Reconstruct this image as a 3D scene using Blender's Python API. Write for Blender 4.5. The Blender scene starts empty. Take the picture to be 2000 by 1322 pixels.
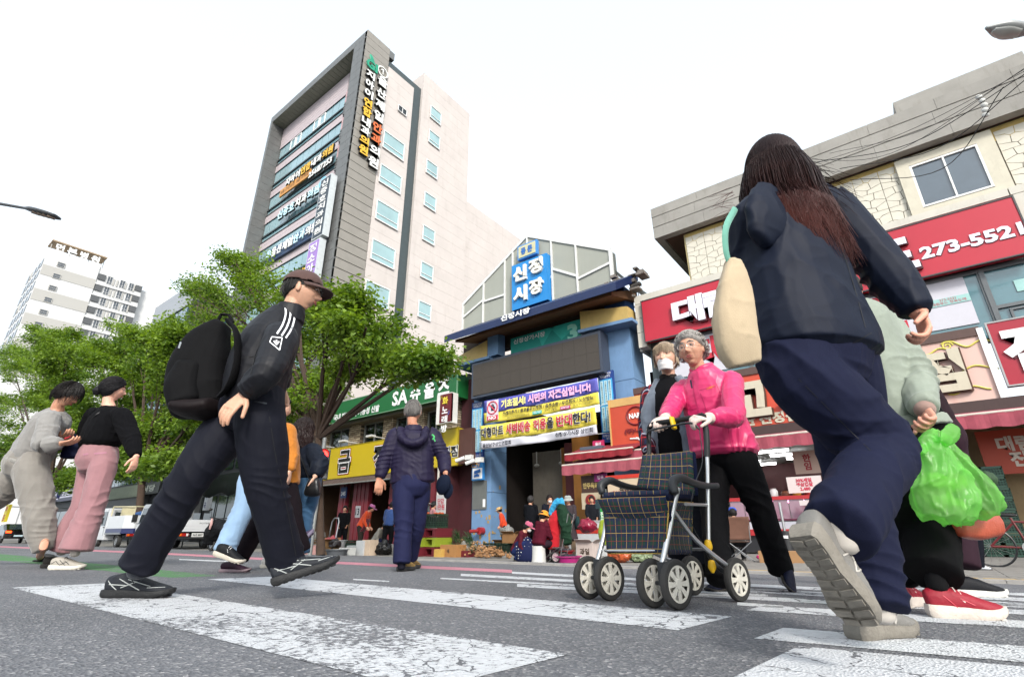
import bpy, bmesh, math, random
import numpy as np
from mathutils import Vector, Matrix, noise as mnoise
from mathutils.bvhtree import BVHTree
random.seed(7); RNG=np.random.default_rng(7)
R_=math.radians
sc=bpy.context.scene
C=bpy.data.collections.new('place')   # joined to the scene at the very end, which keeps the building fast
# ---------------------------------------------------------------- camera
# world: X runs along the street to the right, Y across it towards the shops, Z up
FOC=977.0; PITCH=math.atan(379/977.0); ROLL=R_(-.3); CAMH=.26
FW2=(-.6099,.7925); RT2=(.7925,.6099)
_c,_s=math.cos(PITCH),math.sin(PITCH)
fwd=Vector((FW2[0]*_c,FW2[1]*_c,_s)); up0=Vector((-FW2[0]*_s,-FW2[1]*_s,_c)); rt0=Vector((RT2[0],RT2[1],0))
rt=rt0*math.cos(ROLL)+up0*math.sin(ROLL); upv=-rt0*math.sin(ROLL)+up0*math.cos(ROLL)
CAM=Vector((0,0,CAMH))
cd=bpy.data.cameras.new('camera'); cam=bpy.data.objects.new('camera',cd); sc.collection.objects.link(cam)
cd.sensor_width=36; cd.lens=FOC/2000*36; cd.clip_start=.05; cd.clip_end=3000
M=Matrix((rt,upv,-fwd)).transposed().to_4x4(); M.translation=CAM; cam.matrix_world=M; sc.camera=cam
# ---------------------------------------------------------------- light
SUN_EL=R_(34); SUN_AZ=R_(-42)      # direction to the sun, angle from +X
sd=Vector((math.cos(SUN_EL)*math.cos(SUN_AZ),math.cos(SUN_EL)*math.sin(SUN_AZ),math.sin(SUN_EL)))
w=bpy.data.worlds.new('World'); sc.world=w; w.use_nodes=True
nt=w.node_tree; nt.nodes.clear()
sky=nt.nodes.new('ShaderNodeTexSky'); sky.sky_type='NISHITA'; sky.sun_disc=False
sky.sun_elevation=SUN_EL; sky.sun_rotation=math.pi/2-SUN_AZ; sky.air_density=1.0; sky.dust_density=4.0; sky.ozone_density=1.2
bg=nt.nodes.new('ShaderNodeBackground'); bg.inputs[1].default_value=.13
hs=nt.nodes.new('ShaderNodeHueSaturation'); hs.inputs['Saturation'].default_value=.3
out=nt.nodes.new('ShaderNodeOutputWorld')
nt.links.new(sky.outputs[0],hs.inputs['Color']); veil=nt.nodes.new('ShaderNodeMix'); veil.data_type='RGBA'; veil.inputs[0].default_value=.5; veil.inputs[7].default_value=(4.7,5.35,5.9,1)   # thin even cloud
nt.links.new(hs.outputs[0],veil.inputs[6]); nt.links.new(veil.outputs[2],bg.inputs[0]); nt.links.new(bg.outputs[0],out.inputs[0])
sl=bpy.data.lights.new('sun','SUN'); sl.energy=1.5; sl.angle=R_(10); sl.color=(1,.95,.87)
so=bpy.data.objects.new('sun',sl); sc.collection.objects.link(so); so.rotation_euler=(-sd).to_track_quat('-Z','Y').to_euler(); so.location=(20,-20,40)
vs=sc.view_settings; sc.display_settings.display_device='sRGB'; vs.view_transform='Standard'; vs.look='None'; vs.gamma=1; vs.use_curve_mapping=False
vs.exposure=1.27
sc.render.engine='CYCLES'; cy=sc.cycles
cy.use_denoising=True
try: cy.denoiser='OPENIMAGEDENOISE'
except Exception: pass
cy.max_bounces=6; cy.diffuse_bounces=3; cy.glossy_bounces=3; cy.transmission_bounces=4; cy.transparent_max_bounces=6
cy.use_adaptive_sampling=True; cy.adaptive_threshold=.02; cy.caustics_reflective=False; cy.caustics_refractive=False
# ---------------------------------------------------------------- measuring helpers (photo pixel -> place in the world)
def ray(u,v): return fwd+rt*((u-1000)/FOC)-upv*((v-661)/FOC)
def P(u,v,d):
	r=ray(u,v); return CAM+r*(d/(r.x*FW2[0]+r.y*FW2[1]))
def PY(u,v,y):
	r=ray(u,v); return CAM+r*(y/r.y)
def PX(u,v,x):
	r=ray(u,v); return CAM+r*(x/r.x)
def PZ(u,v,z):
	r=ray(u,v); return CAM+r*((z-CAMH)/r.z)
def gz(y):
	if y<4: return -.02*max(y,-6)
	if y<10: return -.08-.045*(y-4)
	return -.35
WALK=-.35   # pavement level
def GR(u,v):
	p=PZ(u,v,-.05)
	for i in range(25):
		z=gz(p.y); p=PZ(u,v,z)*.6+p*.4
	return PZ(u,v,gz(p.y))
def D2(x,y): return x*FW2[0]+y*FW2[1]
def cv(x,y,z=0): return Vector((RT2[0]*x+FW2[0]*y,RT2[1]*x+FW2[1]*y,z))   # camera-aligned horizontal frame -> world
# ---------------------------------------------------------------- objects
def newmesh(name,V,F,mats=(),smooth=False,mi=None):
	me=bpy.data.meshes.new(name); me.from_pydata([tuple(v) for v in V],[],F); 
	for m in mats: me.materials.append(m)
	if mi is not None: me.polygons.foreach_set('material_index',mi)
	if smooth: me.polygons.foreach_set('use_smooth',[True]*len(me.polygons))
	me.update(); return me
ORG={}
def wloc(p):
	o=Vector((0,0,0))
	while p is not None: o=o+p.location; p=p.parent
	return o
def link(name,me,parent=None,kind=None,loc=None):
	o=bpy.data.objects.new(name,me); C.objects.link(o)
	if parent is not None:
		me.transform(Matrix.Translation(-wloc(parent))); o.parent=parent
	if kind: o['kind']=kind
	return o
def tag(o,label,cat,group=None):
	o['label']=label; o['category']=cat
	if group: o['group']=group
	return o
def thing(name,label,cat,loc=(0,0,0),group=None):
	o=bpy.data.objects.new(name,None); C.objects.link(o); o.location=loc; o.empty_display_size=.1
	return tag(o,label,cat,group)
def dup(o,loc=None,parent=None,label=None,rotz=None):
	c=o.copy(); C.objects.link(c); c.parent=parent
	if loc is not None: c.location=loc
	if rotz is not None: c.rotation_euler=(0,0,rotz)
	if label: c['label']=label
	for ch in o.children: dup(ch,parent=c)
	return c
class MB:
	"""collects simple shapes into one mesh"""
	def __init__(s): s.V=[]; s.F=[]; s.MI=[]; s.m=0
	def add(s,V,F):
		k=len(s.V); s.V+= [tuple(v) for v in V]; s.F+=[tuple(i+k for i in f) for f in F]; s.MI+=[s.m]*len(F); return s
	def box(s,a,b):
		x0,x1=sorted((a[0],b[0])); y0,y1=sorted((a[1],b[1])); z0,z1=sorted((a[2],b[2]))
		return s.add([(x0,y0,z0),(x1,y0,z0),(x1,y1,z0),(x0,y1,z0),(x0,y0,z1),(x1,y0,z1),(x1,y1,z1),(x0,y1,z1)],
          [(0,3,2,1),(4,5,6,7),(0,1,5,4),(1,2,6,5),(2,3,7,6),(3,0,4,7)])
	def hexa(s,b4,t4):
		return s.add(list(b4)+list(t4),[(0,3,2,1),(4,5,6,7),(0,1,5,4),(1,2,6,5),(2,3,7,6),(3,0,4,7)])
	def quad(s,a,b,c,d): return s.add([a,b,c,d],[(0,1,2,3)])
	def bar(s,p,q,w,h=None,up=(0,0,1)):
		h=h or w; p=Vector(p); q=Vector(q); t=(q-p).normalized(); u=Vector(up)
		if abs(t.dot(u))>.95: u=Vector((1,0,0))
		a=t.cross(u).normalized()*w/2; b=a.normalized().cross(t).normalized()*h/2
		return s.hexa([p-a-b,p+a-b,p+a+b,p-a+b],[q-a-b,q+a-b,q+a+b,q-a+b])
	def tube(s,pts,r,n=8,caps=True):
		pts=[Vector(p) for p in pts]; k=len(pts); rr=r if isinstance(r,(list,tuple)) else [r]*k
		V=[];F=[];pa=None
		for i,p in enumerate(pts):
			t=(pts[min(i+1,k-1)]-pts[max(i-1,0)]).normalized()
			if pa is None:
				u=Vector((0,0,1)) if abs(t.z)<.9 else Vector((1,0,0)); pa=t.cross(u).normalized()
			else:
				pa=(pa-t*pa.dot(t)).normalized()
			b=t.cross(pa)
			for j in range(n):
				an=2*math.pi*j/n; V.append(p+pa*(math.cos(an)*rr[i])+b*(math.sin(an)*rr[i]))
		for i in range(k-1):
			for j in range(n): F.append((i*n+j,i*n+(j+1)%n,(i+1)*n+(j+1)%n,(i+1)*n+j))
		if caps: F.append(tuple(range(n))[::-1]); F.append(tuple((k-1)*n+j for j in range(n)))
		return s.add(V,F)
	def cyl(s,p,q,r,n=16,r2=None): return s.tube([p,q],[r,r if r2 is None else r2],n)
	def lathe(s,prof,c,axis=(0,0,1),n=20):
		ax=Vector(axis).normalized(); u=Vector((0,0,1)) if abs(ax.z)<.9 else Vector((1,0,0)); a=ax.cross(u).normalized(); b=ax.cross(a); c=Vector(c)
		V=[];F=[]
		for (r,h) in prof:
			for j in range(n):
				an=2*math.pi*j/n; V.append(c+ax*h+a*(math.cos(an)*r)+b*(math.sin(an)*r))
		for i in range(len(prof)-1):
			for j in range(n): F.append((i*n+j,(i+1)*n+j,(i+1)*n+(j+1)%n,i*n+(j+1)%n))
		return s.add(V,F)
	def ell(s,c,r,rot=None,n=12,m=8):
		c=Vector(c); V=[];F=[]; r=r if isinstance(r,(tuple,list)) else (r,r,r)
		for i in range(m+1):
			th=math.pi*i/m
			for j in range(n):
				ph=2*math.pi*j/n; v=Vector((r[0]*math.sin(th)*math.cos(ph),r[1]*math.sin(th)*math.sin(ph),r[2]*math.cos(th)))
				if rot is not None: v=rot@v
				V.append(c+v)
		for i in range(m):
			for j in range(n): F.append((i*n+j,(i+1)*n+j,(i+1)*n+(j+1)%n,i*n+(j+1)%n))
		return s.add(V,F)
	def prism(s,poly,dz):
		"""poly: list of 3d points (planar), extruded by vector dz"""
		n=len(poly); dz=Vector(dz); V=[Vector(p) for p in poly]+[Vector(p)+dz for p in poly]
		F=[tuple(range(n))[::-1],tuple(range(n,2*n))]+[(i,(i+1)%n,n+(i+1)%n,n+i) for i in range(n)]
		return s.add(V,F)
	def build(s,name,mat,parent=None,kind=None,smooth=False,bevel=0):
		mats=mat if isinstance(mat,(list,tuple)) else [mat]
		me=newmesh(name,s.V,s.F,mats,False,s.MI)
		bm=bmesh.new(); bm.from_mesh(me); bmesh.ops.remove_doubles(bm,verts=bm.verts,dist=1e-6) if smooth else None
		if bevel: bmesh.ops.bevel(bm,geom=list(bm.edges),offset=bevel,segments=2,affect='EDGES',profile=.7)
		bmesh.ops.recalc_face_normals(bm,faces=bm.faces); bm.to_mesh(me); bm.free()
		if smooth:
			me.polygons.foreach_set('use_smooth',[True]*len(me.polygons))
			try: me.set_sharp_from_angle(angle=R_(40))
			except Exception: pass
		return link(name,me,parent,kind)
def evalmesh(o):
	sc.collection.objects.link(o); return bpy.data.meshes.new_from_object(o.evaluated_get(bpy.context.evaluated_depsgraph_get()))
# ---------------------------------------------------------------- materials
MC={}
def col(c):
	if isinstance(c,str):
		c=c.lstrip('#'); c=[int(c[i:i+2],16)/255 for i in (0,2,4)]
		c=[x/12.92 if x<=.04045 else ((x+.055)/1.055)**2.4 for x in c]
	return (c[0],c[1],c[2],1)
def mat(name,c,rough=.6,metal=0,var=.12,vs=3.0,bump=.0,bs=60.0,spec=.5,emit=0,dirt=0,sheen=0,trans=0,coat=0,stretch=None,grain=.0,space='Object'):
	key=(name,str(c))
	if key in MC: return MC[key]
	m=bpy.data.materials.new(name); m.use_nodes=True; N=m.node_tree.nodes; L=m.node_tree.links
	b=N['Principled BSDF']; c=col(c)
	b.inputs['Base Color'].default_value=c; b.inputs['Roughness'].default_value=rough; b.inputs['Metallic'].default_value=metal
	b.inputs['Specular IOR Level'].default_value=spec
	if sheen: b.inputs['Sheen Weight'].default_value=sheen
	if coat: b.inputs['Coat Weight'].default_value=coat
	if trans: b.inputs['Transmission Weight'].default_value=trans
	if emit: b.inputs['Emission Color'].default_value=c; b.inputs['Emission Strength'].default_value=emit
	tc=N.new('ShaderNodeTexCoord'); co=tc.outputs[space]
	if stretch:
		mp=N.new('ShaderNodeMapping'); mp.inputs['Scale'].default_value=stretch; L.new(co,mp.inputs[0]); co=mp.outputs[0]
	if var or dirt:
		n=N.new('ShaderNodeTexNoise'); n.inputs['Scale'].default_value=vs; n.inputs['Detail'].default_value=5; n.inputs['Roughness'].default_value=.65; L.new(co,n.inputs[0])
		mr=N.new('ShaderNodeMapRange'); mr.inputs[1].default_value=.3; mr.inputs[2].default_value=.7; mr.inputs[3].default_value=1-var; mr.inputs[4].default_value=1+var*.6; L.new(n.outputs[0],mr.inputs[0])
		mx=N.new('ShaderNodeMix'); mx.data_type='RGBA'; mx.blend_type='MULTIPLY'; mx.inputs[0].default_value=1; mx.inputs[6].default_value=c; L.new(mr.outputs[0],mx.inputs[7]); last=mx.outputs[2]
		if dirt:
			n2=N.new('ShaderNodeTexNoise'); n2.inputs['Scale'].default_value=vs*2.3; n2.inputs['Detail'].default_value=8; n2.inputs['Roughness'].default_value=.75
			mp2=N.new('ShaderNodeMapping'); mp2.inputs['Scale'].default_value=(1,1,.22); L.new(tc.outputs['Object'],mp2.inputs[0]); L.new(mp2.outputs[0],n2.inputs[0])
			r2=N.new('ShaderNodeMapRange'); r2.inputs[1].default_value=.52; r2.inputs[2].default_value=.75; r2.inputs[3].default_value=0; r2.inputs[4].default_value=dirt; L.new(n2.outputs[0],r2.inputs[0])
			m2=N.new('ShaderNodeMix'); m2.data_type='RGBA'; L.new(r2.outputs[0],m2.inputs[0]); L.new(last,m2.inputs[6]); m2.inputs[7].default_value=(c[0]*.35,c[1]*.3,c[2]*.24,1); last=m2.outputs[2]
		L.new(last,b.inputs['Base Color'])
		if emit: L.new(last,b.inputs['Emission Color'])
	if bump:
		n=N.new('ShaderNodeTexNoise'); n.inputs['Scale'].default_value=bs; n.inputs['Detail'].default_value=4; L.new(co,n.inputs[0])
		bn=N.new('ShaderNodeBump'); bn.inputs['Strength'].default_value=bump; bn.inputs['Distance'].default_value=.01; L.new(n.outputs[0],bn.inputs['Height']); L.new(bn.outputs[0],b.inputs['Normal'])
	MC[key]=m; return m
def cloth(c,rough=.85,bump=.35,name='cloth',sheen=.15,bs=22,fine=.25,spec=.25):
	if sum(col(c)[:3])<.12: sheen=0; spec*=.5; c=tuple(x*.85 for x in col(c)[:3])
	key=(name,'cloth',str(c))
	if key in MC: return MC[key]
	m=mat(name+'_',c,rough,var=.14,vs=7,sheen=sheen,spec=spec); m=m.copy(); m.name=name; N=m.node_tree.nodes; L=m.node_tree.links; b=N['Principled BSDF']
	tc=N.new('ShaderNodeTexCoord')
	n=N.new('ShaderNodeTexNoise'); n.noise_type='RIDGED_MULTIFRACTAL'; n.inputs['Scale'].default_value=bs*.5; n.inputs['Detail'].default_value=2; n.inputs['Distortion'].default_value=.8; L.new(tc.outputs['Object'],n.inputs[0])
	b1=N.new('ShaderNodeBump'); b1.inputs['Strength'].default_value=bump; b1.inputs['Distance'].default_value=.005; L.new(n.outputs[0],b1.inputs['Height'])
	n2=N.new('ShaderNodeTexNoise'); n2.inputs['Scale'].default_value=420; n2.inputs['Detail'].default_value=2; L.new(tc.outputs['Object'],n2.inputs[0])
	b2=N.new('ShaderNodeBump'); b2.inputs['Strength'].default_value=fine; b2.inputs['Distance'].default_value=.002; L.new(n2.outputs[0],b2.inputs['Height']); L.new(b1.outputs[0],b2.inputs['Normal']); L.new(b2.outputs[0],b.inputs['Normal'])
	MC[key]=m; return m
def skinm(c='#c98f72'):
	key=('skin',c)
	if key in MC: return MC[key]
	m=mat('skin',c,.5,var=.1,vs=28,bump=.12,bs=260,spec=.4); m=m.copy(); b=m.node_tree.nodes['Principled BSDF']
	b.inputs['Subsurface Weight'].default_value=.12; b.inputs['Subsurface Radius'].default_value=(1,.35,.2); b.inputs['Subsurface Scale'].default_value=.012
	MC[key]=m; return m
# ---------------------------------------------------------------- lettering (flat print or raised letters)
_TC={}
def text(s,parent,mat_,origin,ux,uz,width=None,height=1.0,depth=0.0,fat=0.0,name='lettering',align='C',maxw=None,shear=0,lsp=1.0):
	"""letters standing in the plane spanned by ux (reading direction) and uz (up); origin = middle (align C) or left end"""
	key=(s,round(fat,3),depth>0,shear,lsp)
	if key not in _TC:
		cu=bpy.data.curves.new('t','FONT'); cu.body=s; cu.size=1; cu.offset=fat; cu.resolution_u=2; cu.shear=shear; cu.space_line=lsp; cu.align_x='CENTER'
		cu.extrude=.5 if depth>0 else 0
		o=bpy.data.objects.new('t',cu); me=evalmesh(o)
		V=np.zeros(len(me.vertices)*3); me.vertices.foreach_get('co',V); V=V.reshape(-1,3); F=[tuple(p.vertices) for p in me.polygons]
		bpy.data.objects.remove(o); bpy.data.curves.remove(cu); bpy.data.meshes.remove(me); _TC[key]=(V,F)
	V,F=_TC[key]
	if len(V)==0: return None
	lo=V.min(0); hi=V.max(0); sz=hi-lo; k=height/sz[1]; kx=k
	if width: kx=width/sz[0]
	if maxw and kx*sz[0]>maxw: kx=maxw/sz[0]
	ux=Vector(ux).normalized(); uz=Vector(uz).normalized(); n=ux.cross(uz).normalized(); o=Vector(origin)
	x0=lo[0] if align=='L' else (lo[0]+hi[0])/2
	zc=(lo[1]+hi[1])/2
	VV=[o+ux*((v[0]-x0)*kx)+uz*((v[1]-zc)*k)+n*((v[2]+.5)*depth if depth>0 else 0) for v in V]
	me=newmesh(name,VV,F,[mat_]); return link(name,me,parent)
# ---------------------------------------------------------------- people: lofted shapes fused into continuous surfaces
def cr(pts,k=6):
	pts=[np.array(p,float) for p in pts]; n=len(pts)
	if n<3: 
		return [pts[0]*(1-t)+pts[-1]*t for t in np.linspace(0,1,k+1)]
	o=[]
	for i in range(n-1):
		p0=pts[i-1] if i>0 else 2*pts[0]-pts[1]; p1=pts[i]; p2=pts[i+1]; p3=pts[i+2] if i+2<n else 2*pts[-1]-pts[-2]
		for t in np.arange(k)/k:
			o.append(.5*((2*p1)+(-p0+p2)*t+(2*p0-5*p1+4*p2-p3)*t*t+(-p0+3*p1-3*p2+p3)*t**3))
	o.append(pts[-1]); return o
def loft(mb,pts,rad,side=(RT2[0],RT2[1],0),n=16,k=6,cap=.6,power=1.0):
	"""swept ellipse; rad: r or (a along side, b across)"""
	rr=[(r,r) if not isinstance(r,(tuple,list)) else r for r in rad]
	Q=cr([tuple(p)+tuple(r) for p,r in zip(pts,rr)],k)
	pos=[Vector(q[:3]) for q in Q]; ra=[(max(q[3],.002),max(q[4],.002)) for q in Q]; m=len(pos); S0=Vector(side)
	# rounded ends
	def ends(p,t,r):
		e=min(r)*cap; return [(p+t*(e*math.sin(a)),(r[0]*math.cos(a),r[1]*math.cos(a))) for a in (R_(30),R_(58),R_(80))]
	t0=(pos[0]-pos[1]).normalized(); t1=(pos[-1]-pos[-2]).normalized()
	if cap>0:
		A=ends(pos[0],t0,ra[0])[::-1]; B=ends(pos[-1],t1,ra[-1])
		pos=[a[0] for a in A]+pos+[b[0] for b in B]; ra=[a[1] for a in A]+ra+[b[1] for b in B]
	V=[];F=[];K=len(pos)
	for i in range(K):
		t=(pos[min(i+1,K-1)]-pos[max(i-1,0)]).normalized()
		s=S0-t*S0.dot(t)
		if s.length<.05: s=Vector((0,0,1))-t*t.z
		s.normalize(); b=t.cross(s)
		for j in range(n):
			an=2*math.pi*j/n; c_,s_=math.cos(an),math.sin(an)
			if power!=1: c_=math.copysign(abs(c_)**power,c_); s_=math.copysign(abs(s_)**power,s_)
			V.append(pos[i]+s*(c_*ra[i][0])+b*(s_*ra[i][1]))
	for i in range(K-1):
		for j in range(n): F.append((i*n+j,i*n+(j+1)%n,(i+1)*n+(j+1)%n,(i+1)*n+j))
	F.append(tuple(range(n))[::-1]); F.append(tuple((K-1)*n+j for j in range(n)))
	mb.add(V,F)
def hash3(i,j,k,s):
	h=(i*374761393+j*668265263+k*2147483647+s*1274126177)&0xffffffff
	h=((h^(h>>13))*1274126177)&0xffffffff; h=h^(h>>16); return (h&0xffff)/65535.0
def vnoise(X,s=0):
	I=np.floor(X).astype(np.int64); f=X-I; f=f*f*(3-2*f); r=0
	for a in (0,1):
		for b in (0,1):
			for c in (0,1):
				wgt=(f[:,0] if a else 1-f[:,0])*(f[:,1] if b else 1-f[:,1])*(f[:,2] if c else 1-f[:,2])
				r=r+wgt*hash3(I[:,0]+a,I[:,1]+b,I[:,2]+c,s)
	return r*2-1
def fuse(mb,name,mat_,parent,vox=.006,sm=3,folds=(),wr=0,wrs=9.,dec=None,fn=None,seed=0,axis=None):
	me=newmesh(name,mb.V,mb.F)
	o=bpy.data.objects.new('tmp',me)
	md=o.modifiers.new('r','REMESH'); md.mode='VOXEL'; md.voxel_size=vox; md.adaptivity=0
	if sm: s=o.modifiers.new('s','SMOOTH'); s.factor=.5; s.iterations=sm
	if dec: d=o.modifiers.new('d','DECIMATE'); d.ratio=dec
	m2=evalmesh(o)
	bpy.data.objects.remove(o); bpy.data.meshes.remove(me); m2.name=name
	nv=len(m2.vertices); X=np.zeros(nv*3); m2.vertices.foreach_get('co',X); X=X.reshape(-1,3)
	if folds or wr:
		Nn=np.zeros(nv*3); m2.vertices.foreach_get('normal',Nn); Nn=Nn.reshape(-1,3); d=np.zeros(nv)
		W=vnoise(X*7,seed+3)
		for (c,di,rad,lam,amp) in folds:
			c=np.array(c); di=np.array(Vector(di).normalized()); q=X-c; t=q@di; wgt=np.exp(-(q**2).sum(1)/rad**2)
			ph=math.pi*(t/lam)+W*2.6+vnoise(X*3.3,seed+11)*3.2
			br=np.clip(.35+1.3*vnoise(X*6.5,seed+17+int(lam*1000)%7),0,1.2)
			d+=amp*.95*wgt*br*((1-np.abs(np.sin(ph)))**1.3*2-.7)
		if wr:
			Y=X.copy()
			if axis is not None:
				ax=np.array(Vector(axis).normalized()); Y=X-np.outer(X@ax,ax)*.65
			a=vnoise(Y*wrs+vnoise(X*3.1,seed+5)[:,None]*.8,seed); b=vnoise(Y*wrs*2.1,seed+1)
			d+=wr*(1.5*(1-np.abs(a))**4+.7*(1-np.abs(b))**3-.75)*(.35+.9*np.clip(vnoise(X*2.3,seed+21)+.4,0,1))+wr*.8*vnoise(X*3.7,seed+31)
		X=X+Nn*d[:,None]
	if fn is not None: X=fn(X)
	m2.vertices.foreach_set('co',X.ravel()); m2.materials.clear(); m2.materials.append(mat_)
	m2.polygons.foreach_set('use_smooth',[True]*len(m2.polygons)); m2.update()
	return link(name,m2,parent)
def frame(f,u):
	f=Vector(f).normalized(); u=Vector(u); u=(u-f*u.dot(f)).normalized(); r=f.cross(u); return Matrix((r,f,u)).transposed()
_b=bmesh.new(); bmesh.ops.create_icosphere(_b,subdivisions=5,radius=1); HS=np.array([v.co[:] for v in _b.verts]); HF=[tuple(v.index for v in f.verts) for f in _b.faces]; _b.free()
_b=bmesh.new(); bmesh.ops.create_icosphere(_b,subdivisions=3,radius=1); HS3=np.array([v.co[:] for v in _b.verts]); HF3=[tuple(v.index for v in f.verts) for f in _b.faces]; _b.free()
def headshape(S,nose=1.,jaw=1.,old=0.,infl=0.):
	x,y,z=S[:,0],S[:,1],S[:,2]
	X=np.sign(x)*np.abs(x)**.92*.075; Y=y*.096; Z=z*.114
	t=np.clip(-Z/.114,0,1); t=t*t*(3-2*t)
	X=X*(1-.30*t/jaw); Y=np.where(Y<0,Y*(1-.38*t),Y*(1-.10*t)); Y=Y-.004
	fr=np.clip(y,0,1)
	Y=np.where(y>0,np.minimum(Y,.088+.0*Y)*.35+Y*.65,Y)
	def g(cx,cz,sx,sz,a): return a*np.exp(-((X-cx)/sx)**2-((Z-cz)/sz)**2)*(fr>.2)
	d=g(0,-.028,.013,.013,.024*nose)+g(0,-.006,.009,.022,.011*nose)+g(0,.034,.05,.010,.004)+g(.016,-.034,.008,.008,.007)+g(-.016,-.034,.008,.008,.007)
	d=d+g(.032,.010,.017,.011,-.011)+g(-.032,.010,.017,.011,-.011)+g(.045,-.022,.018,.016,.004)+g(-.045,-.022,.018,.016,.004)
	d=d+g(0,-.058,.024,.006,.005)+g(0,-.069,.021,.006,.005)+g(0,-.0635,.024,.0025,-.004)+g(0,-.082,.03,.007,-.004)+g(0,-.1,.024,.014,.010)+g(0,.07,.05,.03,.003)
	if old: d=d+g(.03,-.05,.006,.02,-.004*old)+g(-.03,-.05,.006,.02,-.004*old)+g(.05,-.075,.016,.016,.005*old)+g(-.05,-.075,.016,.016,.005*old)
	Y=Y+d
	return np.stack([X,Y,Z],1)*(1+infl)
def add_head(mb,c,f,u,sc_=1.,near=True,**k):
	Mx=frame(f,u); S,Fc=(HS,HF) if near else (HS3,HF3)
	V=headshape(S,**k)*sc_; A=np.array(Mx); V=V@A.T+np.array(c); mb.add(V.tolist(),Fc)
	for sx in (-1,1):
		mb.ell(Vector(c)+Mx@Vector((sx*.074,-.008,-.006))*sc_,(.010*sc_,.017*sc_,.031*sc_),Mx@Matrix.Rotation(sx*-.35,3,'Z')@Matrix.Rotation(.15,3,'X'))
	return Mx
def add_hand(mb,w,d,n,side=1,curl=.5,s=1.,spread=.0,fr=1.0,thumb=.5):
	"""w wrist, d towards the fingers, n palm normal, side=+1/-1 chooses the thumb side"""
	w=Vector(w); d=Vector(d).normalized(); n=Vector(n); n=(n-d*n.dot(d)).normalized(); S=d.cross(n)*side
	k=s
	loft(mb,[w-d*.02*k,w+d*.03*k,w+d*.065*k,w+d*.092*k],[(.026*k,.019*k),(.035*k,.017*k),(.042*k,.015*k),(.040*k,.012*k)],side=S,n=12,k=3,cap=.5)
	L=[.076,.084,.078,.061]; off=[.031,.0105,-.0105,-.031]
	for i in range(4):
		cu=curl[i] if isinstance(curl,(list,tuple)) else curl*(1+.12*i)
		p=w+d*(.086-abs(off[i])*.12)*k+S*off[i]*k; dd=(d+S*off[i]*spread*8).normalized(); pts=[p]; a=cu*.55
		for j,fl in enumerate((.46,.31,.23)):
			q=dd*math.cos(a)+n*math.sin(a); p=p+q*L[i]*fl*k; pts.append(p); a+=cu*(.95 if j==0 else .8)
		loft(mb,pts,[.0098*k*fr,.0088*k*fr,.0080*k*fr,.0068*k*fr],side=S,n=8,k=3,cap=.9)
	p=w+d*.022*k+S*.026*k; q1=(d*.62+S*.68+n*.35*thumb).normalized(); q2=(d*.85+S*.25+n*.75*thumb).normalized()
	loft(mb,[p,p+q1*.038*k,p+q1*.038*k+q2*.03*k,p+q1*.038*k+q2*.055*k],[.0145*k,.0118*k,.0102*k,.0085*k],side=n,n=8,k=3,cap=.9)
def face_bits(root,c,Mx,s=1.,iris='#1a0f0a',brow='#1a1512',lip='#a0564c',eyes=True,skin=None,browz=.034):
	W=mat('eye_white','#b9aea6',.3,var=0); I=mat('iris',iris,.15,var=0); c=Vector(c)
	if eyes:
		for sx in (-1,1):
			e=MB(); e.ell(c+Mx@Vector((sx*.031,.0765,.010))*s,(.0125*s,.009*s,.0042*s),Mx,10,8); eo=e.build('eye',W,root,smooth=True)
			e=MB(); e.ell(c+Mx@Vector((sx*.030,.0838,.010))*s,(.0052*s,.0026*s,.0050*s),Mx,10,6); e.build('iris',I,eo,smooth=True)
			if skin:
				e=MB(); loft(e,[c+Mx@Vector((sx*(.031-.016),.080,.012))*s,c+Mx@Vector((sx*.031,.0855,.0165))*s,c+Mx@Vector((sx*(.031+.016),.075,.011))*s],[.002*s,.0042*s,.002*s],n=8,k=4); e.build('eyelid',skin,root,smooth=True)
	b=mat('brow_hair',brow,.8,var=.2)
	for sx in (-1,1):
		e=MB(); loft(e,[c+Mx@Vector((sx*.012,.090,browz-.003))*s,c+Mx@Vector((sx*.03,.088,browz+.003))*s,c+Mx@Vector((sx*.049,.073,browz-.002))*s],[(.003*s,.003*s),(.004*s,.004*s),(.002*s,.002*s)],n=8,k=4); e.build('eyebrow',b,root,smooth=True)
	e=MB()
	for dz in (-.0585,-.0685): loft(e,[c+Mx@Vector((-.022,.082,-.0635))*s,c+Mx@Vector((-.008,.0865,dz))*s,c+Mx@Vector((.008,.0865,dz))*s,c+Mx@Vector((.022,.082,-.0635))*s],[.0015*s,.0042*s,.0042*s,.0015*s],n=8,k=4)
	e.build('lips',mat('lips',lip,.5,var=.1),root,smooth=True)
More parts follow.
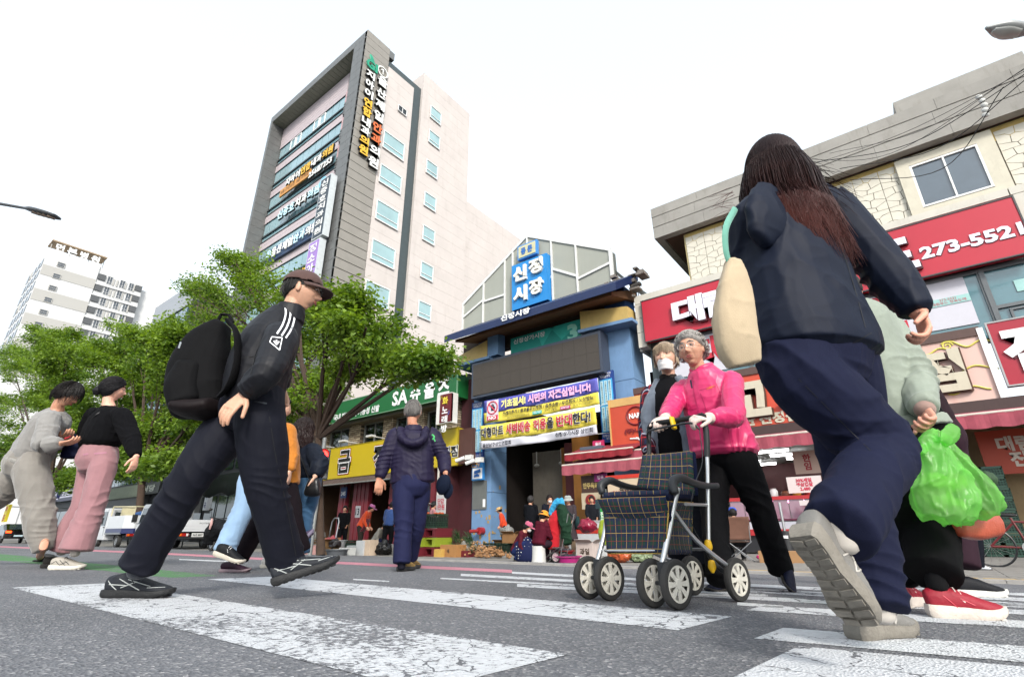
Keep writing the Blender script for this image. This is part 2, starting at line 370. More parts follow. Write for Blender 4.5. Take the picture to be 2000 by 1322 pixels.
def glasses(root,c,Mx,s=1.,colr='#9a9690',rnd=False):
	c=Vector(c); m=mat('glasses_frame',colr,.25,metal=.8,var=0); g=MB(); 
	for sx in (-1,1):
		pts=[]
		for a in range(17):
			t=2*math.pi*a/16; rx,rz=.025,.018
			ca,sa=math.cos(t),math.sin(t); ca=math.copysign(abs(ca)**.7,ca); sa=math.copysign(abs(sa)**.7,sa)
			pts.append(c+Mx@Vector((sx*.032+rx*ca,.103-abs(sx*.032+rx*ca)*.18,.008+rz*sa))*s)
		g.tube(pts,.0013*s,6)
		g.tube([c+Mx@Vector((sx*.056,.092,.013))*s,c+Mx@Vector((sx*.078,.06,.012))*s,c+Mx@Vector((sx*.081,-.002,.008))*s,c+Mx@Vector((sx*.08,-.012,-.008))*s],.0016*s,6)
	g.tube([c+Mx@Vector((-.008,.1,.012))*s,c+Mx@Vector((0,.106,.015))*s,c+Mx@Vector((.008,.1,.012))*s],.0014*s,6)
	go=g.build('glasses',m,root,smooth=True); k=MB()
	gl=mat('lens_glass','#cfd8da',.05,var=0); b=gl.node_tree.nodes['Principled BSDF']; b.inputs['Alpha'].default_value=.05
	for sx in (-1,1):
		k=MB(); pts=[c+Mx@Vector((sx*.032+.024*math.copysign(abs(math.cos(t))**.7,math.cos(t)),.1025-abs(sx*.032+.024*math.cos(t))*.18,.008+.017*math.copysign(abs(math.sin(t))**.7,math.sin(t))))*s for t in [2*math.pi*a/16 for a in range(16)]]
		k.add(pts,[tuple(range(16))]); k.build('lens',gl,go)
def cap_hair(root,c,Mx,s,colr,top=.05,back=-.05,front=.055,thick=.012,rough=.6,amp=.006,fs=60,name='hair',side=-.01,seed=1,fluff=1.,bald=False):
	"""hair as a shell over the skull, cut at a hairline, broken up by strand noise"""
	S=HS; V=headshape(S)*1.0; V[:,1]-=.004
	x,y,z=V[:,0],V[:,1],V[:,2]
	# hairline height as a function of the way round (front high, sides mid, back low)
	a=np.arctan2(y,np.abs(x)); fr_=np.clip(a/(math.pi/2),-1,1)
	line=np.where(fr_>0,side+(front-side)*np.clip(fr_*1.25,0,1)**.8,side+(back-side)*np.clip(-fr_*1.6,0,1))
	g=np.clip((z-line)/.016,-1,1)
	nz=vnoise(S*np.array([9,9,4])*fs/30,seed)*.5+vnoise(S*np.array([30,30,9])*fs/60,seed+2)*.5
	t=thick*fluff*(.75+.25*z/.1)+amp*nz
	if bald: t=np.where((z>.05)&(y>-.03),-.01,t)
	off=np.where(g>0,t*np.minimum(g*1.6,1)**.5,-.012)
	R=np.linalg.norm(V,axis=1,keepdims=True); Dn=V/R
	V=V+Dn*off[:,None]
	keep=g>-.45
	F=[f for f in HF if keep[f[0]] and keep[f[1]] and keep[f[2]]]
	V=(V*s)@np.array(Mx).T+np.array(c)
	me=newmesh(name,V.tolist(),F,[hairm(colr,rough)],True); return link(name,me,root)
def strands(root,c,Mx,s,colr,n=500,ln=.07,lift=.012,seed=2,front=.05,back=-.06,side=-.035,r=.0015,flow=None,wav=0.):
	"""short hairs lying along the skull, breaking up the edge of the hair"""
	rg=random.Random(seed); b=MB(); c=Vector(c)
	for i in range(n):
		a=rg.uniform(0,6.283); el=rg.uniform(-.2,1.5); d=Vector((math.cos(a)*math.cos(el),math.sin(a)*math.cos(el),math.sin(el))); fr_=math.sin(a)
		line=side+(front-side)*max(0,fr_)**.8 if fr_>0 else side+(back-side)*min(1,-fr_*1.6)
		if d.z*.114<line+.012: continue
		dn=Vector(flow) if flow else Vector((d.x*.4,d.y*.4+(.35 if fr_>0 else -.1),-1)); pts=[]; q=d.copy(); k=6
		for j in range(k):
			t=dn-q*dn.dot(q); t=t.normalized() if t.length>.01 else Vector((0,1,0)); 
			if j: q=(q+t*(ln/.095/k)+Vector((rg.uniform(-1,1),rg.uniform(-1,1),rg.uniform(-1,1)))*(.03+wav)).normalized()
			lo=Vector((q.x*.076,q.y*.098-.008,q.z*.116)); pts.append(c+Mx@(lo+q*(lift*(1+.25*rg.random())))*s)
		b.tube(pts,[r]*(k-2)+[r*.7,r*.3],3,False)
	return b.build('hair_strands',hairm(colr,.45),root,smooth=True)
def hairm(c,rough=.45):
	key=('hair',c)
	if key in MC: return MC[key]
	m=mat('hair_',c,rough,var=.35,vs=30,spec=.2,stretch=(1,1,.18)); m=m.copy(); m.name='hair'; N=m.node_tree.nodes; L=m.node_tree.links; b=N['Principled BSDF']
	tc=N.new('ShaderNodeTexCoord'); mp=N.new('ShaderNodeMapping'); mp.inputs['Scale'].default_value=(1,1,.12); L.new(tc.outputs['Object'],mp.inputs[0])
	n=N.new('ShaderNodeTexNoise'); n.inputs['Scale'].default_value=330; n.inputs['Detail'].default_value=3; L.new(mp.outputs[0],n.inputs[0])
	bn=N.new('ShaderNodeBump'); bn.inputs['Strength'].default_value=.7; bn.inputs['Distance'].default_value=.004; L.new(n.outputs[0],bn.inputs['Height']); L.new(bn.outputs[0],b.inputs['Normal'])
	MC[key]=m; return m
def shoe(root,heel,toe,upd=(0,0,1),L=.28,wd=.098,colr='#22252a',sole='#111214',sole_h=.028,accent=None,lace=None,high=.085,vox=.004,style='sneaker',collar=None,stripes=None,toespring=.016,name='shoe'):
	"""sole, upper, laces and side stripes; heel and toe are the ends of the outsole"""
	heel=Vector(heel); toe=Vector(toe); d=(toe-heel).normalized(); Mx=frame(d,upd)   # columns: right, forward, up
	k=L/.28; kw=wd/.098
	def q(x,y,z): return heel+Mx@Vector((x*kw,y*k,z))
	prof=[(0.0,.026,.0),(.012,.034,0),(.05,.036,.001),(.11,.033,.002),(.16,.042,.001),(.205,.048,.0),(.24,.043,.004),(.265,.030,.010),(.279,.012,.016)]
	mb=MB(); V=[];F=[]
	n=len(prof); pts=[]
	for i,(y,hw,z) in enumerate(prof): pts.append((-hw+(.004 if .1<y<.18 else 0),y,z*toespring/.016))
	for (y,hw,z) in prof[::-1]: pts.append((hw,y,z*toespring/.016))
	m=len(pts)
	def hh(y): return sole_h*(1.12-.35*y/.28)
	rings=[(.90,0.0),(1.0,.25),(1.03,.6),(1.0,1.0),(.93,1.06)]
	for sx,t in rings:
		for (x,y,z) in pts: V.append(q(x*sx,.14+(y-.14)*(1+(sx-1)*.5),z+hh(y)*t))
	for i in range(len(rings)-1):
		for j in range(m): F.append((i*m+j,i*m+(j+1)%m,(i+1)*m+(j+1)%m,(i+1)*m+j))
	F.append(tuple(range(m))[::-1]); F.append(tuple((len(rings)-1)*m+j for j in range(m)))
	mb.add(V,F); so_=mb.build('sole',mat('shoe_sole',sole,.7,var=.15,vs=20,bump=.3,bs=90,dirt=.35),root,smooth=True)
	# tread lugs
	tr=MB()
	for i in range(9):
		y=.02+i*.028
		hw=np.interp(y,[p[0] for p in prof],[p[1] for p in prof])*.8; z=np.interp(y,[p[0] for p in prof],[p[2] for p in prof])*toespring/.016
		for sgn in (-1,1): tr.hexa([q(sgn*.003,y,z-.003),q(sgn*hw,y-.004,z-.003),q(sgn*hw,y+.012,z-.003),q(sgn*.003,y+.015,z-.003)],[q(sgn*.003,y,z+.003),q(sgn*hw,y-.004,z+.003),q(sgn*hw,y+.012,z+.003),q(sgn*.003,y+.015,z+.003)])
	tr.build('tread',mat('shoe_tread',sole,.8,var=.3,vs=30),so_)
	up=MB(); h0=sole_h*.7
	Lp=[q(0,.012,h0+.03),q(0,.04,h0+.034),q(0,.085,h0+.034),q(0,.13,h0+.028),q(0,.175,h0+.018),q(0,.215,h0+.011),q(0,.25,h0+.007),q(0,.268,h0+.006)]
	Rd=[(.028*kw,.040),(.033*kw,.046),(.034*kw,.046),(.037*kw,.040),(.043*kw,.032),(.043*kw,.026),(.034*kw,.020),(.018*kw,.014)]
	if style=='slip': Rd=[(a,b*.72) for a,b in Rd]
	loft(up,Lp,Rd,side=Mx@Vector((1,0,0)),n=20,k=4,cap=.35,power=.9)
	if style!='slip':
		loft(up,[q(0,.055,h0+.03),q(0,.05,high*.85),q(0,.046,high)],[(.031*kw,.042*k),(.031*kw,.037*k),(.030*kw,.036*k)],side=Mx@Vector((1,0,0)),n=16,k=3,cap=.15)
		loft(up,[q(0,.14,h0+.045),q(0,.10,high*.92),q(0,.088,high+.014)],[(.022*kw,.012),(.022*kw,.008),(.02*kw,.005)],side=Mx@Vector((1,0,0)),n=10,k=3,cap=.5)
	mu=cloth(colr,.6,.2,'shoe_upper',0,60,.5,spec=.4)
	uo=fuse(up,'upper',mu,root,vox=vox,sm=2,wr=.0008,wrs=40)
	if lace:
		lm=mat('shoe_lace',lace,.8,var=.1); lb=MB()
		for i in range(6):
			y=.105+i*.017; z=h0+.034+.040-(i*.0095)+.004
			lb.tube([q(-.026,y-.002,z-.012),q(-.012,y,z),q(.012,y+.004,z+.001),q(.026,y+.006,z-.012)],.0026,6)
		lb.tube([q(0,.10,high),q(.03,.11,high-.01),q(.038,.13,high-.03),q(.02,.12,high-.012),q(0,.10,high)],.0022,6)
		lb.tube([q(0,.10,high),q(-.03,.115,high-.012),q(-.04,.13,high-.035),q(-.02,.12,high-.012),q(0,.10,high)],.0022,6)
		lb.build('laces',lm,uo,smooth=True)
	if stripes:
		sm_=mat('shoe_stripe',accent or '#dddddd',.5,var=.05)
		for sgn in (-1,1):
			sb=MB()
			for (ya,za,yb,zb) in stripes:
				pa=[]
				for t in (0,.25,.5,.75,1):
					y=ya+(yb-ya)*t; z=za+(zb-za)*t
					a=np.interp(y/k*k,[.012,.04,.085,.13,.175,.215,.25,.268],[r[0]/kw for r in Rd]); bb=np.interp(y,[.012,.04,.085,.13,.175,.215,.25,.268],[r[1] for r in Rd]); zc=np.interp(y,[.012,.04,.085,.13,.175,.215,.25,.268],[.03,.034,.034,.028,.018,.011,.007,.006])+h0
					e=min(.98,abs(z-zc)/bb); x=a*(1-e*e)**.5
					pa.append(q(sgn*(x+.0005),y,z))
				sb.tube(pa,.0024,6)
			sb.build('side_stripe',sm_,uo,smooth=True)
	return so_
def V3(a): return Vector(a)
def lerp(a,b,t): return Vector(a)*(1-t)+Vector(b)*t
# ---------------------------------------------------------------- person builder from joints
SKIN='#c39a84'
def person(label,J,head=None,skin=SKIN,torso=None,tr=None,arm_r=None,leg_r=None,top='#222222',bot='#20222a',vox=.006,group=None,near=True,
           hands=None,hs=1.,topname='jacket',botname='trousers',tfolds=(),bfolds=(),twr=.003,bwr=.003,neck_r=.052,hood=None,feet=True,skirt=None,topm=None,botm=None,nose=1.,jaw=1.,old=0.,collar=None,open_neck=.0,wraxis=None):
	"""J: joints as world points: H head centre, N neck base, SL SR EL ER WL WR shoulders elbows wrists, C pelvis, HL HR KL KR AL AR"""
	base=Vector((J['C'].x,J['C'].y,gz(J['C'].y) if J['C'].y<99 else WALK))
	root=thing('person',label,'person',base,group)
	sx=(J['SR']-J['SL']).normalized(); up=(J['N']-J['C']).normalized(); hf,hu=head
	body=MB(); Mx=add_head(body,J['H'],hf,hu,hs,near,nose=nose,jaw=jaw,old=old)
	loft(body,[J['H']+Mx@Vector((0,-.022,-.045))*hs,lerp(J['H']+Mx@Vector((0,-.025,-.09))*hs,J['N'],.35),J['N']],[neck_r*.95,neck_r*.95,neck_r*1.15],n=14,k=3)
	ch=lerp(J['N'],J['C'],.35)
	loft(body,[J['N'],ch,lerp(J['N'],J['C'],.7),J['C']],[(.07,.05),(.10,.07),(.09,.06),(.10,.07)],side=sx,n=12,k=3)
	for s in 'LR':
		ir=.03
		loft(body,[ch+(J['S'+s]-ch)*.7,J['S'+s],J['E'+s],J['W'+s]],[.04,.038,.032,.027],n=10,k=4)
		if hands and hands.get(s):
			h=hands[s]; add_hand(body,J['W'+s],h[0],h[1],side=h[2],curl=h[3],s=h[4] if len(h)>4 else 1.,fr=1.08,thumb=h[5] if len(h)>5 else .5)
		loft(body,[J['C'],J['H'+s],J['K'+s],J['A'+s]],[.06,.06,.045,.036],n=10,k=4)
	m=skinm(skin)
	if near: fuse(body,'body',m,root,vox=max(.0036,vox*.62),sm=1)
	else: fuse(body,'body',m,root,vox=.011,sm=1)
	# top
	t=MB(); loft(t,torso[0],torso[1],side=sx,n=22,k=5,cap=.25,power=.93)
	ar=arm_r
	for s in 'LR':
		e=J['E'+s]; a0=J['S'+s]; w_=J['W'+s]; 
		loft(t,[lerp(a0,torso[0][1],.35),a0,lerp(a0,e,.5),e,lerp(e,w_,.5),lerp(e,w_,.93)],[ar[0]*.9,ar[0],ar[1],ar[2],ar[3],ar[4]],n=14,k=4,cap=.3)
	if hood: hood(t)
	if collar: loft(t,collar[0],collar[1],side=sx,n=18,k=3,cap=.1)
	fuse(t,topname,topm or cloth(top,name=topname),root,vox=vox,sm=3,folds=tfolds,wr=twr,seed=len(label)*7%97,axis=wraxis)
	# trousers
	b=MB(); lr=leg_r
	cw=J['C']+up*.10
	for s in 'LR':
		h=J['H'+s]; k=J['K'+s]; a=J['A'+s]
		loft(b,[cw+(h-J['C'])*.5,h,lerp(h,k,.5),k,lerp(k,a,.5),a+(a-k).normalized()*.02],[lr[0]*.92,lr[0],lr[1],lr[2],lr[3],lr[4]],side=sx,n=24,k=4,cap=.12)
	loft(b,[cw,J['C'],J['C']-up*.06],[(tr[0],tr[1]),(tr[0]*1.06,tr[1]*1.08),(tr[0]*.9,tr[1]*.95)],side=sx,n=18,k=4,cap=.5)
	fuse(b,botname,botm or cloth(bot,name=botname),root,vox=vox,sm=3,folds=bfolds,wr=bwr,seed=len(label)*5%89,axis=(0,0,1))
	return root,Mx
# ================================================================= the man in the black track jacket
def man_in_black():
	J=dict(H=P(590,570,2.52),N=P(552,632,2.5),SR=P(548,662,2.34),SL=P(530,650,2.68),ER=P(524,724,2.22),EL=P(545,720,2.8),WR=P(478,770,2.26),WL=P(548,760,2.84),
           C=P(488,800,2.5),HR=P(508,815,2.42),HL=P(462,815,2.58),KR=P(520,952,2.5),KL=P(374,930,2.5),AR=P(558,1092,2.68),AL=P(276,1096,2.58))
	hd=P(432,812,2.2)-J['WR']
	root,Mx=person('man in black three-stripe track jacket and brown cap striding past with a backpack',J,head=(cv(.95,.22,-.08),cv(-.05,.05,1)),skin='#bb8f76',
		torso=([P(562,612,2.5),P(535,655,2.5),P(512,705,2.5),P(498,755,2.5),P(490,792,2.5)],[(.075,.085),(.185,.135),(.19,.155),(.175,.15),(.165,.14)]),
		arm_r=[.084,.080,.070,.066,.05],leg_r=[.115,.114,.094,.088,.088],tr=(.165,.135),top='#15161c',bot='#10121c',vox=.0055,topname='track_jacket',topm=cloth('#14151b',.55,.3,'nylon',.05,14,.1,.5),botm=cloth('#0f111d',.75,.3,'trouser_cloth',.1,12,.2,.4),
		hands={'R':(hd,cv(.25,1,-.1),1,.35,1.02),'L':(cv(.3,0,-1),cv(0,-1,0),1,.5)},
		tfolds=[(J['ER'],J['ER']-J['SR'],.11,.045,.008),(J['WR'],J['WR']-J['ER'],.07,.028,.007),(P(560,760,2.4),cv(.3,0,1),.14,.05,.006)],
		bfolds=[(J['KR'],cv(.4,0,1),.16,.07,.009),(J['KL'],cv(.6,0,1),.16,.07,.009),(J['AR'],cv(.1,0,1),.11,.045,.008),(J['AL'],cv(.3,0,1),.12,.05,.010),(J['HR'],cv(.5,0,1),.15,.06,.007)],twr=.004,bwr=.004)
	c=J['H']; SK=skinm('#bb8f76')
	face_bits(root,c,Mx,skin=SK,lip='#8e5348'); glasses(root,c,Mx,colr='#8a8a86')
	cap_hair(root,c,Mx,1.,'#141210',back=-.055,front=.05,thick=.004,amp=.002); strands(root,c,Mx,1.,'#1a1715',260,.03,.006,r=.0012,side=-.03,back=-.055)
	# collar and cap
	cb=MB(); loft(cb,[P(562,628,2.5),P(570,598,2.5)],[(.082,.086),(.068,.072)],side=cv(-.2,1,0),cap=.05,k=3); fuse(cb,'collar',cloth('#14151b',.55,.3,'nylon'),root,vox=.006,wr=.003)
	S=HS[HS[:,2]>-.02]; 
	cm=cloth('#4a3632',.8,.15,'cap_cloth',.1,30)
	V=HS.copy(); k=V[:,2]>.0; V=V*np.array([.086,.108,.098]); V[:,1]-=.004; V[:,2]+=.034; V[:,2]+=np.where(V[:,1]>.0,.006*V[:,1]/.1,0)
	F=[f for f in HF if k[f[0]] and k[f[1]] and k[f[2]]]
	V=V@np.array(Mx).T+np.array(c); crown=link('cap',newmesh('cap',V.tolist(),F,[cm],True),root)
	so_=crown.modifiers.new('s','SOLIDIFY'); so_.thickness=.004
	# visor
	V=[];F=[];n=13
	for i in range(n):
		a=math.pi*(i/(n-1)-.5)*.92
		for j,(r,dz) in enumerate(((.0,.0),(.035,-.001),(.062,-.010),(.072,-.019))):
			x=math.sin(a)*(.083+r*.25*math.cos(a)); y=math.cos(a)*(.098)+r*math.cos(a)**.7 
			V.append(c+Mx@Vector((x,y-.006,.036+dz-abs(x)*.16)))
	for i in range(n-1):
		for j in range(3): F.append((i*4+j,i*4+j+1,(i+1)*4+j+1,(i+1)*4+j))
	vo=link('visor',newmesh('visor',V,F,[cm],True),crown); s2=vo.modifiers.new('s','SOLIDIFY'); s2.thickness=.004
	m=MB(); m.ell(c+Mx@Vector((0,-.004,.134)),.007,n=8,m=6); m.build('cap_button',cm,crown,smooth=True)
	# sleeve stripes and the emblem patch, following the sleeve
	wm=mat('stripe_white','#e6e8ea',.6,var=.04)
	sl_=[(556,604,.02),(566,622,.05),(563,645,.0),(553,668,-.02)]
	for i in range(3):
		s_=MB(); Vv=[]
		for (u,v) in ((561,600),(568,616),(565,636),(558,655)): Vv.append((u-8+i*9.5-(v-600)*.12*i*.3,v+ i*3))
		pts=[]
		for (u,v) in Vv:
			pts.append((u,v))
		STR.append((pts,root))
	return root,J,Mx
STR=[]; BV={}
def project_strip(root,pts,wpx,matl,name,back=.0015,tgt=('track_jacket','trousers')):
	"""lays a thin cloth strip on the garment below it (rays cast from the camera side, then lifted along the surface normal)"""
	obs=[o for o in root.children if o.name.split('.')[0] in tgt]
	def hit(u,v):
		best=None
		for o in obs:
			w_=wloc(o)
			if o.name not in BV: BV[o.name]=BVHTree.FromPolygons([v_.co for v_ in o.data.vertices],[tuple(f_.vertices) for f_ in o.data.polygons])
			loc,nor,idx,ds=BV[o.name].ray_cast(CAM-w_,ray(u,v).normalized())
			if loc is not None:
				p=w_+loc
				if best is None or (p-CAM).length<(best[0]-CAM).length: best=(p,nor)
		return best
	Q=cr([(a,b,0) for a,b in pts],5); V=[];F=[]
	for i,q in enumerate(Q):
		q2=Q[min(i+1,len(Q)-1)]; q1=Q[max(i-1,0)]; t=np.array([q2[0]-q1[0],q2[1]-q1[1]]); t/=max(1e-6,np.hypot(*t)); nn=(-t[1],t[0])
		row=[]
		for e in (-1,-.33,.33,1):
			h=hit(q[0]+nn[0]*wpx/2*e,q[1]+nn[1]*wpx/2*e)
			if h is None: row=None; break
			row.append(h[0]+h[1]*back)
		if row: V.append(row)
	if len(V)<2: return None
	k=4; VV=[p for r in V for p in r]
	for i in range(len(V)-1):
		for j in range(k-1): F.append((i*k+j,i*k+j+1,(i+1)*k+j+1,(i+1)*k+j))
	return link(name,newmesh(name,VV,F,[matl],True),root)
def backpack(root_hint):
	t=thing('backpack','black fabric backpack worn by the man in the brown cap','backpack',P(385,812,2.5))
	bk=cloth('#0d0d0f',.8,.4,'pack_cloth',.1,10,.5)
	b=MB(); ax=cv(1,.25,.35)
	loft(b,[P(392,797,2.5),P(388,765,2.5),P(390,720,2.5),P(408,672,2.5),P(434,634,2.5)],[(.128,.10),(.14,.115),(.14,.115),(.112,.10),(.045,.08)],side=ax,n=22,k=5,cap=.35,power=.72)
	fuse(b,'pack_body',bk,t,vox=.007,sm=4,wr=.004,wrs=7)
	b=MB(); loft(b,[P(366,788,2.44),P(362,755,2.44),P(374,715,2.44)],[(.075,.088),(.085,.094),(.066,.08)],side=ax,n=16,k=4,cap=.4,power=.7); fuse(b,'front_pocket',bk,t,vox=.007,sm=4,wr=.003)
	b=MB(); loft(b,[P(360,796,2.46),P(390,801,2.45),P(420,796,2.45)],[(.045,.11),(.05,.12),(.045,.11)],side=(0,0,1),n=14,k=4,cap=.5); fuse(b,'bottom_panel',cloth('#1b1516',.6,.3,'pack_leather',.1,14,.3),t,vox=.007,sm=3)
	for dd in (2.31,2.62):
		b=MB(); loft(b,[P(446,628,dd+.02),P(462,650,dd),P(464,700,dd),P(452,745,dd),P(430,772,dd+.03)],[(.012,.03)]*5,side=cv(1,0,0),n=8,k=5,cap=.3); b.build('strap',bk,t,smooth=True)
	b=MB(); b.tube([P(425,628,2.48),P(432,614,2.48),P(447,615,2.48),P(455,630,2.48)],.009,8); b.build('carry_handle',bk,t,smooth=True)
	z=MB(); z.bar(P(353,668,2.3),P(349,680,2.3),.006); z.build('zip_pull',mat('steel','#b8b8b8',.3,metal=1,var=0),t)
	return t
def build_man():
	root,J,Mx=man_in_black()
	wm=mat('stripe_white','#e6e8ea',.6,var=.04); STR.clear()
	for i,(a) in enumerate(([(556,594),(558,612),(552,634),(541,652)],[(566,597),(567,615),(561,637),(550,656)],[(574,603),(575,620),(569,642),(558,660)])):
		project_strip(root,a,3.4,wm,'sleeve_stripe')
	for a in ([(531,658),(551,660)],[(551,660),(546,684)],[(546,684),(527,668)],[(527,668),(531,658)]): project_strip(root,a,1.8,wm,'patch_edge')
	for a in ([(540,674),(540,664)],[(535,666),(539,672)],[(545,667),(541,672)]): project_strip(root,a,2.6,wm,'patch_emblem')
	zd=mat('seam_black','#030305',.7,var=0); project_strip(root,[(498,784),(521,788)],3,mat('zip_steel','#4a4d52',.4,metal=.6,var=0),'pocket_zip',tgt=('trousers',)); project_strip(root,[(524,800),(540,900),(562,1000),(578,1085)],1.5,zd,'seam',tgt=('trousers',),back=.001); project_strip(root,[(520,652),(500,690),(488,740)],1.5,zd,'seam',tgt=('track_jacket',),back=.001); project_strip(root,[(470,700),(510,694)],1.5,zd,'seam',tgt=('track_jacket',),back=.001)
	# shoes
	def bl(L0,T0,upd): 
		return shoe(root,L0,T0,upd,L=(T0-L0).length,wd=.108,colr='#23262c',sole='#141517',sole_h=.032,lace='#1a1c20',accent='#9a9e9c',high=.095,vox=.0045,
          stripes=[(.02,.075,.07,.03),(.06,.085,.16,.035),(.10,.08,.20,.05),(.08,.045,.15,.075),(.03,.06,.10,.055),(.19,.045,.25,.045)])
	h=P(206,1150,2.66); h.z=gz(h.y); d=cv(1,.04,0).normalized(); bl(h,h+d*.325,(0,0,1))
	h=P(531,1146,2.62); tt=P(650,1106,2.72); bl(h,h+(tt-h).normalized()*.315,cv(-.35,0,1))
	sk=MB(); 
	for s,(a) in (('R',[J['AR']+Vector((0,0,.06)),J['AR']-Vector((0,0,.05))]),('L',[J['AL']+Vector((0,0,.05)),J['AL']-Vector((0,0,.05))])):
		sk=MB(); loft(sk,a,[.045,.047],n=12,k=3); sk.build('sock',cloth('#3a3d44',.95,.5,'sock',.2,80,.6),root,smooth=True)
	backpack(root)
# ================================================================= long haired girl seen from behind
def girl():
	J=dict(H=P(1512,338,1.52),N=P(1520,412,1.5),SL=P(1472,428,1.44),SR=P(1612,402,1.60),EL=P(1478,545,1.52),ER=P(1722,520,1.52),WL=P(1510,610,1.66),WR=P(1795,612,1.46),
           C=P(1590,700,1.48),HL=P(1562,725,1.42),HR=P(1640,710,1.52),KL=P(1720,878,1.42),AL=P(1642,1026,1.2),KR=P(1672,930,1.6),AR=P(1712,1168,1.5))
	hd=P(1812,660,1.44)-J['WR']
	root,Mx=person('young woman with long dark reddish hair and navy jacket walking away from us',J,head=(cv(.35,.93,.1),cv(-.05,-.05,1)),skin='#c98f78',
		torso=([P(1522,400,1.5),P(1528,440,1.5),P(1540,500,1.5),P(1562,590,1.49),P(1588,672,1.48),P(1592,690,1.48)],[(.075,.07),(.165,.12),(.195,.145),(.205,.155),(.215,.165),(.21,.16)]),
		arm_r=[.082,.084,.076,.07,.052],leg_r=[.11,.106,.090,.078,.074],tr=(.165,.14),vox=.0052,topname='jacket',topm=cloth('#0c1426',.62,.35,'navy_nylon',.1,9,.1,.35),botm=cloth('#151930',.85,.3,'sweat_cloth',.3,9,.3,.3),
		hands={'R':(hd,cv(-1,.2,-.3),-1,.95,.9,1.0),'L':(cv(.6,.6,-.3),cv(1,0,0),1,.8,.9)},
		tfolds=[(J['ER'],J['ER']-J['SR'],.12,.06,.009),(J['WR'],J['WR']-J['ER'],.09,.035,.007),(P(1600,430,1.5),cv(1,0,-.8),.14,.06,.006),(P(1620,600,1.4),cv(.6,0,.8),.2,.09,.006)],
		bfolds=[(J['KL'],cv(.3,0,1),.14,.06,.010),(J['AR'],cv(0,0,1),.14,.05,.011),(J['AL'],J['AL']-J['KL'],.10,.05,.008),(J['HL'],cv(.6,0,1),.16,.08,.006),(J['KR'],cv(-.2,0,1),.16,.07,.009)],twr=.005,bwr=.005)
	c=J['H']
	face_bits(root,c,Mx)
	# hood
	hb=MB(); nk=J['N']
	loft(hb,[P(1520,398,1.42),P(1500,430,1.37),P(1485,465,1.35)],[(.10,.035),(.095,.04),(.045,.025)],side=cv(1,.5,0),n=18,k=5)
	fuse(hb,'hood',cloth('#0c1426',.5,.35,'navy_nylon'),root,vox=.006,wr=.006,wrs=11)
	# hair: skull cover, then strands falling from the parting over shoulders and back
	hc='#2a1b1a'
	V=headshape(HS); V[:,1]-=.01
	keep=~((V[:,1]>.035)&(V[:,2]<.055)); nz=vnoise(HS*np.array([18,18,4]),4)*.003
	R=np.linalg.norm(V,axis=1,keepdims=True); V=V+V/R*(.016+nz[:,None]); V[:,2]=np.where(V[:,2]<0,V[:,2]*1.25,V[:,2])
	F=[f for f in HF if keep[f[0]] and keep[f[1]] and keep[f[2]]]
	hm_=hair_tip()
	V=(V)@np.array(Mx).T+np.array(c)
	hr=link('hair',newmesh('hair',V.tolist(),F,[hm_],True),root)
	sb=MB(); rg=random.Random(5)
	for i in range(5200):
		a=rg.uniform(-math.pi*1.08,math.pi*.12); 
		# root on the skull around the parting
		a=math.pi*1.5+rg.uniform(-2.25,2.25)
		el=rg.uniform(.15,1.56)
		a=a if el<1.0 else rg.uniform(0,6.28)
		sdir=Vector((math.cos(a)*math.cos(el),math.sin(a)*math.cos(el),math.sin(el)))
		k=Vector((.094*sdir.x,.110*sdir.y-.012,.126*sdir.z)); p=c+Mx@k
		o=Mx@Vector((sdir.x,sdir.y,0)); L=rg.uniform(.30,.50)*(1.0 if rg.random()<.85 else .75)
		pts=[p]; q=p.copy(); n=8; v=(o*.5+Vector((0,0,-.35))).normalized(); wind=rg.uniform(0,1)**3
		for j in range(n):
			dn=Vector((0,0,-1)); t=j/n
			v=(v*.45+dn*.75+o*(-.10 if j>1 else .12)+rt0*(.10+wind*.35)*t+Vector((rg.uniform(-.03,.03),rg.uniform(-.03,.03),0))).normalized()
			q=q+v*L/n
			# keep outside head and shoulders
			l=Mx.transposed()@(q-c); e=(l.x/.10)**2+((l.y+.01)/.116)**2+(l.z/.135)**2
			if e<1: q=c+Mx@(l*(1/math.sqrt(e)))
			ch=P(1530,470,1.5); l2=q-ch; w2=(l2.dot(rt0)/.19)**2+(l2.dot(Vector((FW2[0],FW2[1],0)))/.15)**2
			if l2.z<.10 and w2<1:
				kk=1/math.sqrt(max(w2,.05)); q=Vector((ch.x+l2.x*kk,ch.y+l2.y*kk,q.z)) if kk<2.5 else q
			pts.append(q.copy())
		r0=rg.uniform(.0007,.0014)
		sb.tube(pts,[r0*1.2]*3+[r0]*4+[r0*.6,r0*.2],3,False)
	for i in range(70):   # wisps the wind lifts to the right
		p=P(1560+rg.uniform(-10,30),330+rg.uniform(-20,60),1.45); L=rg.uniform(.08,.2); pts=[p]; v=(rt0*1+Vector((0,0,rg.uniform(-.7,.5)))).normalized(); q=p
		for j in range(5):
			v=(v+Vector((0,0,-.18))+Vector((rg.uniform(-.15,.15),0,rg.uniform(-.1,.1)))).normalized(); q=q+v*L/5; pts.append(q)
		sb.tube(pts,[.001,.0009,.0008,.0006,.0005,.0003],3,False)
	for i in range(14):
		p=P(1432+rg.uniform(-4,6),392+rg.uniform(-30,25),1.42); q=p; pts=[p]; v=(-rt0+Vector((0,0,rg.uniform(-.9,.2)))).normalized()
		for j in range(5): v=(v+Vector((rg.uniform(-.2,.2),0,rg.uniform(-.25,.15)))).normalized(); q=q+v*.018; pts.append(q)
		sb.tube(pts,[.0009]*3+[.0006]*2+[.0003],3,False)
	sb.build('hair_strands',hm_,hr,smooth=True)
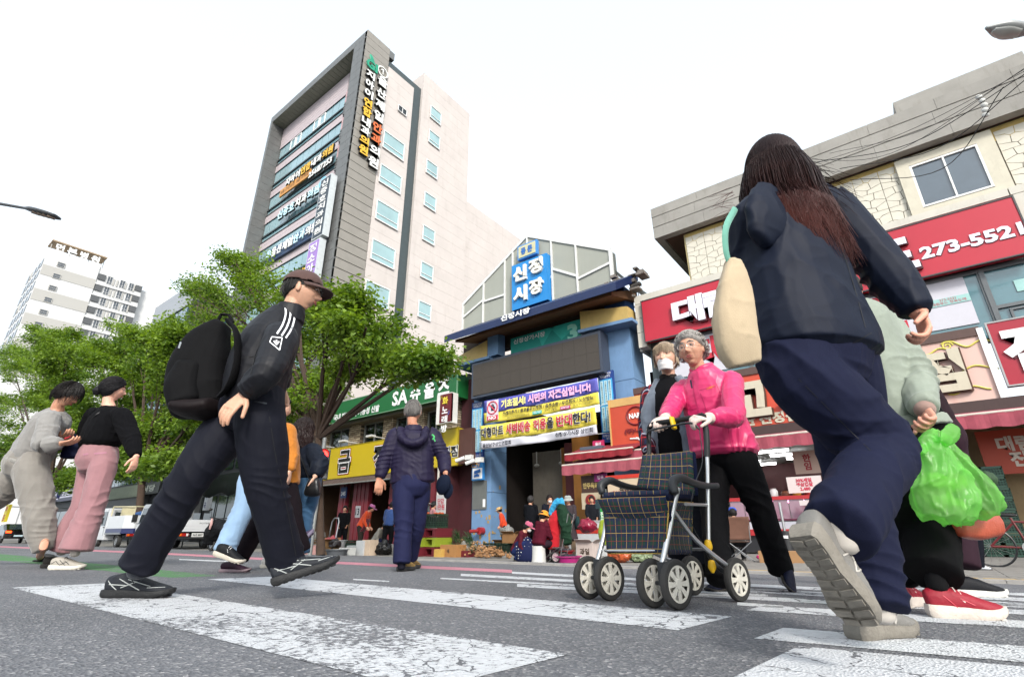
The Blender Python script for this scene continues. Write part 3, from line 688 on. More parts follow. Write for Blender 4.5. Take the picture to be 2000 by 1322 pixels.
	# shoes: one planted, one lifted with its sole towards us
	kw=dict(wd=.098,colr='#6f6d69',sole='#777269',sole_h=.034,lace='#8d8a84',accent='#a5a19a',high=.09,vox=.004)
	st=[(.10,.04,.12,.08),(.12,.08,.145,.04),(.145,.04,.165,.075)]
	h=GR(1668,1250); tt=h+cv(.93,.37,0).normalized()*.27; shoe(root,h,tt,(0,0,1),L=.27,stripes=st,**kw)
	h=P(1560,1042,1.16); tt=P(1694,1238,1.22); shoe(root,h,h+(tt-h).normalized()*.25,cv(.75,.55,.52),L=.25,stripes=st,**kw)
	for a in (J['AR'],J['AL']):
		sk=MB(); loft(sk,[a+Vector((0,0,.04)),a-Vector((0,0,.04))],[.036,.036],n=12,k=3); sk.build('sock',cloth('#b0aaa2',.95,.3,'sock'),root,smooth=True)
	zd=mat('seam_navy','#05070f',.7,var=0)
	for a in ([(1478,690),(1530,699),(1600,690),(1660,672),(1702,650)],[(1600,420),(1640,480),(1668,560),(1690,640)]): project_strip(root,a,1.6,zd,'seam',tgt=('jacket',),back=.001)
	project_strip(root,[(1560,740),(1640,820),(1700,880)],1.4,zd,'seam',tgt=('trousers',),back=.001)
	# tote bag
	t=thing('tote_bag','cream canvas tote bag with mint strap hanging from the long haired woman\'s shoulder','tote bag',P(1432,700,1.4))
	b=MB(); loft(b,[P(1432,512,1.33),P(1434,560,1.32),P(1434,620,1.32),P(1440,675,1.33),P(1452,712,1.34)],[(.022,.02),(.046,.03),(.058,.036),(.058,.036),(.048,.03)],side=cv(1,.1,0),n=18,k=5,cap=.15,power=.6)
	fuse(b,'bag_body',cloth('#ab9a80',.9,.5,'canvas',.1,16,.6),t,vox=.0055,sm=3,wr=.006,wrs=9)
	b=MB(); loft(b,[P(1436,408,1.36),P(1418,445,1.31),P(1418,490,1.31),P(1428,522,1.33)],[(.005,.011)]*4,side=cv(-.3,1,0),n=8,k=5); b.build('strap',cloth('#5f9484',.8,.2,'strap_cloth'),t,smooth=True)
def hair_tip():
	key=('hair','tip')
	if key in MC: return MC[key]
	m=hairm('#1d1414').copy(); m.name='hair_dyed'; N=m.node_tree.nodes; L=m.node_tree.links; b=N['Principled BSDF']
	g=N.new('ShaderNodeTexCoord'); sp=N.new('ShaderNodeSeparateXYZ'); L.new(g.outputs['Object'],sp.inputs[0])
	n=N.new('ShaderNodeTexNoise'); n.inputs['Scale'].default_value=9; L.new(g.outputs['Object'],n.inputs[0])
	ad=N.new('ShaderNodeMath'); ad.operation='MULTIPLY_ADD'; ad.inputs[1].default_value=.25; L.new(n.outputs[0],ad.inputs[0]); L.new(sp.outputs[2],ad.inputs[2])
	mr=N.new('ShaderNodeMapRange'); mr.inputs[1].default_value=1.32; mr.inputs[2].default_value=1.6; L.new(ad.outputs[0],mr.inputs[0])
	cr_=N.new('ShaderNodeMix'); cr_.data_type='RGBA'; L.new(mr.outputs[0],cr_.inputs[0]); cr_.inputs[6].default_value=col('#44201b'); cr_.inputs[7].default_value=col('#271a1a'); L.new(cr_.outputs[2],b.inputs['Base Color'])
	b.inputs['Roughness'].default_value=.5
	MC[key]=m; return m
# ================================================================= the woman in pink and her walker
def plaid(name,base,lines,base2=None,scale=1.0):
	"""tartan from the cloth's own UV (metres): lines = [(period, width, offset, colour)]"""
	if name in MC: return MC[name]
	m=bpy.data.materials.new(name); m.use_nodes=True; N=m.node_tree.nodes; L=m.node_tree.links; b=N['Principled BSDF']; b.inputs['Roughness'].default_value=.9
	tc=N.new('ShaderNodeUVMap'); sp=N.new('ShaderNodeSeparateXYZ'); L.new(tc.outputs[0],sp.inputs[0])
	last=None
	def mask(ax,per,wd,off):
		a=N.new('ShaderNodeMath'); a.operation='ADD'; a.inputs[1].default_value=off; L.new(sp.outputs[ax],a.inputs[0])
		f=N.new('ShaderNodeMath'); f.operation='PINGPONG'; f.inputs[1].default_value=per/2; L.new(a.outputs[0],f.inputs[0])
		c=N.new('ShaderNodeMath'); c.operation='LESS_THAN'; c.inputs[1].default_value=wd/2; L.new(f.outputs[0],c.inputs[0]); return c.outputs[0]
	rgb=N.new('ShaderNodeRGB'); rgb.outputs[0].default_value=col(base); last=rgb.outputs[0]
	for (per,wd,off,cc,al) in lines:
		for ax in (0,1):
			k=mask(ax,per,wd,off); g=N.new('ShaderNodeMath'); g.operation='MULTIPLY'; g.inputs[1].default_value=al; L.new(k,g.inputs[0])
			mx=N.new('ShaderNodeMix'); mx.data_type='RGBA'; L.new(g.outputs[0],mx.inputs[0]); L.new(last,mx.inputs[6]); mx.inputs[7].default_value=col(cc); last=mx.outputs[2]
	L.new(last,b.inputs['Base Color'])
	n=N.new('ShaderNodeTexNoise'); n.inputs['Scale'].default_value=12; tc2=N.new('ShaderNodeTexCoord'); L.new(tc2.outputs['Object'],n.inputs[0])
	bn=N.new('ShaderNodeBump'); bn.inputs['Strength'].default_value=.35; bn.inputs['Distance'].default_value=.015; L.new(n.outputs[0],bn.inputs['Height']); L.new(bn.outputs[0],b.inputs['Normal'])
	MC[name]=m; return m
TART=[(.075,.034,0,'#16203e',.8),(.075,.0026,.0,'#b89a4a',.9),(.075,.0022,.0375,'#8c2a24',.8)]
def sheet(name,c4,mat_,parent,nu=14,nv=10,bulge=.0,th=.006,uvscale=None,noise_=.0,seed=3,sag=0):
	"""cloth panel between four corners (a b along the top, d c along the bottom), bulging along its normal, with thickness"""
	a,b,c,d=[Vector(q) for q in c4]; n=(b-a).cross(d-a).normalized(); V=[];UV=[];F=[]
	w_=(b-a).length; h_=(d-a).length
	for j in range(nv+1):
		for i in range(nu+1):
			s=i/nu; t=j/nv; p=(a*(1-s)+b*s)*(1-t)+(d*(1-s)+c*s)*t
			e=4*s*(1-s)*4*t*(1-t); q=p*1
			off=bulge*e**.6+noise_*mnoise.noise(p*9+Vector((seed,0,0)))
			V.append(p+n*off+Vector((0,0,-sag*4*s*(1-s)*(1-t)))); UV.append((s*w_,t*h_))
	for j in range(nv):
		for i in range(nu): k=j*(nu+1)+i; F.append((k,k+1,k+nu+2,k+nu+1))
	me=newmesh(name,V,F,[mat_],True); uv=me.uv_layers.new(name='UVMap')
	for l in me.loops: uv.data[l.index].uv=UV[l.vertex_index]
	o=link(name,me,parent); s_=o.modifiers.new('s','SOLIDIFY'); s_.thickness=th; return o
def wheel(parent,c,ax,r,w_,hubc='#c9c5ba',name='wheel'):
	ax=Vector(ax).normalized(); t=MB(); t.lathe([(r*.74,-w_/2*.8),(r*.86,-w_/2),(r*.97,-w_*.38),(r,-w_*.15),(r,w_*.15),(r*.97,w_*.38),(r*.86,w_/2),(r*.74,w_/2*.8),(r*.74,-w_/2*.8)],c,ax,28)
	o=t.build('wheel',mat('tyre_rubber','#2b2a29',.85,var=.2,bump=.2,dirt=.3),parent,smooth=True)
	hm=mat('hub_plastic',hubc,.45,var=.12,vs=40,dirt=.25)
	for sg in (-1,1):
		h=MB(); f=sg*w_*.34
		h.lathe([(r*.74,f*.6),(r*.74,f*1.1),(r*.66,f*1.1),(r*.64,f*.7)],c,ax,28); 
		h.lathe([(0.001,f*1.35),(r*.2,f*1.3),(r*.24,f*1.0),(r*.26,f*.5)],c,ax,20)
		u=Vector((0,0,1)); a=ax.cross(u).normalized(); b=ax.cross(a); c0=Vector(c)+ax*f*.85
		for k in range(8):
			an=k*math.pi/4; dr=a*math.cos(an)+b*math.sin(an); tg=a*-math.sin(an)+b*math.cos(an)
			p0=c0+dr*r*.22; p1=c0+dr*r*.70
			h.hexa([p0-tg*r*.085,p0+tg*r*.085,p1+tg*r*.13,p1-tg*r*.13],[p0-tg*r*.085+ax*f*.3,p0+tg*r*.085+ax*f*.3,p1+tg*r*.13+ax*f*.3,p1-tg*r*.13+ax*f*.3])
		h.build('hub',hm,o)
	return o
def walker(P=lambda u,v,d:P(u,v,d*1.13)):
	t=thing('rollator','folding silver walker with tartan seat and shopping bag pushed by the woman in pink','walker',GR(1300,1150))
	al=mat('alu_tube','#c4c6c8',.28,metal=.9,var=.06); bk=mat('black_plastic','#1d1f22',.5,var=.1); tm=plaid('tartan','#17362a',TART)
	lat=(P(1160,1120,2.42)-P(1300,1130,2.12)); lat=Vector((lat.x,lat.y,0)).normalized()
	def tb(pts,r=.0105,m=al,n='tube'): b=MB(); b.tube([Vector(q) for q in cr([tuple(p) for p in pts],4)] if len(pts)>2 else pts,r,10); return b.build(n,m,t,smooth=True)
	zr=.0
	wc=[]
	for (u,d) in ((1320,2.1),(1274,2.16),(1190,2.40),(1150,2.46),(1440,2.40),(1352,2.66)):
		r=.099
		# wheel centre standing on the road
		q=P(u,1130,d); q=Vector((q.x,q.y,gz(q.y)+r)); wheel(t,q,lat,r,.034); wc.append(q)
	for i,j in ((0,1),(2,3)):
		b=MB(); m_=(wc[i]+wc[j])/2; b.cyl(wc[i],wc[j],.008,8); b.box(m_-Vector((.018,.018,.01)),m_+Vector((.018,.018,.085))); b.build('fork',bk,t,smooth=False,bevel=.003)
	mR=(wc[0]+wc[1])/2+Vector((0,0,.08)); mL=(wc[2]+wc[3])/2+Vector((0,0,.08))
	# near side frame
	armR=P(1324,952,2.17); elR=P(1314,996,2.17)
	tb([armR,elR,P(1307,1034,2.15),mR],.0125,n='front_leg')
	tb([P(1376,832,2.44),P(1381,890,2.43),P(1383,1000,2.42),P(1384,1078,2.41)],.011,n='upright')
	tb([elR,P(1360,1055,2.27),wc[4]+Vector((0,0,.03))],.0105,n='diagonal_leg')
	tb([P(1380,1072,2.41),P(1400,1105,2.41),wc[4]],.012,bk,'rear_bracket')
	tb([P(1339,984,2.2),P(1381,986,2.42)],.008,n='side_bar')
	# far side frame
	armL=P(1180,955,2.46); 
	tb([armL,P(1184,1000,2.46),P(1181,1040,2.45),mL],.0125,n='front_leg')
	tb([P(1266,838,2.74),P(1268,900,2.73),P(1270,1000,2.72),P(1276,1075,2.70)],.011,n='upright')
	tb([P(1184,1000,2.46),P(1240,1060,2.56),wc[5]+Vector((0,0,.03))],.0105,n='diagonal_leg')
	tb([P(1182,1075,2.44),P(1293,1075,2.16)],.007,n='cross_bar'); tb([P(1276,1073,2.68),P(1384,1072,2.41)],.007,n='cross_bar')
	# armrests
	for (a) in ([(1318,962,2.13),(1314,942,2.15),(1328,933,2.19),(1352,942,2.28),(1376,948,2.38),(1400,948,2.44)],[(1176,962,2.44),(1174,948,2.45),(1190,938,2.49),(1212,946,2.58),(1236,952,2.66),(1262,953,2.73)]):
		b=MB(); loft(b,[P(*q) for q in a],[(.018,.018),(.02,.022),(.021,.02),(.02,.017),(.02,.016),(.017,.014)],side=lat,n=12,k=4,cap=.5,power=.8); b.build('armrest',bk,t,smooth=True)
	# handle
	hR=P(1377,818,2.44); hL=P(1266,836,2.74)
	tb([P(1381,892,2.43),P(1380,850,2.43),P(1376,824,2.43)],.016,bk,'upper_post'); tb([P(1268,892,2.73),P(1267,850,2.73)],.014,bk,'upper_post')
	tb([P(1378,838,2.44),P(1374,812,2.44),P(1358,815,2.47),P(1320,821,2.57),P(1285,826,2.67),P(1270,832,2.73),P(1267,850,2.73)],.015,mat('grip_foam','#121214',.9,var=.1),'push_bar')
	tb([P(1366,838,2.42),P(1350,826,2.44),P(1310,832,2.54),P(1272,840,2.66),P(1264,850,2.70),P(1268,866,2.72)],.006,bk,'brake_bar')
	b=MB(); q=P(1316,828,2.57); loft(b,[P(1312,816,2.565),P(1317,836,2.55)],[(.012,.021)]*2,side=lat,n=10,k=2); b.build('warning_tag',mat('tag_yellow','#c9a400',.5),t,smooth=True)
	for (u,v,d) in ((1384,1068,2.38),(1391,1108,2.4)):
		b=MB(); q=P(u,v,d); loft(b,[q+Vector((0,0,.028)),q,q-Vector((0,0,.02))],[(.016,.012),(.02,.012),(.009,.009)],n=10,k=3); b.build('lock_lever',mat('lever_yellow','#d0a510',.45),t,smooth=True)
	tb([P(1366,838,2.42),P(1372,900,2.38),P(1356,950,2.3),P(1350,1020,2.3),P(1392,1090,2.38)],.0025,bk,'brake_cable')
	tb([P(1268,866,2.70),P(1262,905,2.68),P(1255,950,2.62)],.0025,bk,'brake_cable')
	# bag, flap, seat and back
	g0,g1=P(1178,981,2.43),P(1304,978,2.12); g2,g3=P(1187,1079,2.43),P(1300,1079,2.14)
	bag=sheet('bag_front',[g0,g1,g3,g2],tm,t,bulge=.014,noise_=.004)
	r1=P(1352,980,2.42); r3=P(1349,1080,2.42)
	sheet('bag_side',[g1,r1,r3,g3],tm,t,bulge=.02,noise_=.008)
	l1=P(1262,975,2.72); l3=P(1258,1075,2.70)
	sheet('bag_side',[l1,g0,g2,l3],tm,t,bulge=.02,noise_=.008); sheet('bag_back',[r1,l1,l3,r3],tm,t,bulge=.0); 
	sheet('bag_bottom',[g2,g3,r3,l3],tm,t)
	up_=Vector((0,0,.02)); nf=(g1-g0).cross(g2-g0).normalized()
	f0,f1=g0+up_+nf*.004,g1+up_+nf*.004
	fl=sheet('bag_flap',[f0-nf*.03+(g0-g1)*.02,f1-nf*.03+(g1-g0)*.03,g1+(g3-g1)*.34+nf*.022,g0+(g2-g0)*.36+nf*.022],tm,t,bulge=-.012,noise_=.003)
	nv=cloth('#141a33',.9,.2,'binding')
	b=MB(); b.tube([f0+nf*.002,f1+nf*.002],.008,8); b.tube([g0+(g2-g0)*.36+nf*.026,g1+(g3-g1)*.34+nf*.026],.006,8); b.tube([f1,g1+(g3-g1)*.34+nf*.024],.006,8); b.build('binding',nv,fl,smooth=True)
	for k in (.14,.52,.84):
		b=MB(); p=lerp(g0,g1,k)+(g2-g0)*.24+nf*.034; b.lathe([(0.001,.006),(.006,.006),(.008,0)],p,nf,12); b.build('stud',mat('steel','#b8b8b8',.3,metal=1,var=0),fl)
	seat=sheet('seat',[l1+up_*1.3,r1+up_*1.3,f1,f0],tm,t,th=.03,bulge=.004); b=MB(); b.tube([f0,f1,r1+up_*1.3],.012,8); b.build('binding',nv,seat,smooth=True)
	# back rest
	k0,k1,k2,k3=P(1262,893,2.74),P(1355,884,2.47),P(1360,968,2.42),P(1250,958,2.70)
	br=sheet('backrest',[k0,k1,k2,k3],tm,t,bulge=.006,th=.035)
	b=MB(); b.tube([Vector(q) for q in cr([tuple(k3),tuple(lerp(k3,k0,.85)),tuple(lerp(k0,k1,.12)),tuple(lerp(k0,k1,.9)),tuple(lerp(k1,k2,.15)),tuple(k2)],5)],.011,8); b.build('binding',nv,br,smooth=True)
	nb=(k1-k0).cross(k3-k0).normalized(); c0=lerp(k0,k1,.50)+(k3-k0)*.35+nb*.012; ux=(k1-k0).normalized(); uz=(k0-k3).normalized()
	b=MB(); pts=[]
	for a in range(24):
		an=2*math.pi*a/24; pts.append(c0+ux*(.034*math.copysign(abs(math.cos(an))**.5,math.cos(an)))+uz*(.015*math.copysign(abs(math.sin(an))**.6,math.sin(an))))
	b.prism(pts,nb*.004); lb=b.build('label_patch',mat('patch_leather','#9a4a32',.5),br)
	text('FamilyLove',lb,mat('patch_ink','#20120c',.6,var=0),c0+nb*.005,ux,uz,width=.05,height=.011)
def pink_woman(P=lambda u,v,d:P(u,v,d*1.13)):
	D=2.85
	J=dict(H=P(1350,684,2.78),N=P(1374,735,2.84),SR=P(1332,760,2.96),SL=P(1430,745,2.74),ER=P(1308,806,2.84),EL=P(1432,812,2.52),WR=P(1300,816,2.72),WL=P(1388,816,2.46),
           C=P(1415,880,2.92),HR=P(1392,890,2.98),HL=P(1440,888,2.84),KR=P(1395,1005,2.86),KL=P(1482,985,2.86),AR=P(1405,1128,2.66),AL=P(1524,1108,2.98))
	gl='#d8c6bd'
	root,Mx=person('elderly woman with curly grey hair, glasses and a pink jacket pushing the walker',J,head=(cv(-.62,-.78,-.02),cv(-.13,-.05,1)),skin='#b88a72',hs=1.0,old=1.,nose=1.05,
		torso=([P(1370,722,2.82),P(1380,752,2.84),P(1388,790,2.86),P(1400,835,2.88),P(1412,873,2.9),P(1414,885,2.9)],[(.085,.085),(.165,.12),(.18,.145),(.195,.155),(.21,.165),(.215,.17)]),
		arm_r=[.066,.068,.062,.055,.043],leg_r=[.105,.10,.082,.076,.07],tr=(.165,.145),vox=.0055,topname='pink_jacket',topm=cloth('#c01f5c',.42,.3,'pink_nylon',.1,11,.12,.55),botm=cloth('#0a0a0d',.85,.25,'black_cloth',.25,12,.3),
		hands={'R':(P(1278,830,2.6)-J['WR'],cv(-.1,.1,-1),-1,.9,.92),'L':(P(1350,816,2.44)-J['WL'],cv(-.1,.5,-1),1,.9,.95)},
		tfolds=[(J['EL'],J['EL']-J['SL'],.13,.04,.010),(J['ER'],J['ER']-J['SR'],.11,.035,.008),(P(1440,780,2.7),cv(.4,0,.6),.13,.05,.007),(P(1430,850,2.75),cv(.9,0,-.4),.18,.06,.006),(P(1340,790,2.8),cv(.7,0,1),.12,.05,.006)],
		bfolds=[(J['KL'],cv(.3,0,1),.14,.06,.009),(J['AL'],cv(.3,0,1),.12,.05,.007),(J['AR'],cv(0,0,1),.12,.05,.007)],twr=.004,bwr=.004,neck_r=.052)
	c=J['H']; face_bits(root,c,Mx,1.0,skin=skinm('#b88a72'),brow='#6a625e',lip='#8a4a44'); glasses(root,c,Mx,1.0,'#b9b2a8')
	h=cap_hair(root,c,Mx,1.0,'#827e7a',top=.05,back=-.08,front=.056,thick=.022,amp=.016,fs=80,side=.0,rough=.7,fluff=1.15)
	# short curls
	sb=MB(); rg=random.Random(9)
	for i in range(900):
		a=rg.uniform(0,2*math.pi); el=rg.uniform(-.35,1.5); s=Vector((math.cos(a)*math.cos(el),math.sin(a)*math.cos(el),math.sin(el)))
		if s.y>.25 and s.z<.62: continue
		if s.z<-.1 and s.y>-.2: continue
		p=c+Mx@Vector((s.x*.100,s.y*.116-.006,s.z*.131+.002)); t1=Mx@s.cross(Vector((rg.uniform(-1,1),rg.uniform(-1,1),rg.uniform(-1,1)))).normalized(); n1=Mx@s; r=rg.uniform(.009,.018); pts=[]
		for j in range(6):
			an=j*.9; pts.append(p+t1*(r*math.cos(an))+n1*(r*math.sin(an)*.8)+(t1.cross(n1))*(j*.0025))
		sb.tube(pts,[.0026]*5+[.001],3,False)
	sb.build('hair_strands',hairm('#a5a09b',.6),h,smooth=True)
	# jacket collar, zip, pocket, label
	cl=cloth('#c01f5c',.42,.3,'pink_nylon'); cb=MB(); loft(cb,[P(1374,748,2.84),P(1372,728,2.83),P(1368,714,2.82)],[(.105,.10),(.085,.085),(.078,.076)],side=cv(.6,-.8,0),cap=.05,k=3); fuse(cb,'collar',cl,root,vox=.006,wr=.003)
	zm=mat('zip_pink','#a81550',.5,var=.05)
	project_strip(root,[(1352,735),(1356,770),(1366,810),(1374,850),(1378,884)],2.6,zm,'zip',tgt=('pink_jacket','collar'))
	project_strip(root,[(1368,768),(1376,790),(1381,810)],2.0,zm,'pocket_zip',tgt=('pink_jacket',)); project_strip(root,[(1366,762),(1398,754)],1.6,zm,'seam',tgt=('pink_jacket',)); 
	project_strip(root,[(1380,759),(1396,754)],3.6,mat('orange_label','#c8602a',.6),'chest_label',tgt=('pink_jacket',)); project_strip(root,[(1349,742),(1352,758)],3.2,mat('zip_dark','#1c1030',.6),'zip_tape',tgt=('pink_jacket','collar'))
	project_strip(root,[(1398,748),(1416,790),(1424,850),(1430,876)],1.3,zm,'seam',tgt=('pink_jacket',)); project_strip(root,[(1334,796),(1350,800),(1366,796)],1.2,zm,'seam',tgt=('pink_jacket',))
	# knit gloves over the hands
	gm=cloth('#c9b3aa',.95,.4,'glove_cloth',.3,40,.8)
	for s,hd,nn,sd in (('R',P(1278,830,2.6)-J['WR'],cv(-.1,.1,-1),-1),('L',P(1350,816,2.44)-J['WL'],cv(-.1,.5,-1),1)):
		g=MB(); add_hand(g,J['W'+s],hd,nn,side=sd,curl=.9,s=.98,fr=1.2); loft(g,[J['W'+s]-hd.normalized()*.05,J['W'+s]+hd.normalized()*.02],[.032,.031],n=12,k=3); fuse(g,'glove',gm,root,vox=.0038,sm=1,wr=.0012,wrs=60)
	sh=dict(wd=.092,colr='#10142a',sole='#2a2622',sole_h=.014,vox=.0045,style='slip')
	h0=GR(1432,1152); shoe(root,h0,h0+cv(-.85,-.5,0).normalized()*.235,(0,0,1),L=.235,**sh)
	tt=P(1549,1150,2.95); h0=P(1505,1106,3.05); shoe(root,P(1518,1108,3.02),P(1543,1156,2.88),cv(.6,-.8,.3),L=.225,**sh)
	for a,d in ((J['AL'],(J['AL']-J['KL']).normalized()),):
		sk=MB(); loft(sk,[a-d*.03,a+d*.09],[.041,.036],n=12,k=3); sk.build('sock',cloth('#c8c8cc',.95,.3,'sock',.2,60,.6),root,smooth=True)
	st=MB()
	for i in range(26):
		a=random.random(); b=random.random(); p=P(1521+a*22,1120+a*22+b*12-6,2.90); st.ell(p,.0022,n=5,m=4)
def mask_man(P=lambda u,v,d:P(u,v,d*1.1)):
	J=dict(H=P(1301,700,3.35),N=P(1306,745,3.4),SR=P(1272,772,3.46),SL=P(1350,764,3.34),ER=P(1263,835,3.44),EL=P(1360,830,3.4),WR=P(1268,885,3.32),WL=P(1352,880,3.3),
           C=P(1318,900,3.42),HR=P(1300,912,3.46),HL=P(1338,912,3.38),KR=P(1315,1010,3.4),KL=P(1362,1005,3.3),AR=P(1330,1106,3.5),AL=P(1378,1108,3.12))
	root,Mx=person('tall man in white face mask and open grey vest behind the woman in pink',J,head=(cv(-.55,-.83,.0),cv(.0,0,1)),skin='#bf957e',hs=1.1,
		torso=([P(1306,742,3.4),P(1308,768,3.4),P(1310,810,3.4),P(1314,860,3.4),P(1317,905,3.41)],[(.075,.075),(.17,.115),(.19,.13),(.175,.13),(.175,.14)]),
		arm_r=[.068,.066,.06,.055,.045],leg_r=[.105,.10,.085,.078,.078],tr=(.16,.13),vox=.007,topname='shirt',topm=cloth('#0c0c0f',.85,.3,'black_cloth2'),botm=cloth('#0b0c14',.8,.3,'dark_cloth'),
		hands={'R':(cv(-.1,-.2,-1),cv(.6,.8,0),1,.5,.95),'L':(cv(-.1,-.2,-1),cv(-.6,.8,0),-1,.5,.95)},bfolds=[(J['KL'],cv(.3,0,1),.14,.06,.009)],tfolds=[(J['ER'],(0,0,1),.12,.045,.008)])
	c=J['H']; face_bits(root,c,Mx,1.03,skin=skinm('#bf957e'),brow='#3a2a20')
	cap_hair(root,c,Mx,1.05,'#857464',back=-.075,front=.05,thick=.018,amp=.006,side=-.03,rough=.55)
	sb=MB(); rg=random.Random(3)
	for i in range(420):
		a=rg.uniform(-1.3,math.pi+1.3); s=Vector((math.cos(a),math.sin(a),0)); p=c+Mx@Vector((rg.uniform(-.01,.01),rg.uniform(-.02,.03),.128)); L=[p]
		mid=c+Mx@Vector((s.x*.085,s.y*.098,.085)); end=c+Mx@Vector((s.x*.093,s.y*.108,(.028 if s.y>.4 else -.05)+rg.uniform(-.02,.01)))
		Q=cr([tuple(p),tuple(mid),tuple(end)],4); sb.tube([Vector(q) for q in Q],[.002]*7+[.0015,.0006],3,False)
	sb.build('hair_strands',hairm('#94836f',.5),root,smooth=True)
	# mask with pleats and ear loops
	V=[];F=[];nu,nv=16,12; s_=1.03
	for j in range(nv+1):
		t=j/nv; z=.0-.108*t
		for i in range(nu+1):
			a=(i/nu-.5)*2*1.12; r=.0915+.014*math.cos(a)*math.sin(math.pi*min(1,t*1.05))**.6; pl=.0022*math.sin(t*22)
			V.append(c+Mx@Vector((math.sin(a)*(.071-.012*t),math.cos(a)*(r+pl)+.008*math.exp(-(a/.25)**2)*math.exp(-((t-.22)/.25)**2)-.002,z))*s_)
	for j in range(nv):
		for i in range(nu): k=j*(nu+1)+i; F.append((k,k+1,k+nu+2,k+nu+1))
	mo=link('face_mask',newmesh('face_mask',V,F,[cloth('#cfccca',.95,.3,'mask_cloth',.2,30,.3)],True),root); mo.modifiers.new('s','SOLIDIFY').thickness=.002
	for sx in (-1,1):
		b=MB(); b.tube([c+Mx@Vector((sx*.064,.04,-.02)),c+Mx@Vector((sx*.079,-.01,.012)),c+Mx@Vector((sx*.079,-.02,-.03)),c+Mx@Vector((sx*.058,.035,-.085))],.0016,5); b.build('ear_loop',mat('loop_white','#d0d0d0',.8),mo,smooth=True)
	# grey vest, two fronts and back; tartan sleeves
	vm=cloth('#5d6570',.85,.4,'vest_denim',.2,14,.5); sx=(J['SR']-J['SL']).normalized(); fwd_=cv(-.65,-.76,0)
	for s,k in (('R',1),('L',-1)):
		b=MB(); o=sx*k
		loft(b,[J['N']+o*.07-Vector((0,0,-.02)),J['S'+s]-o*.05+Vector((0,0,.02)),P(1310,810,3.4)+o*.135+fwd_*.02,P(1314,860,3.4)+o*.135+fwd_*.02,J['C']+o*.14+fwd_*.02-Vector((0,0,.02))],[(.035,.07),(.06,.10),(.075,.135),(.075,.14),(.08,.15)],side=sx,n=16,k=4,cap=.2)
		fuse(b,'vest_front',vm,root,vox=.007,wr=.005)
		b=MB(); loft(b,[lerp(J['N'],J['S'+s],.75),J['S'+s]+Vector((0,0,.005)),lerp(J['S'+s],J['E'+s],.5),J['E'+s],lerp(J['E'+s],J['W'+s],.5),J['W'+s]],[.06,.077,.073,.068,.062,.05],n=16,k=4,cap=.2)
		so2=fuse(b,'sleeve',shirtm(),root,vox=.007,wr=.004,folds=[(J['E'+s],(0,0,1),.14,.045,.008)])
	b=MB(); loft(b,[J['N']+Vector((0,0,.05)),J['N']+Vector((0,0,.0)),J['N']-Vector((0,0,.03))],[(.066,.066),(.075,.075),(.095,.085)],side=sx,n=16,k=3,cap=.1); fuse(b,'neck_warmer',cloth('#2a2624',.9,.4,'knit'),root,vox=.007,wr=.005,wrs=14)
	b=MB(); h0=P(1366,1136,3.2); h0.z=gz(h0.y)+0.0
	shoe(root,h0,h0+cv(-.75,-.6,0).normalized()*.29,(0,0,1),L=.29,wd=.105,colr='#2a2d33',sole='#3a3d42',lace='#555555',vox=.006)
	h0=P(1330,1130,3.55); h0.z=gz(h0.y); shoe(root,h0,h0+cv(-.75,-.6,0).normalized()*.29,(0,0,1),L=.29,wd=.105,colr='#2a2d33',sole='#3a3d42',vox=.006)
def shirtm():
	if 'shirt' in MC: return MC['shirt']
	m=cloth('#1b2238',.9,.4,'plaid_shirt').copy(); N=m.node_tree.nodes; L=m.node_tree.links; b=N['Principled BSDF']
	tc=N.new('ShaderNodeTexCoord'); sp=N.new('ShaderNodeSeparateXYZ'); L.new(tc.outputs['Object'],sp.inputs[0]); last=None
	rgb=N.new('ShaderNodeRGB'); rgb.outputs[0].default_value=col('#20263a'); last=rgb.outputs[0]
	for ax,per,wd,c in ((2,.07,.03,'#3a1a26'),(0,.07,.03,'#3a1a26'),(2,.07,.006,'#9c2a2c'),(0,.05,.005,'#9c2a2c'),(1,.05,.005,'#8a8a96')):
		f=N.new('ShaderNodeMath'); f.operation='PINGPONG'; f.inputs[1].default_value=per/2; L.new(sp.outputs[ax],f.inputs[0])
		k=N.new('ShaderNodeMath'); k.operation='LESS_THAN'; k.inputs[1].default_value=wd/2; L.new(f.outputs[0],k.inputs[0])
		mx=N.new('ShaderNodeMix'); mx.data_type='RGBA'; L.new(k.outputs[0],mx.inputs[0]); L.new(last,mx.inputs[6]); mx.inputs[7].default_value=col(c); last=mx.outputs[2]
	L.new(last,b.inputs['Base Color']); MC['shirt']=m; return m
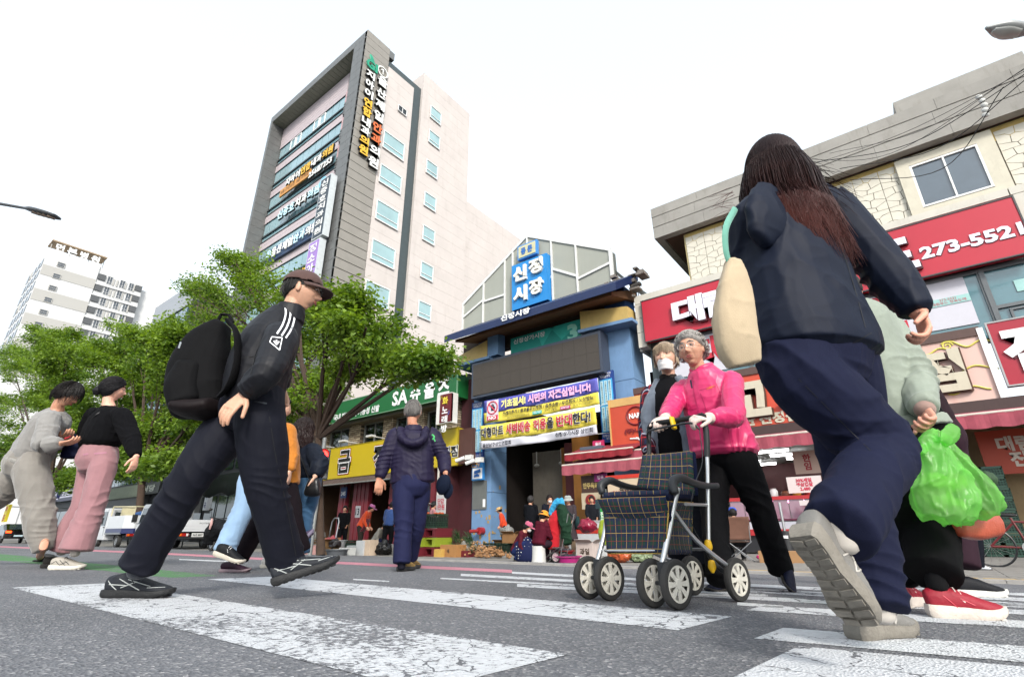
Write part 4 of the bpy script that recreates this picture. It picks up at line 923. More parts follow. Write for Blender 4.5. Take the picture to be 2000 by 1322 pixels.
# ================================================================= the other walkers
def JJ(D,**k):
	"""joints given as photo pixel (+ own distance); D is the default distance"""
	return {n:(P(v[0],v[1],v[2]) if len(v)==3 else P(v[0],v[1],D)) for n,v in k.items()}
def ground_shoe(root,u,v,ang,L=.28,d=None,**k):
	h=GR(u,v) if d is None else P(u,v,d); 
	if d is not None and d<9: h.z=gz(h.y) if h.y<99 else WALK
	f=cv(math.cos(ang),math.sin(ang),0); return shoe(root,h,h+f*L,(0,0,1),L=L,**k)
def socks(root,J,c='#d0d0d0',r=.037):
	for s in 'LR':
		sk=MB(); loft(sk,[J['A'+s]+Vector((0,0,.05)),J['A'+s]-Vector((0,0,.06))],[r,r],n=10,k=3); sk.build('sock',cloth(c,.95,.3,'sock'),root,smooth=True)
def purple_man():
	D=5.2
	J=JJ(D,H=(807,804),N=(807,834),SL=(773,850,5.18),SR=(843,849,5.22),EL=(752,897,5.15),ER=(866,890,5.2),WL=(741,934,5.1),WR=(870,924,5.05),C=(803,950),HL=(789,960,5.15),HR=(818,960,5.25),KL=(788,1030,5.1),KR=(812,1028,5.3),AL=(785,1094,5.05),AR=(800,1084,5.45))
	root,Mx=person('grey-haired man in dark purple hooded jacket and blue trousers walking away',J,head=(cv(.1,1,-.1),cv(0,0,1)),skin='#b57f66',hs=1.08,
		torso=([P(807,838,D),P(806,852,D),P(806,880,D),P(806,915,D),P(806,941,D)],[(.075,.075),(.185,.12),(.215,.14),(.215,.145),(.225,.15)]),
		arm_r=[.085,.083,.075,.068,.052],leg_r=[.115,.105,.09,.085,.082],tr=(.18,.15),vox=.008,topname='jacket',topm=cloth('#1f1a33',.6,.3,'purple_nylon',.1,9,.1,.4),botm=cloth('#1e2140',.8,.3,'blue_trouser',.2,9,.2,.3),
		hands={'L':(cv(.05,-.05,-1),cv(-.5,.9,0),1,.5,1.05),'R':(cv(-.1,.1,-1),cv(-.6,-.4,0),-1,.9,1.05)},
		tfolds=[(J['EL'],(0,0,1),.14,.05,.010),(J['ER'],(0,0,1),.14,.05,.010),(P(806,925,5.05),cv(.6,0,1),.18,.06,.006)],bfolds=[(J['KL'],cv(.2,0,1),.16,.07,.006),(J['AL'],(0,0,1),.13,.05,.007),(J['KR'],(0,0,1),.16,.07,.006)],twr=.003,bwr=.005)
	c=J['H']; cap_hair(root,c,Mx,1.08,'#5b5856',back=-.07,front=.055,thick=.006,amp=.003,side=-.03,bald=True); strands(root,c,Mx,1.08,'#6f6c69',600,.035,.008,side=-.035,back=-.075,front=.06,r=.0013)
	hb=MB(); loft(hb,[P(782,840,5.15),P(788,858,5.05),P(807,866,5.02),P(826,858,5.05),P(832,840,5.15)],[(.05,.04),(.06,.045),(.06,.045),(.06,.045),(.05,.04)],side=cv(0,1,0),n=14,k=4); fuse(hb,'hood',cloth('#1f1a33',.6,.3,'purple_nylon'),root,vox=.008,wr=.006)
	cb=MB(); loft(cb,[P(807,843,D),P(807,832,D)],[(.10,.10),(.085,.085)],cap=.1,k=3); fuse(cb,'collar',cloth('#1f1a33',.6,.3,'purple_nylon'),root,vox=.008,wr=.003)
	project_strip(root,[(844,848),(848,853),(845,858)],3,mat('sleeve_green','#1f9a4a',.6),'sleeve_mark',tgt=('jacket',)); project_strip(root,[(848,857),(850,862)],2,mat('sleeve_green','#1f9a4a',.6),'sleeve_mark',tgt=('jacket',))
	kw=dict(wd=.108,colr='#8a6f3c',sole='#2a2a2a',sole_h=.036,accent='#3a3225',stripes=[(.12,.05,.2,.05),(.05,.06,.09,.03)],vox=.006)
	ground_shoe(root,780,1112,R_(75),.29,5.05,**kw); ground_shoe(root,797,1100,R_(80),.29,5.4,**kw); socks(root,J,'#20202a')
	t=thing('cap','dark navy cap held in the right hand of the man in the purple jacket','cap',P(866,948,5.0)); b=MB()
	q=P(866,946,5.0); M1=Matrix.Rotation(.5,3,'Y')
	b.ell(q,(.085,.05,.10),M1,14,10); b.build('crown',cloth('#10182a',.85,.3,'cap_navy'),t,smooth=True)
	b=MB(); b.ell(q+cv(.05,0,-.06),(.06,.02,.075),M1,12,8); b.build('visor',cloth('#10182a',.85,.3,'cap_navy'),t,smooth=True)
def grey_boy():
	D=5.0
	J=JJ(D,H=(133,772,4.95),N=(112,800,4.98),SR=(96,820,4.82),SL=(112,818,5.18),ER=(86,868,4.72),EL=(118,862,5.2),WR=(118,866,4.72),WL=(126,855,5.0),C=(50,908),HR=(62,918,4.9),HL=(45,918,5.1),KR=(74,990,4.9),KL=(-5,968,5.15),AR=(84,1070,4.92),AL=(-75,1010,5.3))
	root,Mx=person('young man in baggy light grey sweatsuit looking down at his phone while walking',J,head=(cv(.86,.25,-.42),cv(.35,.1,1)),skin='#c18e74',hs=1.0,
		torso=([P(110,803,4.98),P(102,820,5.0),P(86,850,5.0),P(68,880,5.0),P(56,898,5.0),P(54,903,5.0)],[(.085,.085),(.195,.15),(.21,.165),(.20,.17),(.185,.16),(.18,.155)]),
		arm_r=[.088,.09,.085,.075,.055],leg_r=[.135,.138,.125,.115,.075],tr=(.19,.17),vox=.008,topname='sweatshirt',topm=cloth('#7d7b78',.95,.4,'grey_fleece',.3,9,.5),botm=cloth('#7a7670',.95,.4,'grey_fleece2',.3,9,.5),
		hands={'R':(cv(.9,.1,.15),cv(-.1,.2,1),-1,.5,1.),'L':(cv(.7,-.5,.15),cv(0,0,1),1,.5,1.)},
		tfolds=[(J['ER'],J['ER']-J['SR'],.16,.06,.014),(P(80,880,4.8),cv(.5,0,1),.22,.08,.010)],bfolds=[(J['KR'],(0,0,1),.2,.08,.010),(P(80,1050,4.85),(0,0,1),.13,.045,.014),(J['KL'],J['KL']-J['HL'],.2,.07,.014)],twr=.008,bwr=.008)
	c=J['H']; face_bits(root,c,Mx,skin=skinm('#c18e74')); cap_hair(root,c,Mx,1.03,'#1a1312',back=-.075,front=.045,thick=.020,amp=.006,side=-.045,fluff=1.25); glasses(root,c,Mx,colr='#777777'); strands(root,c,Mx,1.05,'#0f0b0a',700,.08,.024,side=-.04,back=-.07,front=.03)
	b=MB(); loft(b,[P(52,905,5.0),P(56,899,5.0)],[(.205,.185)]*2,side=(J['SR']-J['SL']).normalized(),n=22,k=2,cap=.1); fuse(b,'waistband',cloth('#85837e',.95,.6,'rib',.3,40,.6),root,vox=.008,wr=.002)
	# slide sandal
	h=GR(66,1097); d=cv(.95,.25,0).normalized(); b=MB(); 
	loft(b,[h+d*.0+Vector((0,0,.014)),h+d*.13+Vector((0,0,.012)),h+d*.27+Vector((0,0,.012))],[(.036,.012),(.045,.012),(.035,.012)],side=cv(-.25,.95,0),n=14,k=4); b.build('sandal_sole',mat('sandal_black','#151515',.7),root,smooth=True)
	b=MB(); loft(b,[h+d*.06+Vector((0,0,.055)),h+d*.14+Vector((0,0,.05)),h+d*.2+Vector((0,0,.035))],[(.045,.035),(.052,.035),(.048,.026)],side=cv(-.25,.95,0),n=14,k=4,cap=.2); b.build('sandal_strap',mat('sandal_black','#151515',.7),root,smooth=True)
	b=MB(); sk=skinm('#c18e74'); loft(b,[J['AR']+Vector((0,0,.08)),J['AR']+Vector((0,0,-.01)),h+d*.05+Vector((0,0,.05)),h+d*.16+Vector((0,0,.036)),h+d*.245+Vector((0,0,.024))],[.030,.030,(.034,.032),(.04,.022),(.035,.012)],side=cv(-.25,.95,0),n=14,k=4); b.build('foot',sk,root,smooth=True)
	t=thing('phone','phone in a red case held by the man in the grey sweatsuit','phone',P(133,853,4.8)); b=MB(); b.bar(P(126,856,4.80),P(138,851,4.82),.075,.011,cv(-.2,-.5,1)); b.build('case',mat('phone_red','#9a1f2c',.4),t,bevel=.002); b=MB(); b.bar(P(127,855,4.80)+Vector((0,0,.008)),P(137,850.5,4.82)+Vector((0,0,.008)),.066,.002,cv(-.2,-.5,1)); b.build('screen',mat('phone_glass','#101418',.1),t)
def pink_trousers():
	D=4.95
	J=JJ(D,H=(222,761),N=(212,794),SR=(238,812,4.85),SL=(182,812,5.1),ER=(257,858,4.8),EL=(165,860,5.2),WR=(266,892,4.72),WL=(160,900,5.2),C=(190,898),HR=(203,905,4.9),HL=(180,905,5.05),KR=(180,990,4.88),KL=(164,988,5.05),AR=(150,1068,4.86),AL=(124,1066,5.1))
	root,Mx=person('woman in black sweater and wide pink trousers with hair in a low bun',J,head=(cv(.75,.6,-.02),cv(.05,0,1)),skin='#d3a08a',hs=1.0,
		torso=([P(213,797,D),P(210,812,D),P(204,836,D),P(197,860,D),P(194,871,D)],[(.085,.08),(.185,.125),(.215,.155),(.215,.165),(.185,.145)]),
		arm_r=[.085,.088,.082,.07,.05],leg_r=[.11,.108,.105,.115,.13],tr=(.165,.155),vox=.008,topname='sweater',topm=cloth('#0b0b0e',.97,.4,'black_knit',.35,20,.9),botm=cloth('#8f696d',.85,.25,'pink_cloth',.2,9,.2),
		hands={'R':(cv(.05,-.1,-1),cv(-1,.2,0),-1,.4,.95),'L':(cv(0,0,-1),cv(1,0,0),1,.5,.9)},
		tfolds=[(J['ER'],J['ER']-J['SR'],.14,.055,.010),(P(200,850,4.8),cv(.4,0,1),.2,.07,.008)],bfolds=[(J['KR'],cv(.6,0,1),.22,.10,.007),(J['HR'],cv(.6,0,1),.16,.07,.005)],twr=.006,bwr=.004)
	c=J['H']; face_bits(root,c,Mx,skin=skinm('#d3a08a')); h=cap_hair(root,c,Mx,1.03,'#121114',back=-.09,front=.05,thick=.013,amp=.002,side=-.055,fluff=1.5)
	strands(root,c,Mx,1.03,'#171518',600,.09,.018,flow=(0,-1,-.5),side=-.045,back=-.08)
	b=MB(); q=c+Mx@Vector((0,-.125,-.035)); loft(b,[q+Vector((0,0,.03)),q,q-Vector((0,0,.03))],[.03,.04,.028],n=14,k=4); fuse(b,'hair_bun',hairm('#121114'),root,vox=.006,wr=.003,wrs=30)
	for (u,v,w_) in ((196,884,24),(168,886,10)):
		project_strip(root,[(u-w_/2,v+2),(u+w_/2,v)],3.2,cloth('#9d6f7d',.85,.2,'pink_flap'),'pocket_flap',tgt=('trousers',),back=.004)
	ground_shoe(root,100,1100,R_(8),.285,4.88,wd=.105,colr='#9c968c',sole='#c9c4b8',sole_h=.034,lace='#2a2a2a',accent='#15161a',stripes=[(.05,.075,.10,.03),(.08,.08,.14,.035),(.12,.075,.17,.045),(.09,.04,.15,.07),(.02,.05,.05,.07)],vox=.0055,collar=None)
	ground_shoe(root,86,1092,R_(12),.285,5.15,wd=.105,colr='#3a3530',sole='#2a2623',sole_h=.03,vox=.0065); socks(root,J,'#b8b0a8')
	t=thing('shoulder_bag','small dark navy shoulder bag carried by the woman in pink trousers','bag',P(138,895,5.15)); b=MB(); loft(b,[P(150,850,5.15),P(142,872,5.15),P(136,892,5.15)],[(.06,.03),(.085,.045),(.095,.05)],n=16,k=4,cap=.4,power=.8); fuse(b,'bag_body',cloth('#0e1530',.7,.4,'bag_cloth'),t,vox=.008,wr=.006)
	b=MB(); b.tube([Vector(q) for q in cr([tuple(P(u,v,d)) for u,v,d in ((205,800,4.84),(185,812,4.8),(168,832,4.88),(155,852,5.02))],5)],.006,6); b.build('strap',mat('strap_black','#101010',.5),t,smooth=True)
def mint_lady():
	J=JJ(2.3,H=(1648,572,2.5),N=(1672,612,2.4),SL=(1640,640,2.2),SR=(1728,632,2.42),ER=(1790,735,2.25),EL=(1640,750,2.2),WR=(1806,800,2.1),WL=(1650,830,2.2),C=(1765,830,2.36),HR=(1790,842,2.36),HL=(1742,842,2.3),KR=(1812,985,2.36),KL=(1752,980,2.32),AR=(1822,1112,2.2),AL=(1768,1108,2.46))
	root,Mx=person('older woman in pale mint blouse and black trousers holding green plastic bags',J,head=(cv(.5,.85,-.3),cv(.1,0,1)),skin='#b98470',
		torso=([P(1676,605,2.38),P(1690,630,2.36),P(1708,690,2.36),P(1735,770,2.36),P(1752,818,2.36),P(1755,826,2.36)],[(.09,.085),(.15,.12),(.18,.135),(.195,.15),(.215,.165),(.215,.165)]),
		arm_r=[.078,.078,.07,.064,.054],leg_r=[.12,.115,.10,.098,.095],tr=(.17,.15),vox=.0065,topname='blouse',topm=cloth('#7f877b',.7,.4,'mint_cloth',.15,12,.3),botm=cloth('#08080a',.9,.25,'black_cloth3',.1,12,.3),
		hands={'R':(P(1822,838,2.04)-P(1806,800,2.1),cv(-.9,-.2,-.2),1,1.1,.98)},
		tfolds=[(J['ER'],J['ER']-J['SR'],.14,.05,.010),(P(1800,780,2.1),cv(0,0,1),.1,.035,.006),(P(1720,760,2.2),cv(1,0,-.4),.2,.07,.007)],bfolds=[(J['KR'],(0,0,1),.18,.07,.007),(J['AR'],(0,0,1),.12,.05,.008)],twr=.005,bwr=.004)
	cap_hair(root,J['H'],Mx,1.02,'#2a2725',thick=.015,amp=.004)
	b=MB(); w_=J['WR']; e=(w_-J['ER']).normalized(); loft(b,[w_-e*.05,w_+e*.012],[.046,.038],n=14,k=3); cf=fuse(b,'cuff',cloth('#8a7168',.85,.2,'cuff_print'),root,vox=.005)
	hb=MB(); loft(hb,[P(1752,822,2.36),P(1760,842,2.36)],[(.235,.18),(.25,.19)],side=(J['SR']-J['SL']).normalized(),n=22,k=3,cap=.02); fuse(hb,'hem',cloth('#7f877b',.7,.4,'mint_cloth'),root,vox=.007,wr=.004)
	kw=dict(wd=.10,colr='#8a1226',sole='#c8bdb2',sole_h=.04,lace='#cdbfb8',accent='#b32a3c',stripes=[(.06,.08,.1,.04),(.12,.07,.16,.05)],vox=.005,high=.09)
	ground_shoe(root,1808,1178,R_(-20),.25,2.22,**kw); ground_shoe(root,1752,1168,R_(35),.25,2.5,**kw); socks(root,J,'#161618')
	# bags
	gm=bagm('green_bag','#93cf78')
	for (lab,pts,rd,d) in (('bright green plastic bag of cabbage hanging from the mint woman\'s hand, left of two',[(1822,838),(1820,868),(1830,920),(1845,975),(1852,1008)],[(.012,.01),(.05,.04),(.082,.062),(.10,.075),(.092,.068)],2.02),
                           ('translucent green bag of dark vegetables in the mint woman\'s hand, right of two',[(1824,842),(1842,872),(1872,925),(1905,970),(1925,993)],[(.012,.01),(.04,.035),(.068,.058),(.084,.07),(.06,.055)],2.10)):
		t=thing('plastic_bag',lab,'plastic bag',P(pts[-1][0],pts[-1][1],d),'green plastic bags in the hand')
		b=MB(); loft(b,[P(u,v,d) for u,v in pts],rd,n=20,k=5,cap=.35,power=.85); ax=P(*pts[0],d)-P(*pts[-1],d)
		fuse(b,'bag_skin',gm,t,vox=.005,sm=1,wr=.016,wrs=20,axis=ax,seed=5)
		g=MB(); rg=random.Random(4)
		cc='#9fb36a' if d<2.05 else '#1f3a1c'
		for i in range(9): g.ell(P(pts[3][0]+rg.uniform(-30,30),pts[3][1]+rg.uniform(-38,22),d+rg.uniform(-.03,.03)),rg.uniform(.02,.045),n=10,m=8)
		fuse(g,'contents',mat('veg'+cc,cc,.7,var=.35,vs=30,bump=.5),t,vox=.007,wr=.006,wrs=30)
	t=bpy.data.objects['plastic_bag']
	b=MB(); loft(b,[P(1822,850,2.0),P(1840,862,1.97),P(1858,846,1.96),P(1866,830,1.96)],[(.01,.006),(.03,.008),(.035,.01),(.02,.006)],n=12,k=4,cap=.3); fuse(b,'handle',gm,t,vox=.004,wr=.004,wrs=30)
	b=MB(); loft(b,[P(1820,862,2.0),P(1800,880,1.98),P(1790,882,1.97)],[(.01,.006),(.022,.008),(.012,.006)],n=12,k=4,cap=.3); fuse(b,'handle',gm,t,vox=.004,wr=.004,wrs=30)
	t=thing('handbag','terracotta leather handbag hanging behind the green plastic bags','handbag',P(1905,1040,2.2)); lm=mat('terracotta','#a04a34',.4,var=.15,bump=.2,bs=120)
	b=MB(); loft(b,[P(1872,1022,2.18),P(1905,1026,2.2),P(1942,1020,2.22)],[(.05,.035),(.055,.045),(.05,.035)],side=(0,0,1),n=18,k=4,cap=.4,power=.7); fuse(b,'bag_body',lm,t,vox=.006,wr=.002)
	b=MB(); b.tube([Vector(q) for q in cr([tuple(P(u,v,d)) for u,v,d in ((1826,842,2.12),(1852,880,2.16),(1885,960,2.22),(1905,1012,2.22))],5)],.008,8); b.build('strap',lm,t,smooth=True)
	# woman behind her in plum trousers
	J=JJ(2.9,H=(1725,640,3.1),N=(1745,690,3.1),SL=(1720,710,3.0),SR=(1790,710,3.2),ER=(1815,780,3.2),EL=(1735,790,3.1),WR=(1825,840,3.2),WL=(1750,850,3.1),C=(1838,858,3.2),HR=(1852,870,3.2),HL=(1825,870,3.2),KR=(1868,980,3.15),KL=(1835,985,3.2),AR=(1882,1098,3.1),AL=(1850,1095,3.25))
	root,Mx=person('woman in plum trousers with small white flowers, mostly hidden behind the green bags',J,head=(cv(.6,.8,0),cv(0,0,1)),torso=([P(1750,690,3.1),P(1765,715,3.1),P(1795,780,3.15),P(1822,840,3.2)],[(.08,.07),(.13,.10),(.15,.12),(.16,.13)]),
		arm_r=[.06,.055,.05,.045,.04],leg_r=[.09,.085,.08,.075,.075],tr=(.14,.12),vox=.009,top='#2a1c22',topm=cloth('#2a1c22'),botm=cloth('#2e1d26',.85,.3,'plum_cloth'),near=False)
	cap_hair(root,J['H'],Mx,1.0,'#1c1a18',thick=.012)
	ground_shoe(root,1862,1140,R_(-10),.25,3.1,colr='#14151a',sole='#d0cdc6',sole_h=.03,vox=.007); ground_shoe(root,1840,1130,R_(10),.25,3.3,colr='#14151a',sole='#d0cdc6',vox=.008)
	fm=mat('flower_white','#d0c8cc',.7)
	for (u,v) in ((1866,1070),(1872,1076),(1864,1080),(1870,1084),(1867,1074)): project_strip(root,[(u,v),(u+2.5,v+1)],2.2,fm,'flower',tgt=('trousers',))
def bagm(n,c):
	if n in MC: return MC[n]
	m=mat(n,c,.28,var=.15,vs=20,bump=.35,bs=45); m=m.copy(); b=m.node_tree.nodes['Principled BSDF']; N=m.node_tree.nodes; L=m.node_tree.links
	tr=N.new('ShaderNodeBsdfTranslucent'); tr.inputs[0].default_value=col('#a6ea86'); tp=N.new('ShaderNodeBsdfTransparent'); tp.inputs[0].default_value=(.55,.95,.4,1)
	a=N.new('ShaderNodeMixShader'); a.inputs[0].default_value=.5; L.new(b.outputs[0],a.inputs[1]); L.new(tr.outputs[0],a.inputs[2])
	d=N.new('ShaderNodeMixShader'); d.inputs[0].default_value=.45; L.new(a.outputs[0],d.inputs[1]); L.new(tp.outputs[0],d.inputs[2]); L.new(d.outputs[0],N['Material Output'].inputs[0])
	MC[n]=m; return m
def behind_three():
	# mustard jacket
	J=JJ(4.9,H=(548,798),N=(548,830),SR=(560,842,4.8),SL=(535,842,5.1),ER=(568,885,4.75),EL=(528,885,5.1),WR=(566,920,4.7),WL=(530,925,5.1),C=(548,945),HR=(558,955,4.85),HL=(540,955,5.0),KR=(572,1020,4.8),KL=(510,1018,5.0),AR=(588,1072,4.85),AL=(470,1085,4.85))
	root,Mx=person('woman in mustard jacket and dark maroon trousers walking behind the man in black',J,head=(cv(.8,.6,0),cv(0,0,1)),
		torso=([P(548,832,4.9),P(548,846,4.9),P(550,880,4.9),P(552,920,4.9),P(552,948,4.9)],[(.08,.075),(.16,.12),(.185,.15),(.18,.155),(.18,.15)]),
		arm_r=[.08,.078,.07,.065,.055],leg_r=[.11,.105,.09,.085,.08],tr=(.16,.14),vox=.010,topname='jacket',topm=cloth('#a8661c',.75,.4,'mustard_cloth'),botm=cloth('#160f14',.9,.3,'maroon_cloth'),near=False,hands={'R':(cv(0,0,-1),cv(-1,0,0),-1,.5)},twr=.006,bwr=.005,
		tfolds=[(J['ER'],(0,0,1),.14,.05,.010)],bfolds=[(J['KL'],(0,0,1),.16,.07,.010)])
	cap_hair(root,J['H'],Mx,1.05,'#0d0c0d',back=-.09,thick=.02,amp=.005)
	ground_shoe(root,432,1107,R_(-4),.27,4.75,wd=.1,colr='#2a1424',sole='#7a6a70',sole_h=.022,style='slip',vox=.006); shoe(root,P(572,1078,4.9),P(592,1060,4.95),cv(-.6,0,.6),L=.25,colr='#3a2c48',sole='#6b6276',vox=.007)
	# curly hair
	J=JJ(5.4,H=(594,842,5.4),N=(594,872,5.4),SR=(612,880,5.3),SL=(582,880,5.5),ER=(624,905,5.2),EL=(575,910,5.5),WR=(615,930,5.1),WL=(578,935,5.5),C=(598,942,5.4),HR=(606,948,5.35),HL=(590,948,5.45),KR=(596,1010,5.3),KL=(575,1005,5.5),AR=(590,1075,5.3),AL=(532,1072,5.6))
	root,Mx=person('woman with long curly dark hair, navy jacket, blue jeans and black handbag',J,head=(cv(.2,.97,-.1),cv(0,0,1)),
		torso=([P(594,872,5.4),P(595,882,5.4),P(598,905,5.4),P(601,935,5.4)],[(.08,.075),(.16,.12),(.19,.15),(.185,.15)]),
		arm_r=[.085,.09,.09,.08,.05],leg_r=[.11,.105,.085,.08,.078],tr=(.16,.14),vox=.010,topname='jacket',topm=cloth('#141a26',.6,.4,'navy_sat'),botm=cloth('#30506e',.85,.5,'denim'),near=False,hands={'R':(cv(0,0,-1),cv(-1,0,0),-1,.5)},twr=.007,bwr=.005,tfolds=[(J['ER'],(0,0,1),.14,.05,.012)],bfolds=[(J['KR'],(0,0,1),.16,.06,.010)])
	h=cap_hair(root,J['H'],Mx,1.05,'#1d1413',back=-.11,front=.07,thick=.03,amp=.015,fs=50,side=-.09); b=MB(); rg=random.Random(8); c=J['H']
	for i in range(260):
		a=rg.uniform(-.3,math.pi+.3)+math.pi; s=Vector((math.cos(a),math.sin(a),0)); p=c+Mx@Vector((s.x*.095,s.y*.105-.01,rg.uniform(.0,.08))); pts=[]
		ph=rg.uniform(0,6)
		for j in range(12): pts.append(p+Mx@Vector((math.cos(ph+j*1.1)*.010+s.x*j*.0015,math.sin(ph+j*1.1)*.010+s.y*j*.002,-j*.021)))
		b.tube(pts,[.004]*10+[.003,.001],4,False)
	b.build('hair_strands',hairm('#241716'),h,smooth=True)
	ground_shoe(root,512,1098,R_(-12),.27,5.5,colr='#b8b4ae',sole='#c8c2b4',lace='#d8d8d8',accent='#a02028',stripes=[(.1,.04,.14,.07)],vox=.007); ground_shoe(root,585,1096,R_(30),.27,5.3,colr='#b8b4ae',sole='#c8c2b4',vox=.007)
	t=thing('handbag','black leather handbag at the curly haired woman\'s side','handbag',P(614,962,5.1)); b=MB(); loft(b,[P(602,950,5.1),P(612,952,5.1),P(622,950,5.1)],[(.09,.05)]*3,side=(0,0,1),n=14,k=3,cap=.4,power=.7); fuse(b,'bag_body',mat('bag_black','#0e0e10',.35),t,vox=.009); b=MB(); b.tube([P(604,935,5.1),P(585,885,5.25),P(592,874,5.35)],.008,6); b.build('strap',mat('bag_black','#0e0e10',.35),t,smooth=True)
	# pale jeans
	J=JJ(4.4,H=(512,752,4.6),N=(512,790,4.6),SR=(520,805,4.5),SL=(500,805,4.7),ER=(522,850,4.5),EL=(500,850,4.7),WR=(520,890,4.5),WL=(500,890,4.7),C=(508,905,4.6),HR=(516,915,4.5),HL=(498,915,4.65),KR=(540,1000,4.5),KL=(478,990,4.6),AR=(560,1062,4.6),AL=(440,1072,4.55))
	root,Mx=person('walker in pale blue jeans and black sneakers, body hidden behind the man in black',J,head=(cv(.9,.4,0),cv(0,0,1)),torso=([P(512,790,4.6),P(512,805,4.6),P(511,850,4.6),P(510,890,4.6)],[(.07,.06),(.12,.1),(.13,.11),(.13,.11)]),
		arm_r=[.055,.055,.05,.045,.04],leg_r=[.10,.105,.09,.085,.085],tr=(.13,.12),vox=.010,topm=cloth('#1a1a1e'),botm=cloth('#7f99b4',.85,.5,'pale_denim'),near=False,bfolds=[(J['KL'],(0,0,1),.2,.07,.010),(J['AL'],(0,0,1),.1,.04,.010)],bwr=.006)
	cap_hair(root,J['H'],Mx,1.0,'#0d0c0d')
	shoe(root,P(418,1084,4.45),P(478,1104,4.42),cv(.3,0,1),L=.28,colr='#121316',sole='#b9b1a4',lace='#cfcfcf',sole_h=.032,vox=.006); ground_shoe(root,552,1085,R_(5),.27,4.75,colr='#121316',sole='#b9b1a4',vox=.007)
def walkers():
	build_man(); girl(); walker(); pink_woman(); mask_man(); purple_man(); grey_boy(); pink_trousers(); mint_lady(); behind_three()
# ================================================================= setting: ground
Y0=19.0
FX=Vector((1,0,0)); FZ=Vector((0,0,1)); FY=Vector((0,1,0))
def F(u,v,y=Y0): p=PY(u,v,y); return p.x,p.z
def asphalt():
	m=bpy.data.materials.new('asphalt'); m.use_nodes=True; N=m.node_tree.nodes; L=m.node_tree.links; b=N['Principled BSDF']
	tc=N.new('ShaderNodeTexCoord'); co=tc.outputs['Object']
	v=N.new('ShaderNodeTexVoronoi'); v.inputs['Scale'].default_value=130; v.inputs['Randomness'].default_value=1; L.new(co,v.inputs[0])
	v2=N.new('ShaderNodeTexVoronoi'); v2.inputs['Scale'].default_value=62; L.new(co,v2.inputs[0])
	sp=N.new('ShaderNodeSeparateColor'); L.new(v.outputs['Color'],sp.inputs[0]); sp2=N.new('ShaderNodeSeparateColor'); L.new(v2.outputs['Color'],sp2.inputs[0])
	r=N.new('ShaderNodeValToRGB'); e=r.color_ramp.elements; e[0].position=0; e[0].color=(.085,.088,.098,1); e[1].position=1; e[1].color=(.40,.39,.39,1)
	for p,c in ((.45,(.112,.116,.128,1)),(.78,(.15,.153,.163,1)),(.93,(.21,.21,.215,1))): k=e.new(p); k.color=c
	L.new(sp.outputs[0],r.inputs[0])
	r2=N.new('ShaderNodeValToRGB'); e=r2.color_ramp.elements; e[0].position=.55; e[0].color=(.125,.129,.142,1); e[1].position=1; e[1].color=(.2,.2,.205,1); L.new(sp2.outputs[1],r2.inputs[0])
	mx=N.new('ShaderNodeMix'); mx.data_type='RGBA'; mx.inputs[0].default_value=.25; L.new(r.outputs[0],mx.inputs[6]); L.new(r2.outputs[0],mx.inputs[7])
	n=N.new('ShaderNodeTexNoise'); n.inputs['Scale'].default_value=.55; n.inputs['Detail'].default_value=7; n.inputs['Roughness'].default_value=.7; L.new(co,n.inputs[0])
	mr=N.new('ShaderNodeMapRange'); mr.inputs[1].default_value=.3; mr.inputs[2].default_value=.7; mr.inputs[3].default_value=.74; mr.inputs[4].default_value=1.16; L.new(n.outputs[0],mr.inputs[0])
	m2=N.new('ShaderNodeMix'); m2.data_type='RGBA'; m2.blend_type='MULTIPLY'; m2.inputs[0].default_value=1; L.new(mx.outputs[2],m2.inputs[6]); L.new(mr.outputs[0],m2.inputs[7])
	vc=N.new('ShaderNodeTexVoronoi'); vc.feature='DISTANCE_TO_EDGE'; vc.inputs['Scale'].default_value=.9
	nd=N.new('ShaderNodeTexNoise'); nd.inputs['Scale'].default_value=2.2; nd.inputs['Detail'].default_value=6; L.new(co,nd.inputs[0]); mxv=N.new('ShaderNodeMix'); mxv.data_type='RGBA'; mxv.inputs[0].default_value=.35; L.new(co,mxv.inputs[6]); L.new(nd.outputs[1],mxv.inputs[7]); L.new(mxv.outputs[2],vc.inputs[0])
	ck=N.new('ShaderNodeMath'); ck.operation='LESS_THAN'; ck.inputs[1].default_value=.0012; L.new(vc.outputs[0],ck.inputs[0]); ck2=N.new('ShaderNodeMath'); ck2.operation='MULTIPLY'; ck2.inputs[1].default_value=.3; L.new(ck.outputs[0],ck2.inputs[0])
	m3=N.new('ShaderNodeMix'); m3.data_type='RGBA'; L.new(ck2.outputs[0],m3.inputs[0]); L.new(m2.outputs[2],m3.inputs[6]); m3.inputs[7].default_value=(.02,.02,.02,1)
	L.new(m3.outputs[2],b.inputs['Base Color']); b.inputs['Roughness'].default_value=.88; b.inputs['Specular IOR Level'].default_value=.35
	bn=N.new('ShaderNodeBump'); bn.inputs['Strength'].default_value=.9; bn.inputs['Distance'].default_value=.006; L.new(v.outputs['Distance'],bn.inputs['Height']); L.new(bn.outputs[0],b.inputs['Normal'])
	return m
